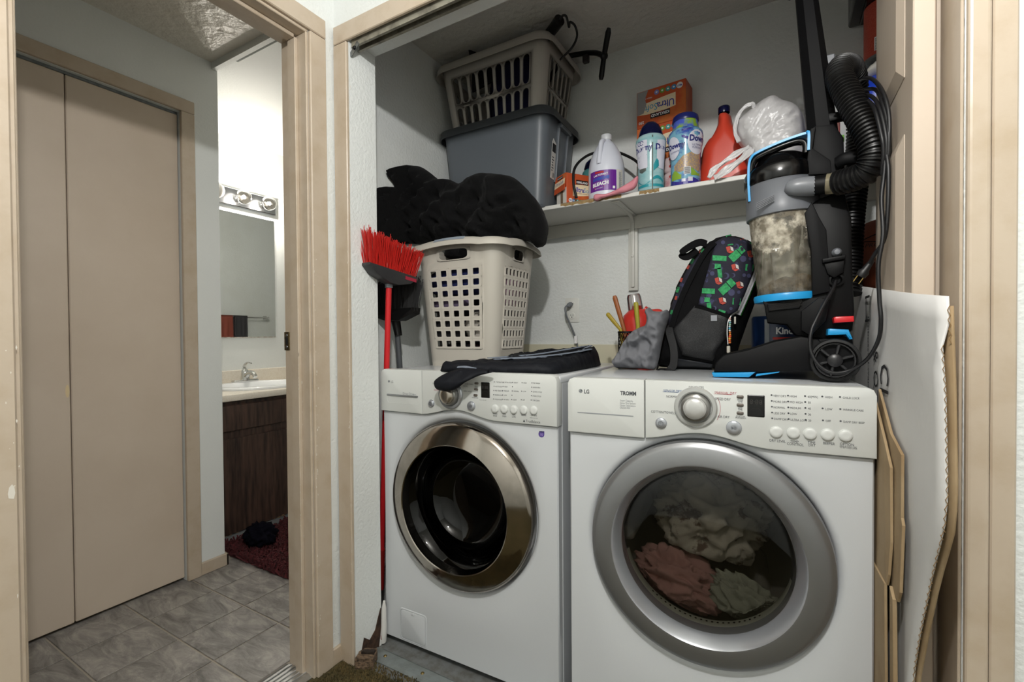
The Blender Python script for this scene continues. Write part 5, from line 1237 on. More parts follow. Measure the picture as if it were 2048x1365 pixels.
wrapped(t, d2x, d2y, rf, a2, [('bead_window', bead_m, lambda b, m: strip(b, m, -.045, .06, lambda u: .062+.006*math.sin(u*90), lambda u: .118-.7*max(0, -.01-u)+.010*math.sin(u*40), 16), .0006),
    ('violet_base', vio, lambda b, m: strip(b, m, -.066, .066, lambda u: .004, lambda u: .026+.006*math.sin(u*70), 16), .0006),
    ('lime_swirl', grn, lambda b, m: strip(b, m, -.06, -.015, lambda u: .03, lambda u: .055+.010*math.sin(u*110), 8), .0008), ('lime_swirl', grn, lambda b, m: strip(b, m, .02, .06, lambda u: .04, lambda u: .058+.010*math.sin(u*90), 8), .0008),
    ('violet_swirl', vio, lambda b, m: strip(b, m, -.012, .020, lambda u: .175-.6*u, lambda u: .212+.1*u, 6), .0008),
    ('label_oval', lilac_w, lambda b, m: oval(b, m, -.046, .150, .028, .042), .0012), ('label_oval', lilac_w, lambda b, m: oval(b, m, .040, .162, .034, .045), .0012),
    ('barcode', text_w, lambda b, m: rect2(b, m, -.006, .018, .045, .072, 3), .0012), ('barcode_print', text_k, lambda b, m: [rect2(b, m, -.004, .016, .047+.0035*k, .0488+.0035*k, 3) for k in range(7)], .0018),
    ('icon', lilac_w, lambda b, m: rect2(b, m, .009, .026, .018, .034, 2), .0012), ('icon', lilac_w, lambda b, m: rect2(b, m, -.014, .000, .018, .029, 2), .0012),
    ('brand_lettering', navyp, lambda b, m: (text(b, 'Downy', .027, lambda u, v: m(-.066+u, .148+v), bold=.0012, xs=.8), text(b, 'Downy', .030, lambda u, v: m(.012+u, .165+v), bold=.0012, xs=.8), text(b, 'ULTIMATE', .0095, lambda u, v: m(.022+u, .148+v)), text(b, 'FUSIONS', .0095, lambda u, v: m(.023+u, .138+v)), text(b, 'ULTIMATE', .008, lambda u, v: m(-.058+u, .132+v))), .0020)], bo)
# teal bottle behind the jug
t, T, bo = booster('teal_bottle', 'teal bottle with a domed navy cap behind the bleach jug', -.733, 2.046, .052, .26, None, M('clear teal', '#4d8c8a', .15))
b = BM(); lathe(b, [(.042, .195), (.043, .21), (.036, .235), (.02, .252), (0, .255)], 24, T); obj('cap', b, navy_cap, t, smooth=60)
# pink and white packets between the bottles
for k, (z0, hgt) in enumerate(((ZS, .095), (ZS+.0955, .062))):
    b = BM(); poly = [(-.395, z0), (-.345, z0), (-.343, z0+hgt*.5), (-.347, z0+hgt), (-.393, z0+hgt), (-.396, z0+hgt*.5)]
    puff(b, poly, .008, .02, .018, .02, lambda u, v, q: (u, 1.945-q, v), lambda u, v: .002*NZ(u, v, 2, 60))
    o = tag(obj('detergent_packet', b, M('pink white film', '#dcc6c6', .3, mott=(14, '#c98f93', .5, .6)), smooth=180), ('lower' if k == 0 else 'upper')+' pink and white packet squeezed between the two scent booster bottles', 'packet', 'pink packets between the bottles')
    b = BM()
    for q in range(2): disc2(b, lambda u, v: (u, 1.9245, v), -.362, z0+hgt*(.35+.45*q), .012, 14, .007)
    obj('red_print', b, redl, o, kind='stuff')
# red orange jug
oj = thing('detergent_jug', 'red-orange plastic detergent jug with a dark blue cap', 'jug', (-.175, 1.985, ZS))
b = BM(); P0 = [(1403, 357), (1402, 318), (1408, 292), (1425, 268), (1434, 248), (1438, 226), (1459, 226), (1466, 248), (1480, 265), (1494, 285), (1499, 320), (1498, 350)]
poly = px_poly(P0, 1.97); zmin = min(v for u, v in poly); poly = [(u, ZS if v < ZS+.07 else v) for u, v in poly]
puff(b, poly, .010, .045, .052, .052, lambda u, v, q: (u, 1.985-q, v), None); obj('body', b, M('red orange plastic', '#dd4a35', .28), oj, smooth=50)
q = PY(1448, 222, 1.985); b = BM(); lathe(b, [(.0205, -.006), (.0215, .0), (.0215, .016), (.019, .019), (0, .0195)], 24, Matrix.Translation((q.x, 1.985, q.z-.004))); obj('cap', b, navy_cap, oj, smooth=40)
# white grocery bag
bag_m = M('thin white film', '#e4e2e2', .28, bump=(70, .35, 4, .004), trans=.0, alpha=.86)
bgx = thing('grocery_bag', 'knotted white plastic grocery bag beside the red-orange jug', 'bag', (-.03, 1.88, ZS))
P0 = [(1468, 262), (1472, 246), (1488, 232), (1508, 215), (1530, 200), (1550, 194), (1568, 203), (1590, 210), (1606, 228), (1613, 258), (1612, 300), (1600, 345), (1560, 352), (1515, 350), (1498, 335), (1492, 305), (1478, 288)]
b = BM(); cu, cv = (lambda p: (p.x, p.z))(PY(1500, 290, 1.86))
def bagf(u, v):
    a = math.atan2(v-cv, u-cu); r = math.hypot(u-cu, v-cv)
    return .010*(1-2*abs(noise.noise(Vector((a*9, r*10, 1.2)))))+.007*ridge(u, v, 48, 4, .7, 3)
puff(b, px_poly(P0, 1.86), .007, .07, .075, .055, lambda u, v, q: (u, 1.865-q, v), bagf); obj('pouch', b, bag_m, bgx, smooth=180)
def strap(pts, w_, seed):
    b = BM(); pp = spline(pts, 8); n = 7; prev = None; r = random.Random(seed)
    for i, p in enumerate(pp):
        t_ = (pp[min(i+1, len(pp)-1)]-pp[max(i-1, 0)]).normalized(); s = t_.cross(Vector((0, -1, 0))).normalized(); s = s if s.length > .1 else Vector((1, 0, 0))
        row = [b.verts.new(p+s*w_*(j/(n-1)-.5)*(1-.35*abs(math.sin(i*.21+seed)))+Vector((0, .004*math.sin(j*2.1+i*.4+seed), 0))) for j in range(n)]
        if prev:
            for j in range(n-1): b.faces.new((prev[j], prev[j+1], row[j+1], row[j]))
        prev = row
    obj('handle_loop', b, bag_m, bgx, smooth=180, mods=[('SOLIDIFY', dict(thickness=.0015))])
strap([PY(1500, 292, 1.80), PY(1478, 305, 1.79), PY(1450, 322, 1.785), PY(1428, 340, 1.785), PY(1417, 356, 1.787)], .022, 1)
strap([PY(1505, 296, 1.80), PY(1490, 312, 1.79), PY(1465, 332, 1.782), PY(1440, 350, 1.783), PY(1428, 356, 1.787)], .030, 2.4)
strap([PY(1478, 285, 1.81), PY(1470, 262, 1.80), PY(1474, 238, 1.80), PY(1488, 215, 1.80), PY(1504, 208, 1.80), PY(1508, 216, 1.81)], .016, 4)
# things at the right end of the shelf
cn = thing('coffee_canister', 'red cardboard canister with a barcode label above the blue bag', 'canister', (.315, 1.97, 1.98))
CNX, CNY, CNR = .318, 1.965, .062
b = BM(); lathe(b, [(0, 2.008), (CNR, 2.008), (CNR, 2.185), (0, 2.185)], 36, Matrix.Translation((CNX, CNY, 0))); obj('body', b, M('red canister card', '#b8412f', .45, mott=(400, '#c65a45', .45, .55)), cn, smooth=40)
b = BM(); lathe(b, [(0, 2.000), (CNR+.002, 2.000), (CNR+.002, 2.010), (CNR, 2.011)], 36, Matrix.Translation((CNX, CNY, 0))); obj('base_rim', b, steel, cn, smooth=40)
cc = cyl_map(CNX, CNY, CNR, look(CNX, CNY)-.25, 2.0); b = BM(); rect2(b, cc, -.018, .020, .022, .066, 5); lb_ = obj('barcode_label', b, text_w, cn)
cc2 = cyl_map(CNX, CNY, CNR+.0006, look(CNX, CNY)-.25, 2.0); b = BM()
for k in range(9): rect2(b, cc2, -.015, .018, .025+.0043*k, .0272+.0043*k-.0006*(k % 2), 4)
obj('barcode_print', b, text_k, lb_, kind='stuff')
b = BM(); box(b, .255, .40, 1.90, 2.05, 2.186, 2.20, .003, 1); box(b, .225, .405, 1.87, 2.08, 2.2005, 2.32, .008, 2); tag(obj('black_case', b, black_g, smooth=40), 'glossy black plastic case resting on the red canister', 'case')
b = BM(); poly = [(.214, 1.80), (.226, 1.90), (.262, 1.952), (.33, 1.957), (.385, 1.952), (.396, 1.85), (.395, 1.656), (.30, 1.654), (.228, 1.656), (.210, 1.72)]
puff(b, poly, .014, .05, .062, .07, lambda u, v, q: (u, 1.95-q, v), lambda u, v: .016*(ridge(u, v, 30, 5, 1.1, 3)-.5)); tag(obj('blue_bag', b, M('blue plastic bag', '#1f46c8', .3, bump=(60, .3)), smooth=180), 'bright blue plastic bag under the red canister at the end of the shelf', 'bag')
b = BM(); poly = [(.250, 1.952), (.262, 1.982), (.290, 1.9985), (.34, 1.9995), (.38, 1.9985), (.385, 1.965), (.33, 1.950)]
puff(b, poly, .008, .02, .05, .05, lambda u, v, q: (u, 1.955-q, v), lambda u, v: .006*(ridge(u, v, 40, 2, 1.4, 3)-.5)); tag(obj('white_pouch', b, M('grey white canvas', '#b9b6ae', .8, bump=(200, .3)), smooth=180), 'off-white cloth pouch squeezed between the canister and the blue bag', 'pouch')
snk = thing('snack_box', 'brown and red food box with a green badge behind the vacuum hose', 'box', (.16, 1.95, ZS))
b = BM(); box(b, .088, .188, 1.93, 1.99, ZS, ZS+.165, .002, 1); obj('carton', b, M('brown red carton', '#6f4238', .5, mott=(6, '#9d3a2c', .45, .6, (.2, .2, 2))), snk)
b = BM(); q = PY(1680, 278, 1.929); rect2(b, lambda u, v: (q.x+u, 1.9292, q.z+v), -.010, .012, -.012, .012); obj('green_badge', b, M('green badge', '#6cb52d', .5), snk)
b = BM(); rect2(b, lambda u, v: (q.x+u, 1.9293, q.z+v), -.03, .04, -.09, -.05); obj('pale_band', b, white_c, snk)

# ================================================================== ON TOP OF THE DRYER
# --- upright carpet vacuum
Z1 = lambda a, c: (1420+a*.3882, 250+c*.3882)
vc_ = thing('upright_vacuum', 'black and blue upright carpet cleaner with a dusty clear tank on the dryer', 'vacuum', (.06, 1.47, ZT))
vp = M('vacuum black plastic', '#060608', .6, spec=.2, bump=(90, .06)); vpd = M('vacuum dark plastic', '#050506', .5, spec=.2)
YN, YF_ = 1.375, 1.585
b = BM(); pxprism(b, [Z1(*p) for p in ((18, 1275), (28, 1225), (70, 1185), (190, 1160), (330, 1115), (470, 1090), (560, 1105), (600, 1150), (590, 1270), (520, 1272), (250, 1278))], YN, YF_, .008); obj('nozzle_foot', b, vp, vc_, smooth=40)
b = BM(); pxprism(b, [Z1(*p) for p in ((8, 1278), (235, 1275), (200, 1302), (18, 1300))], YN-.004, YF_+.004, .003); obj('front_lip', b, blue_p, vc_, smooth=40)
b = BM(); pxprism(b, [Z1(*p) for p in ((240, 1284), (360, 1272), (350, 1278), (235, 1296))], YN+.003, YF_-.003); obj('brush_bar', b, blue_p, vc_)
def wheel(y, name='wheel', out=-1):
    c = PY(*Z1(645, 1215), y); r = c.z-ZT-.001
    F_ = frame((c.x, y, c.z), (1, 0, 0), (0, 0, 1), (0, out, 0))
    b = BM(); lathe(b, [(r*.97, -.028), (r, -.022), (r, -.006), (r*.965, .001), (r*.86, .002), (r*.83, -.004), (r*.83, -.028)], 48, F_); w_ = obj(name, b, black_r, vc_, smooth=40)
    b = BM(); lathe(b, [(r*.83, -.014), (r*.80, -.008), (r*.74, -.008), (r*.72, -.014)], 40, F_); lathe(b, [(r*.30, -.014), (r*.30, -.002), (r*.24, .001), (0, .002)], 30, F_)
    for k in range(6):
        a = k*math.pi/3+.3; box(b, r*.25, r*.76, -r*.07, r*.07, -.014, -.006, .002, 1, mtx=F_ @ Matrix.Rotation(a, 4, 'Z'))
    obj('hub', b, M('dark grey hub', '#242426', .35), w_, smooth=40)
    b = BM(); lathe(b, [(0, -.018), (r*.82, -.018)], 36, F_); obj('backing', b, vp, w_)
    return c, r
wc, wr = wheel(1.352); wheel(1.612, out=1)
# tower
b = BM(); pxprism(b, [Z1(*p) for p in ((280, 935), (270, 905), (530, 880), (540, 700), (500, 600), (485, 455), (500, 420), (560, 380), (690, 330), (730, 480), (735, 760), (745, 960), (735, 1060), (650, 1110), (520, 1100), (440, 1085), (395, 1030), (295, 1020))], 1.43, 1.555, .006); obj('tower', b, vpd, vc_, smooth=40)
b = BM(); pxprism(b, [Z1(*p) for p in ((487, 455), (525, 395), (560, 470), (600, 540), (612, 700), (618, 860), (528, 880), (520, 640))], 1.418, 1.44, .003); obj('side_fairing', b, vp, vc_, smooth=40)
b = BM(); pxprism(b, [Z1(*p) for p in ((296, 925), (480, 893), (462, 945), (300, 962))], 1.424, 1.44, .002); gr_ = obj('vent_grille', b, vp, vc_)
b = BM(); rr_ = BM()
for i in range(20):
    for j in range(4):
        q = PY(*Z1(312+i*8.2+(j % 2)*4, 928+j*9-i*1.5), 1.4232); lathe(b, [(0, .0), (.0019, .0)], 6, frame(q, (1, 0, 0), (0, 0, 1), (0, -1, 0)))
obj('vent_hole_shade', b, dark_m, gr_, kind='stuff')
b = BM(); pxprism(b, [Z1(*p) for p in ((470, 960), (560, 890), (620, 900), (600, 1010), (520, 1090), (470, 1060))], 1.405, 1.432, .004); obj('knee_cover', b, vp, vc_, smooth=40)
# tank: clear cup, dirt, ring, lid
TY = 1.490
tb_, tt_ = PY(*Z1(395, 880), TY), PY(*Z1(372, 460), TY)
axis = (tt_-tb_).normalized(); TF = frame(tb_, axis.cross(Vector((0, 1, 0))).normalized()*1, Vector((0, 1, 0)).cross(axis).cross(axis)*-1 if False else axis.cross(axis.cross(Vector((0, 1, 0))).normalized()), axis); HT_ = (tt_-tb_).length
def tank_material():
    m = bpy.data.materials.new('dusty clear tank'); m.use_nodes = True; nt = m.node_tree; nt.nodes.clear()
    o = nt.nodes.new('ShaderNodeOutputMaterial'); tr = nt.nodes.new('ShaderNodeBsdfTransparent'); tr.inputs[0].default_value = lin('#d8d6cc'); gl = nt.nodes.new('ShaderNodeBsdfGlossy'); gl.inputs[1].default_value = .08
    mx = nt.nodes.new('ShaderNodeMixShader'); mx.inputs[0].default_value = .10; df = nt.nodes.new('ShaderNodeBsdfDiffuse'); mx2 = nt.nodes.new('ShaderNodeMixShader')
    tc = nt.nodes.new('ShaderNodeTexCoord'); n1 = nt.nodes.new('ShaderNodeTexNoise'); n1.inputs['Scale'].default_value = 14; n1.inputs['Detail'].default_value = 8; n1.inputs['Roughness'].default_value = .7
    sep = nt.nodes.new('ShaderNodeSeparateXYZ'); mr_ = nt.nodes.new('ShaderNodeMapRange'); mr_.inputs[1].default_value = 1.26; mr_.inputs[2].default_value = 1.38; mr_.inputs[3].default_value = -.13; mr_.inputs[4].default_value = .08
    ad = nt.nodes.new('ShaderNodeMath'); ad.operation = 'ADD'; rp = nt.nodes.new('ShaderNodeMapRange'); rp.inputs[1].default_value = .47; rp.inputs[2].default_value = .56; rp.inputs[3].default_value = .22; rp.inputs[4].default_value = .95
    cr = nt.nodes.new('ShaderNodeValToRGB'); cr.color_ramp.elements[0].position = .4; cr.color_ramp.elements[1].position = .68; cr.color_ramp.elements[0].color = lin('#7a7365'); cr.color_ramp.elements[1].color = lin('#cfc8b8')
    n2 = nt.nodes.new('ShaderNodeTexNoise'); n2.inputs['Scale'].default_value = 45; n2.inputs['Detail'].default_value = 6
    nt.links.new(tc.outputs['Object'], n1.inputs['Vector']); nt.links.new(tc.outputs['Object'], n2.inputs['Vector']); nt.links.new(tc.outputs['Object'], sep.inputs[0]); nt.links.new(sep.outputs['Z'], mr_.inputs[0])
    nt.links.new(n1.outputs['Fac'], ad.inputs[0]); nt.links.new(mr_.outputs[0], ad.inputs[1]); nt.links.new(ad.outputs[0], rp.inputs[0]); nt.links.new(n2.outputs['Fac'], cr.inputs[0]); nt.links.new(cr.outputs[0], df.inputs[0])
    nt.links.new(tr.outputs[0], mx.inputs[1]); nt.links.new(gl.outputs[0], mx.inputs[2]); nt.links.new(rp.outputs[0], mx2.inputs[0]); nt.links.new(mx.outputs[0], mx2.inputs[1]); nt.links.new(df.outputs[0], mx2.inputs[2]); nt.links.new(mx2.outputs[0], o.inputs[0])
    return m
RT, RB = .083, .071
b = BM(); lathe(b, [(RB, .0), (RT, HT_)], 48, TF); tk = obj('clear_tank', b, tank_material(), vc_, smooth=60)
b = BM(); lathe(b, [(.03, .01), (.034, HT_*.5), (.05, HT_*.98)], 24, TF); obj('inner_funnel', b, M('pale tank core', '#b7b5aa', .5, mott=(20, '#6d6656', .45, .6)), tk, smooth=60)
b = BM(); n_ = 36; rings = lathe(b, [(0, .052), (.03, .050), (.05, .042), (RB*.93, .034), (RB*.93, .002), (0, .002)], n_, TF)
for v in b.verts: v.co += axis*(.012*NZ(v.co.x, v.co.y, 0, 40)+.16*(v.co.x-tb_.x))*(1 if (v.co-tb_).dot(axis) > .02 else 0)
obj('dirt_pile', b, M('brown dust', '#6b5636', .98, mott=(60, '#4a3a22', .4, .6), bump=(150, 1., 4, .006)), tk, smooth=180)
b = BM(); lathe(b, [(RB+.001, .004), (RB+.009, .002), (RB+.011, -.004), (RB+.009, -.016), (0, -.018)], 40, TF); obj('tank_base', b, blue_p, vc_, smooth=40)
GF = TF @ Matrix.Translation((0, 0, HT_))
b = BM(); lathe(b, [(RT+.001, -.012), (RT+.006, -.010), (RT+.007, 0), (RT+.006, .010), (RT+.004, .075), (RT+.006, .078)], 48, GF); obj('grey_ring', b, grey_p, vc_, smooth=40)
b = BM(); lathe(b, [(RT+.006, .078), (RT+.008, .082), (RT+.007, .112), (RT+.002, .122), (RT-.012, .128), (RT-.022, .150), (RT-.034, .158), (0, .160)], 48, GF); obj('lid', b, black_g, vc_, smooth=35)
b = BM()
q = [PY(*Z1(a, c), 1.398) for a, c in ((238, 405), (330, 362), (330, 390), (240, 440))]
for k in range(5):
    A_, B__ = q[0].lerp(q[3], k/4), q[1].lerp(q[2], k/4); tube(b, [A_, B__], .0012, 6)
obj('ring_ribs', b, M('grey ribs', '#5a5d62', .4), vc_, kind='stuff')
# inlet pod, connector and hose
b = BM(); tube(b, spline([PY(*Z1(385, 345), 1.405), PY(*Z1(440, 322), 1.400), PY(*Z1(540, 315), 1.405)], 6), [.004, .010, .0145, .0175, .02, .0215, .0225, .023, .0235, .024, .0245, .0245, .0245], 16); obj('inlet_pod', b, M('mid grey plastic', '#75787d', .35), vc_, smooth=60)
b = BM(); tube(b, [PY(*Z1(535, 315), 1.405), PY(*Z1(605, 306), 1.400)], .0245, 16); obj('elbow', b, vpd, vc_, smooth=60)
b = BM(); tube(b, [PY(*Z1(600, 306), 1.40), PY(*Z1(655, 300), 1.396)], .0255, 18); obj('clear_coupler', b, M('amber clear plastic', '#a39a80', .12, trans=.5, ior=1.3), vc_, smooth=60)
hp_ = [PY(1675, 366, 1.392), PY(1705, 358, 1.37), PY(1735, 342, 1.35), PY(1748, 308, 1.34), PY(1738, 268, 1.35), PY(1716, 228, 1.37), PY(1694, 188, 1.40), PY(1679, 155, 1.43), PY(1682, 134, 1.47), PY(1698, 134, 1.53), PY(1708, 155, 1.58), PY(1712, 195, 1.62), PY(1718, 260, 1.65), PY(1712, 360, 1.64), PY(1704, 440, 1.62), PY(1700, 520, 1.60), PY(1698, 590, 1.575)]
def resample(P, d):
    out = [P[0]]; acc = 0
    for a, c in zip(P, P[1:]):
        L__ = (c-a).length; t = d-acc
        while t <= L__: out.append(a.lerp(c, t/L__)); t += d
        acc = L__-(t-d)
    return out
pp = resample(spline(hp_, 24), .0026)
b = BM(); tube(b, pp, [.0255+.0050*(1 if k % 4 in (0, 1) else 0) for k in range(len(pp))], 20); obj('hose', b, M('hose rubber', '#0b0b0c', .4), vc_, smooth=25)
# carry handle over the lid
hh = [Z1(*p) for p in ((205, 400), (200, 300), (202, 215), (215, 175), (245, 150), (330, 110), (420, 75), (495, 52), (508, 60), (506, 140))]
b = BM(); pts = spline([PY(*p, 1.455-.02*(i/9)) for i, p in enumerate(hh)], 6); ribbon(b, pts, .030, .006, (0, 1, 0)); obj('handle_trim', b, blue_p, vc_)
hh2 = [Z1(*p) for p in ((213, 400), (210, 300), (213, 225), (226, 190), (252, 166), (332, 128), (420, 95), (470, 88), (492, 104), (494, 150))]
b = BM(); pts = spline([PY(*p, 1.455-.02*(i/9)) for i, p in enumerate(hh2)], 6); tube(b, pts, .0085, 10, flat=(1.5, Vector((0, 1, 0)))); obj('carry_handle', b, black_g, vc_, smooth=60)
# neck and tall handle pole
def facet(name, pts, y0, y1, mat, bev=.004): b = BM(); pxprism(b, pts, y0, y1, bev); return obj(name, b, mat, vc_, smooth=40)
facet('shoulder', [Z1(*p) for p in ((497, 175), (505, 60), (540, 0), (640, -10), (690, 60), (700, 330), (520, 335), (502, 265))], 1.44, 1.54, vp, .008)
facet('neck_strut', [Z1(*p) for p in ((500, 180), (518, 20), (545, 5), (530, 120), (620, 180), (628, 250), (505, 258))], 1.425, 1.442, vp, .003)
lo0, lo1, hi0, hi1 = PY(1616, 285, 1.47), PY(1680, 285, 1.47), PY(1590, -20, 1.47), PY(1634, -20, 1.47)
b = BM(); rows = []
for k in range(9):
    t = k/8; a, c = lo0.lerp(hi0, t), lo1.lerp(hi1, t); w_ = (c-a); m_ = (a+c)/2; dp_ = .026-.004*t
    rows.append([b.verts.new(a+Vector((0, -.004, 0))), b.verts.new(a+w_*.28+Vector((0, -dp_, 0))), b.verts.new(a+w_*.72+Vector((0, -dp_*.9, 0))), b.verts.new(c+Vector((0, -.002, 0))), b.verts.new(c+Vector((0, dp_, 0))), b.verts.new(a+Vector((0, dp_, 0)))])
for A, B in zip(rows, rows[1:]):
    for k in range(6): b.faces.new((A[k], A[(k+1) % 6], B[(k+1) % 6], B[k]))
b.faces.new(rows[0][::-1]); b.faces.new(rows[-1]); bmesh.ops.recalc_face_normals(b, faces=b.faces[:])
obj('handle_pole', b, vp, vc_, smooth=20)
tp = (hi0+hi1)/2; b = BM(); tube(b, spline([tp, tp+Vector((-.01, 0, .05)), tp+Vector((-.05, 0, .10)), tp+Vector((-.11, 0, .115)), tp+Vector((-.12, 0, .06)), tp+Vector((-.03, 0, .0))], 6), .014, 12); obj('grip', b, vp, vc_, smooth=60)
# cord hooks, clips, latches, pedal
q = PY(1672, 236, 1.46); b = BM(); box(b, q.x-.03, q.x+.02, q.y-.012, q.y+.012, q.z-.01, q.z+.012, .004, 2); obj('cord_hook', b, vpd, vc_, smooth=40)
b = BM(); q = PY(1655, 118, 1.50); box(b, q.x-.012, q.x+.016, q.y-.012, q.y+.03, q.z-.02, q.z+.006, .003, 1); obj('hose_clip', b, grey_p, vc_)
b = BM(); tube(b, spline([PY(1676, 326, 1.43), PY(1690, 318, 1.42), PY(1712, 316, 1.42), PY(1722, 322, 1.44)], 6), .012, 10, flat=(1.4, Vector((0, 0, 1)))); obj('lower_clip', b, vp, vc_, smooth=60)
facet('rear_latch', [Z1(*p) for p in ((578, 690), (700, 668), (698, 690), (580, 712))], 1.405, 1.44, vpd, .003)
facet('lower_cord_hook', [Z1(*p) for p in ((585, 712), (695, 695), (690, 760), (640, 790), (605, 770))], 1.412, 1.44, vpd, .005)
b = BM(); q = PY(*Z1(655, 655), 1.415); lathe(b, [(.011, 0), (.0105, .012), (.006, .018), (0, .019)], 16, frame((q.x, 1.43, q.z), (1, 0, 0), (0, 0, 1), (0, -1, 0))); obj('release_knob', b, grey_p, vc_, smooth=40)
facet('red_latch', [Z1(*p) for p in ((636, 995), (650, 988), (742, 984), (745, 1015), (640, 1022))], 1.385, 1.43, red_p, .004)
facet('foot_pedal', [Z1(*p) for p in ((608, 1055), (620, 1050), (715, 1055), (737, 1105), (720, 1108), (700, 1082), (606, 1085))], 1.365, 1.42, blue_p, .004)
facet('wheel_arch', [Z1(*p) for p in ((560, 1105), (735, 1090), (740, 1140), (690, 1120), (600, 1120), (550, 1160))], 1.385, 1.55, vp, .004)
b = BM(); q = PY(*Z1(651, 800), 1.425); lathe(b, [(.013, .0), (.0165, .004), (.0165, .009), (.012, .010), (.009, .004)], 20, frame((q.x, 1.43, q.z), (1, 0, 0), (0, 0, 1), (0, -1, 0))); obj('cord_exit', b, vpd, vc_, smooth=40)
# lettering on the tank
b = BM(); fwd_t = TF.to_3x3() @ Vector((0, 0, 1))
def tank_map(a0, z0): return lambda u, v: TF @ Vector(((RT+.0006-(RT-RB)*(1-(z0+v)/HT_))*math.cos(a0+u/RT), (RT+.0006-(RT-RB)*(1-(z0+v)/HT_))*math.sin(a0+u/RT), z0+v))
# find the heading of the tank side that faces the camera
best = max(range(360), key=lambda d: (TF.to_3x3() @ Vector((math.cos(math.radians(d)), math.sin(math.radians(d)), 0))).dot((CAMPOS-tb_).normalized()))
test = TF.to_3x3() @ Vector((math.cos(math.radians(best+30)), math.sin(math.radians(best+30)), 0)); sg = 1 if test.dot(_R) > 0 else -1
tm = lambda u, v: tank_map(math.radians(best), 0)(sg*u, v)
text(b, 'FORCE', .020, lambda u, v: tm(-.118+u, HT_*.74+v)); text(b, 'HELIX', .014, lambda u, v: tm(-.098+u, HT_*.70+v)); rect2(b, tm, .018, .022, HT_*.505, HT_*.53); rect2(b, tm, .012, .028, HT_*.53, HT_*.537, 2)
obj('tank_lettering', b, text_w, tk, kind='stuff')
# power cord: wraps on the hooks, hangs, and loops round the wheel to its plug
cord_m = M('black rubber cord', '#101013', .45)
def cord(pts, nm, r=.0042, per=10): b = BM(); tube(b, spline(pts, per), r, 8); return obj(nm, b, cord_m, vc_, smooth=180)
for k, (ty, tx, rx) in enumerate(((157, 1736, 1778), (176, 1744, 1776), (186, 1735, 1770), (192, 1728, 1762))):
    cord([PY(1700-3*k, 178+6*k, 1.50), PY(tx-14, ty+3, 1.43), PY(tx+8, ty+1+3*k, 1.36), PY(rx-12, ty+28, 1.30), PY(rx, ty+75, 1.275), PY(rx-1+2*k, 300, 1.275), PY(1770-2*k, 350, 1.29)], 'cord_wrap')
cord([PY(1772, 300, 1.28), PY(1777, 345, 1.27), PY(1775, 430, 1.27), PY(1768, 480, 1.28), PY(1750, 508, 1.31), PY(1738, 530, 1.33)], 'cord_drop')
cord([PY(1775, 270, 1.28), PY(1768, 350, 1.28), PY(1763, 400, 1.275), PY(1766, 470, 1.265), PY(1757, 530, 1.265), PY(1759, 600, 1.265), PY(1762, 640, 1.262), PY(1757, 680, 1.275), PY(1735, 718, 1.31), PY(1700, 741, 1.33), PY(1665, 746, 1.328), PY(1637, 730, 1.33), PY(1621, 700, 1.335), PY(1622, 665, 1.34), PY(1632, 640, 1.35), PY(1650, 605, 1.375), PY(1665, 580, 1.40), PY(1672, 562, 1.42)], 'cord_loop', per=8)
pa, pb_ = PY(1738, 530, 1.33), PY(1716, 560, 1.335); dr_ = (pb_-pa).normalized()
b = BM(); tube(b, [pa-dr_*.012, pa, pa+dr_*.012, pa+dr_*.018, pa+dr_*.03], [.0048, .0065, .008, .0115, .010], 10); pg = obj('plug', b, cord_m, vc_, smooth=40)
b = BM()
sd_ = dr_.cross(Vector((0, 1, 0))).normalized()
for s_ in (-1, 1): o_ = pa+dr_*.030+sd_*.006*s_; box(b, -.003, .003, -.0008, .0008, 0, .016, mtx=frame(o_, Vector((0, 1, 0)), sd_, dr_))
obj('prongs', b, M('brass prong', '#b59a5c', .3, .9), pg, kind='stuff')

# --- printed school backpack
Zb = lambda a, c: (1200+a*.23438, 450+c*.23438)
YB_ = 1.705
bp_ = thing('school_backpack', 'dark printed school backpack with green and red shapes on the dryer', 'backpack', (-.13, 1.62, ZT))
sil = [Zb(*p) for p in ((470, 1190), (500, 1060), (560, 860), (600, 700), (660, 520), (760, 330), (900, 175), (1040, 100), (1120, 95), (1240, 120), (1345, 190), (1375, 300), (1378, 420), (1330, 640), (1260, 830), (1200, 1000), (1130, 1180), (1000, 1265), (960, 1285), (640, 1275), (560, 1270))]
pol = px_poly(sil, YB_); pol = [(u, max(v, ZT+.002)) for u, v in pol]
body = [(u, v) for u, v in pol]
bk_m = M('black backpack nylon', '#08080a', .9, spec=.2, bump=(300, .3)); pr_m = M('navy print fabric', '#1c1b2c', .8, bump=(400, .2), mott=(22, '#3c3d60', .60, .63))
Pm = [Vector(p) for p in body]
FR_, RO_ = .105, .07
_outline = puff_grid(body, .014)[0]
def bulge(u, v):
    p = Vector((u, v)); 
    if not inside(p, _outline): return 0.
    d = min(seg_dist(p, _outline[i], _outline[i-1]) for i in range(len(_outline))); return FR_*math.sqrt(max(0, 1-(1-min(1, d/RO_))**2))
b = BM(); puff(b, body, .012, RO_, FR_, .14, lambda u, v, q: (u, YB_-q, v), lambda u, v: .004*NZ(u, v, 3, 18)); obj('body', b, bk_m, bp_, smooth=180)
def on_pack(px, py, off):
    """photo pixel -> point on the bulged near side of the pack"""
    y = YB_-.05
    for _ in range(6): q = PY(px, py, y); y = YB_-bulge(q.x, q.z)-off
    q = PY(px, py, y); return Vector((q.x, y, q.z))
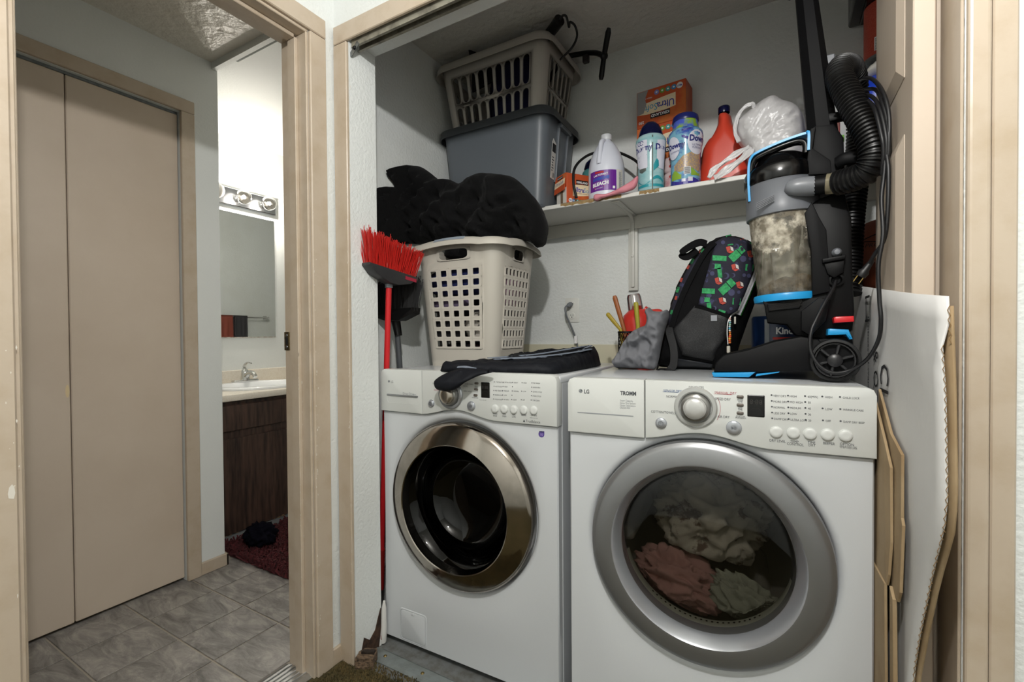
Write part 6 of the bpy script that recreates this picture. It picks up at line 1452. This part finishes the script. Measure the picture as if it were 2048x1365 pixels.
def patch(name, pts, mat, off, step=.010, par=bp_):
    uv = [(on_pack(a, c, off).x, on_pack(a, c, off).z) for a, c in pts]; P_, v, f = puff_grid(uv, step, False); b = BM()
    V_ = [b.verts.new((p.x, YB_-bulge(p.x, p.y)-off-.004*NZ(p.x, p.y, 3, 18), p.y)) for p in v]
    for t_ in f:
        try: b.faces.new([V_[i] for i in t_])
        except ValueError: pass
    return obj(name, b, mat, par, smooth=180, mods=[('SOLIDIFY', dict(thickness=.003, offset=0))])
pp_ = patch('printed_panel', [Zb(*p) for p in ((985, 150), (1050, 108), (1130, 105), (1240, 130), (1335, 195), (1350, 250), (1310, 400), (1230, 600), (1165, 750), (1090, 765), (960, 720), (840, 680), (870, 560), (910, 430), (950, 280))], pr_m, .003)
patch('printed_gusset', [Zb(*p) for p in ((560, 870), (600, 720), (665, 540), (765, 350), (890, 200), (905, 215), (800, 370), (710, 550), (640, 720), (600, 870))], pr_m, .003)
patch('mesh_pocket', [Zb(*p) for p in ((810, 690), (1095, 780), (1075, 960), (960, 1160), (700, 1110), (610, 900), (730, 780))], M('black mesh', '#0c0c0e', .6, mott=(420, '#2a2a2d', .5, .6)), .005)
patch('base_panel', [Zb(*p) for p in ((640, 1140), (960, 1190), (950, 1270), (650, 1268), (600, 1230))], M('charcoal coated nylon', '#26282d', .5), .004)
b = BM(); ribbon(b, [on_pack(*Zb(a, c), .009) for a, c in ((812, 694), (900, 715), (1000, 745), (1098, 782))], .010, .003, (0, -.3, 1)); obj('pocket_binding', b, bk_m, bp_)
b = BM(); q = on_pack(*Zb(972, 797), .011); rect2(b, lambda u, v: (q.x+u, q.y, q.z+v), -.009, .009, -.009, .009); obj('reflective_tab', b, M('reflective grey', '#8d9096', .4), bp_)
zl = [(1352, 205), (1345, 320), (1310, 440), (1262, 560), (1215, 670), (1172, 765)]
b = BM(); ribbon(b, spline([on_pack(*Zb(a, c), .006) for a, c in zl], 5), .018, .003, (1, 0, .25)); zp = obj('zipper_tape', b, M('grey zipper tape', '#84858a', .6), bp_)
b = BM(); ribbon(b, spline([on_pack(*Zb(a, c), .009) for a, c in zl], 5), .005, .003, (1, 0, .25)); obj('zipper_teeth', b, M('dark zip teeth', '#4a4a4d', .4), zp)
b = BM(); tube(b, spline([on_pack(*Zb(a+28, c+10), .004) for a, c in zl], 5), .0022, 6); obj('green_piping', b, M('neon green piping', '#2fae36', .5), bp_)
b = BM(); tube(b, spline([on_pack(*Zb(a, c), .004) for a, c in ((905, 1283), (945, 1270), (960, 1250))], 4), .0022, 6); obj('green_piping', b, MATS['neon green piping'], bp_)
# generic print: green blocks, red crates, grey moons and dots
gb = M('green print', '#22824c', .8, mott=(120, '#3fa866', .4, .65)); rc = M('red crate print', '#b3473a', .8); rw = M('pale crate band', '#c9c2bd', .8); mn = M('slate print', '#40415f', .8)
def motif(mat, polys, nm, off):
    b = BM()
    for pl in polys: b.faces.new([b.verts.new(on_pack(*Zb(*p), off)) for p in pl])
    obj(nm, b, mat, pp_, kind='stuff')
def rot_rect(cx, cy, w_, h_, a): c, s = math.cos(a), math.sin(a); return [(cx+x*c-y*s, cy+x*s+y*c) for x, y in ((-w_, -h_), (w_, -h_), (w_, h_), (-w_, h_))]
greens = [(1105, 130, 24, 45, -.2), (1150, 265, 34, 45, .85), (1205, 215, 30, 24, .85), (1020, 285, 60, 22, .05), (1005, 355, 26, 22, .1), (1022, 410, 18, 42, -.1), (1275, 365, 34, 28, .1), (1062, 548, 34, 45, .85), (1120, 495, 34, 26, .85), (925, 565, 55, 22, .05), (915, 640, 24, 20, .1), (930, 690, 18, 25, -.1), (1165, 655, 34, 28, .1), (1300, 165, 25, 10, .4), (1040, 740, 30, 12, .3)]
motif(gb, [rot_rect(*g) for g in greens], 'green_block_print', .0062)
gus = [(870, 215, 12, 20, .6), (785, 310, 12, 24, .5), (663, 555, 11, 24, .3), (610, 745, 9, 18, .2)]
motif(gb, [rot_rect(*g) for g in gus], 'green_block_print', .0062)
reds = [(1105, 208), (1285, 245), (1225, 142), (1150, 360), (1008, 475), (1190, 510), (1042, 645)]
motif(rc, [[(x-30, y-18), (x+2, y-28), (x+8, y+8), (x-20, y+22)] for x, y in reds]+[[(x-20, y+24), (x+8, y+12), (x+36, y+22), (x+6, y+36)] for x, y in reds], 'red_crate_print', .0064)
motif(rc, [rot_rect(*g) for g in ((850, 225, 9, 16, .6), (752, 360, 10, 18, .5), (693, 470, 10, 18, .4), (648, 625, 9, 16, .3))], 'red_crate_print', .0064)
motif(rw, [[(x+6, y-26), (x+30, y-14), (x+36, y+18), (x+12, y+8)] for x, y in reds], 'crate_band_print', .0064)
motif(mn, [[(cx+r*math.cos(a*.7), cy+r*math.sin(a*.7)) for a in range(9)] for cx, cy, r in ((1222, 290, 28), (1282, 290, 14), (1122, 578, 30), (1184, 575, 15), (1270, 435, 18), (958, 415, 20), (1230, 430, 16), (935, 605, 18), (1050, 150, 18), (1118, 715, 14))], 'dot_print', .0058)
def moon(cx, cy, r): return [(cx+r*math.cos(a), cy+r*math.sin(a)) for a in [-2.2+4.4*k/9 for k in range(10)]]+[(cx-r*.35+r*.75*math.cos(a), cy+r*.75*math.sin(a)) for a in [2.0-4.0*k/9 for k in range(10)]]
motif(mn, [moon(*m_) for m_ in ((1165, 185, 24), (970, 355, 26), (1075, 435, 28), (1135, 430, 20), (885, 640, 26), (975, 712, 20))], 'moon_print', .0060)
def onto(p): p.z = max(p.z, ZT+.004); return p
# top grab loop and shoulder straps
b = BM(); ribbon(b, spline([PY(*Zb(910, 165), 1.62), PY(*Zb(850, 150), 1.61), PY(*Zb(760, 190), 1.60), PY(*Zb(690, 245), 1.60), PY(*Zb(745, 272), 1.605), PY(*Zb(830, 215), 1.61)], 6), .026, .004, (0, .5, 1)); obj('grab_loop', b, bk_m, bp_, smooth=60)
b = BM(); ribbon(b, spline([on_pack(*Zb(585, 860), .010), on_pack(*Zb(600, 940), .016), PY(*Zb(630, 1060), 1.575), PY(*Zb(630, 1180), 1.57), onto(PY(*Zb(600, 1270), 1.575)), onto(PY(*Zb(560, 1290), 1.60))], 6), .024, .004, (1, -.15, 0)); obj('shoulder_strap', b, M('black webbing', '#161618', .7, bump=(500, .4)), bp_)
b = BM(); tube(b, spline([PY(*Zb(500, 1195), 1.60), PY(*Zb(485, 1245), 1.58), onto(PY(*Zb(510, 1285), 1.57)), onto(PY(*Zb(560, 1290), 1.575))], 6), .003, 8); obj('strap_end', b, bk_m, bp_)
b = BM(); ribbon(b, spline([on_pack(*Zb(985, 160), .004), on_pack(*Zb(900, 240), .004), on_pack(*Zb(815, 380), .004), on_pack(*Zb(725, 560), .004), on_pack(*Zb(655, 730), .004), on_pack(*Zb(612, 870), .004)], 6), .018, .010, (1, 0, .5)); obj('padded_strap', b, bk_m, bp_, smooth=60)
# zipper pulls and a bead charm
met = M('zip metal', '#a9a6a0', .3, .9)
b = BM(); tube(b, [on_pack(*Zb(1185, 735), .010), on_pack(*Zb(1120, 775), .016)], .0028, 6); obj('zipper_pull', b, met, bp_)
q = on_pack(*Zb(1152, 815), .016); b = BM(); box(b, q.x-.0035, q.x+.0035, q.y-.001, q.y+.001, q.z-.012, q.z+.012, .001, 1); obj('zipper_pull', b, met, bp_)
bead_cols = ['#d8a9a0', '#d9d6cf', '#8ec2c9', '#9fc4a8', '#cfd8dd', '#58b4cf', '#d9d0c4', '#dd7f3a', '#e08a3c', '#d34d2b', '#d8a33f', '#c9562d', '#d97a36']
ch = [on_pack(*Zb(1108+2*math.sin(k), 800+k*17), .020) for k in range(13)]
for k, p_ in enumerate(ch):
    b = BM(); bmesh.ops.create_uvsphere(b, u_segments=10, v_segments=6, radius=.0034 if k < 9 else .0044)
    for v in b.verts: v.co += p_
    obj('charm_bead', b, M('bead '+bead_cols[k], bead_cols[k], .3), bp_, smooth=180)
b = BM(); tube(b, spline([on_pack(*Zb(1120, 775), .018), on_pack(*Zb(1092, 830), .018), on_pack(*Zb(1085, 920), .018), on_pack(*Zb(1092, 1020), .020)], 5), .0014, 5); obj('charm_cord', b, text_w, bp_)
q = on_pack(*Zb(1096, 1060), .022); b = BM(); box(b, q.x-.0050, q.x+.0050, q.y-.0012, q.y+.0012, q.z-.0125, q.z+.010, .002, 1); obj('charm_pull', b, M('pale metal pull', '#cfcac0', .3, .6), bp_)

# --- grey rumpled cloth, tool cup, red scoop bottle, can
b = BM(); gc = [Zb(*p) for p in ((115, 1160), (165, 1080), (215, 990), (270, 915), (330, 880), (395, 850), (400, 780), (385, 735), (420, 705), (455, 735), (520, 740), (575, 725), (590, 780), (560, 880), (540, 960), (520, 1060), (500, 1160), (470, 1240), (380, 1255), (270, 1250), (190, 1250), (140, 1225))]
pol = px_poly(gc, 1.585); pol = [(u, max(v, ZT+.003)) for u, v in pol]
puff(b, pol, .0055, .022, .045, .028, lambda u, v, q: (u, 1.585-q, v), lambda u, v: .034*(ridge(u, v, 26, 3.7, 1.0, 2.6)-.5)+.016*(ridge(u, v, 60, 1.7, 2.0, 2.2)-.5))
tag(obj('grey_shirt', b, M('heather grey jersey', '#707176', .95, bump=(900, .5, 2, .0015)), smooth=180), 'heather grey jersey shirt crumpled beside the backpack', 'shirt')
cup = thing('tool_cup', 'black mesh cup holding wooden and yellow handles behind the grey shirt', 'cup', PY(*Zb(230, 1000), 1.74))
c = PY(*Zb(235, 1000), 1.74); c.z = ZT; CH = PY(*Zb(235, 915), 1.74).z-ZT; RC = .034
b = BM()
for k in range(20):
    for s_ in (-1, 1):
        pts = [c+Vector((RC*math.cos(2*math.pi*k/20+s_*t*1.6), RC*math.sin(2*math.pi*k/20+s_*t*1.6), CH*t)) for t in [j/10 for j in range(11)]]; tube(b, pts, .0012, 4, cap=False)
obj('mesh_wall', b, black_p, cup, kind='stuff')
b = BM(); lathe(b, [(RC-.002, CH-.004), (RC+.0025, CH-.004), (RC+.0025, CH+.003), (RC-.002, CH+.003), (RC-.002, CH-.004)], 28, Matrix.Translation(c)); obj('rim', b, black_p, cup, smooth=40)
b = BM(); lathe(b, [(0, .0), (RC, 0), (RC, .004), (0, .004)], 28, Matrix.Translation(c)); obj('base', b, black_p, cup)
def stick(label, cat, a, c_, w0, col, y):
    b = BM(); P_ = [PY(*Zb(*a), y), PY(*Zb(*c_), y)]; mid = P_[0].lerp(P_[1], .5); end = Vector((c.x+(P_[1].x-c.x)*.5, c.y, ZT+.01))
    tube(b, [P_[0], P_[0].lerp(P_[1], .06), P_[0].lerp(P_[1], .5), P_[1], end], [w0*.6, w0, w0*.95, w0*.8, w0*.6], 10, flat=(.6, Vector((0, 1, 0)))); return tag(obj('hand_tool', b, M(label, col, .5, mott=(50, '#5b3a1c', .62, .7)), smooth=60), label, cat)
stick('flat yellow handle leaning outward in the mesh cup', 'tool', (60, 755), (175, 895), .0085, '#a08a26', 1.735)
stick('brown wooden tool handle with a hole standing in the mesh cup', 'tool', (122, 605), (210, 910), .0095, '#8f4f22', 1.742)
stick('yellow handle with a hooked end beside the red bottle', 'tool', (305, 660), (325, 870), .0095, '#9c9426', 1.75)
rbx = thing('red_bottle', 'round red bottle with a clear cap on the dryer behind the grey shirt', 'bottle', PY(*Zb(300, 850), 1.86))
q = PY(*Zb(320, 850), 1.86); b = BM(); lathe(b, [(0, ZT-q.z), (.06, ZT-q.z), (.062, -.05), (.062, .0), (.055, .035), (.035, .055), (.022, .062), (.02, .075)], 32, Matrix.Translation(q)); obj('body', b, M('glossy red plastic', '#c8372e', .3), rbx, smooth=50)
q2 = q+Vector((-.006, 0, .055)); b = BM(); lathe(b, [(.030, 0), (.028, .055), (.024, .066), (0, .068)], 24, Matrix.Translation(q2) @ Matrix.Rotation(-.15, 4, 'Y')); obj('clear_cap', b, thin_glass('clear cap plastic', '#e6e2e2', .1, .3), rbx, smooth=60)
b = BM(); tube(b, spline([q+Vector((.03, -.01, .06)), q+Vector((.055, -.01, .045)), q+Vector((.085, -.01, .045)), q+Vector((.10, -.01, .03))], 5), .014, 10); obj('side_grip', b, MATS['glossy red plastic'], rbx, smooth=60)
can = thing('blue_can', 'dark blue can with white and red lettering behind the vacuum nozzle', 'can', PY(1540, 690, 1.72))
q = PY(1560, 690, 1.77); q.z = ZT; b = BM(); lathe(b, [(0, 0), (.082, 0), (.084, .004), (.084, .17), (.08, .176), (0, .176)], 40, Matrix.Translation(q)); cb = obj('body', b, M('dark blue can paint', '#15284a', .35), can, smooth=50)
cmq = cyl_map(q.x, q.y, .084, look(q.x, q.y), ZT); b = BM(); text(b, 'PREMIUM', .034, lambda u, v: cmq(-.075+u, .055+v), xs=.85); text(b, 'Kinda', .030, lambda u, v: cmq(-.012+u, .118+v), xs=.85, bold=.001); obj('lettering', b, text_w, cb, kind='stuff')
b = BM(); rect2(b, cmq, -.02, .07, .100, .108, 6); obj('red_band', b, redl, cb)
b = BM(); rect2(b, cmq, -.045, -.030, .02, .165, 2); obj('white_band', b, text_l, cb)
# --- basketball on the carton edge
ballc = Vector((.290, 1.80, 1.330)); bb = thing('basketball', 'brown basketball lodged behind the vacuum beside the stored doors', 'ball', ballc)
b = BM(); bmesh.ops.create_uvsphere(b, u_segments=40, v_segments=24, radius=.119); [setattr(v, 'co', v.co+ballc) for v in b.verts]; obj('sphere', b, M('basketball rubber', '#7d3b22', .6, bump=(900, .6, 1, .001)), bb, smooth=180)
for nrm in (Vector((.3, .2, 1)), Vector((.5, .8, -.4)), Vector((-.2, .6, .9))):
    nrm.normalize(); u_ = nrm.cross(Vector((1, 0, 0))).normalized(); v_ = nrm.cross(u_); b = BM()
    tube(b, [ballc+.1188*(u_*math.cos(a)+v_*math.sin(a)) for a in [2*math.pi*k/48 for k in range(48)]], .0016, 5, closed=True); obj('seam', b, dark_m, bb)
b = BM(); td = (CAMPOS-ballc).normalized(); td = (td-_R*.45).normalized(); tu = (_U-td*_U.dot(td)).normalized(); trr = tu.cross(td)
text(b, 'PRO', .020, lambda u, v: ballc+(td*.1185+trr*u+tu*(v+.03)).normalized()*.1198, align='C', shear=.2); obj('lettering', b, M('dark brown print', '#2b140c', .6), bb, kind='stuff')

# ================================================================== FLATTENED CARTONS BESIDE THE DRYER
wcard = M('white corrugated card', '#d3d2d0', .75, bump=(50, .25, 2, .003)); bcard = M('brown corrugated card', '#a08a6a', .85, mott=(8, '#8f7654', .4, .7), bump=(60, .25, 2, .002)); flute = M('card flute edge', '#8a6d48', .9)
def X_at(y, z): return .2085+.035*max(0, 1.17-y)+.012*max(0, 1.0-y)-.010*max(0, y-1.17)
wcn = thing('white_carton_sheet', 'flattened white printed moving carton standing between the dryer and the stored doors', 'cardboard', (.215, 1.2, 0))
def near_y(z):      # wavy torn front edge
    pts = [(0, 1.10), (.3, 1.09), (.49, 1.06), (.60, 1.02), (.707, .977), (.80, .928), (.854, .918), (1.0, .925), (1.154, .940), (1.24, .945)]
    for (a, y0), (c_, y1) in zip(pts, pts[1:]):
        if a <= z <= c_: return y0+(y1-y0)*(z-a)/(c_-a)
    return .9
b = BM(); ny, nz_ = 26, 30; G = []
for j in range(nz_+1):
    zz = .004+1.150*j/nz_; y0 = near_y(zz); row = []
    for i in range(ny+1):
        y = y0+(1.90-y0)*i/ny; z = zz*(1+.066*max(0, (min(y, 1.75)-.94)/.68)); row.append(b.verts.new((X_at(y, z)+.004*NZ(y, z, 2, 5)+(.010*(1-i/3) if i < 3 and z > 1.08 else 0), y, z)))
    G.append(row)
for j in range(nz_):
    for i in range(ny): b.faces.new((G[j][i], G[j][i+1], G[j+1][i+1], G[j+1][i]))
obj('outer_sheet', b, wcard, wcn, smooth=60, mods=[('SOLIDIFY', dict(thickness=.004, offset=0))])
b = BM(); G = []
for j in range(nz_+1):
    z = .004+1.135*j/nz_; y0 = near_y(z)-.004; G.append([b.verts.new((X_at(y0+.19*i/6, z)+.0045+.006*(1-i/6)*min(1, max(0, z-.45)/.3), y0+.001+.18*i/6, z)) for i in range(7)])
for j in range(nz_):
    for i in range(6): b.faces.new((G[j][i], G[j][i+1], G[j+1][i+1], G[j+1][i]))
bmesh.ops.recalc_face_normals(b, faces=b.faces[:]); obj('inner_sheet', b, bcard, wcn, smooth=60, mods=[('SOLIDIFY', dict(thickness=.004, offset=1))])
b = BM()           # exposed flutes along the cut edge
for k in range(150):
    z = .02+1.12*k/150; y0 = near_y(z)-.0025; x = X_at(y0, z)+.004*NZ(y0, z, 2, 5)+(.010 if z > 1.08 else 0)
    zig = .0016 if k % 2 else -.0016; tube(b, [(x-zig, y0, z), (x+zig, y0, z+.0075)], .0005, 4)
obj('cut_flutes', b, flute, wcn, kind='stuff')
xt = lambda y, z: X_at(y, z)+.004*NZ(y, z, 2, 5)-.0035
tm2 = lambda y0, z0: (lambda u, v: (xt(y0-v*0-u, z0)-.0002, y0-u, z0+v))
# big sideways lettering (reads upward) and box icons
def side_text(s, size, y0, z0, **k):
    b = BM(); text(b, s, size, lambda u, v: (xt(y0+v, z0+u)-.0004, y0+v*1., z0+u) if False else (xt(y0-v, z0-u)-.0006, y0-v, z0-u), **k); return b
obj('big_lettering', side_text('CLOTHES', .112, 1.307, 1.034, xs=.66), text_k, wcn, kind='stuff')
obj('big_lettering', side_text('& OTHER', .088, 1.392, 1.062, xs=.62), text_k, wcn, kind='stuff')
obj('small_lettering', side_text('Embossed wardrobe', .030, 1.470, 1.142), text_d, wcn, kind='stuff')
b = BM(); 
for y_ in (1.495, 1.440): box(b, xt(y_, 1.15)-.0008, xt(y_, 1.15)-.0004, y_-.003, y_+.003, 1.13, 1.19)
for z_ in (1.13, 1.19): box(b, xt(1.535, 1.15)-.0012, xt(1.535, 1.15)-.0004, 1.437, 1.498, z_-.003, z_+.003)
obj('icon_frame', b, text_k, wcn, kind='stuff')
bcn = thing('brown_carton_sheet', 'folded brown cardboard carton standing against the dryer side', 'cardboard', (.2, 1.1, 0))
def bsheet(name, pts, x0, t, mat):
    b = BM(); prism(b, pts, x0, x0+t, lambda u, v, q: (q+.006*NZ(u, v, 6, 6), u, v), .001); return obj(name, b, mat, bcn)
bsheet('flap', [(1.275, .60), (1.275, .95), (1.17, .885), (1.125, .84), (1.115, .70), (1.12, .635), (1.13, .61)], .186, .005, bcard)
bsheet('flap', [(1.28, .60), (1.28, .975), (1.16, .90), (1.085, .875), (1.082, .76), (1.07, .75), (1.075, .625), (1.09, .60)], .1945, .005, bcard)
bsheet('side_panel', [(1.28, .004), (1.28, .60), (1.13, .612), (1.125, .004)], .183, .005, bcard)
bsheet('side_panel', [(1.125, .004), (1.125, .612), (1.10, .598), (1.095, .004)], .190, .007, bcard)
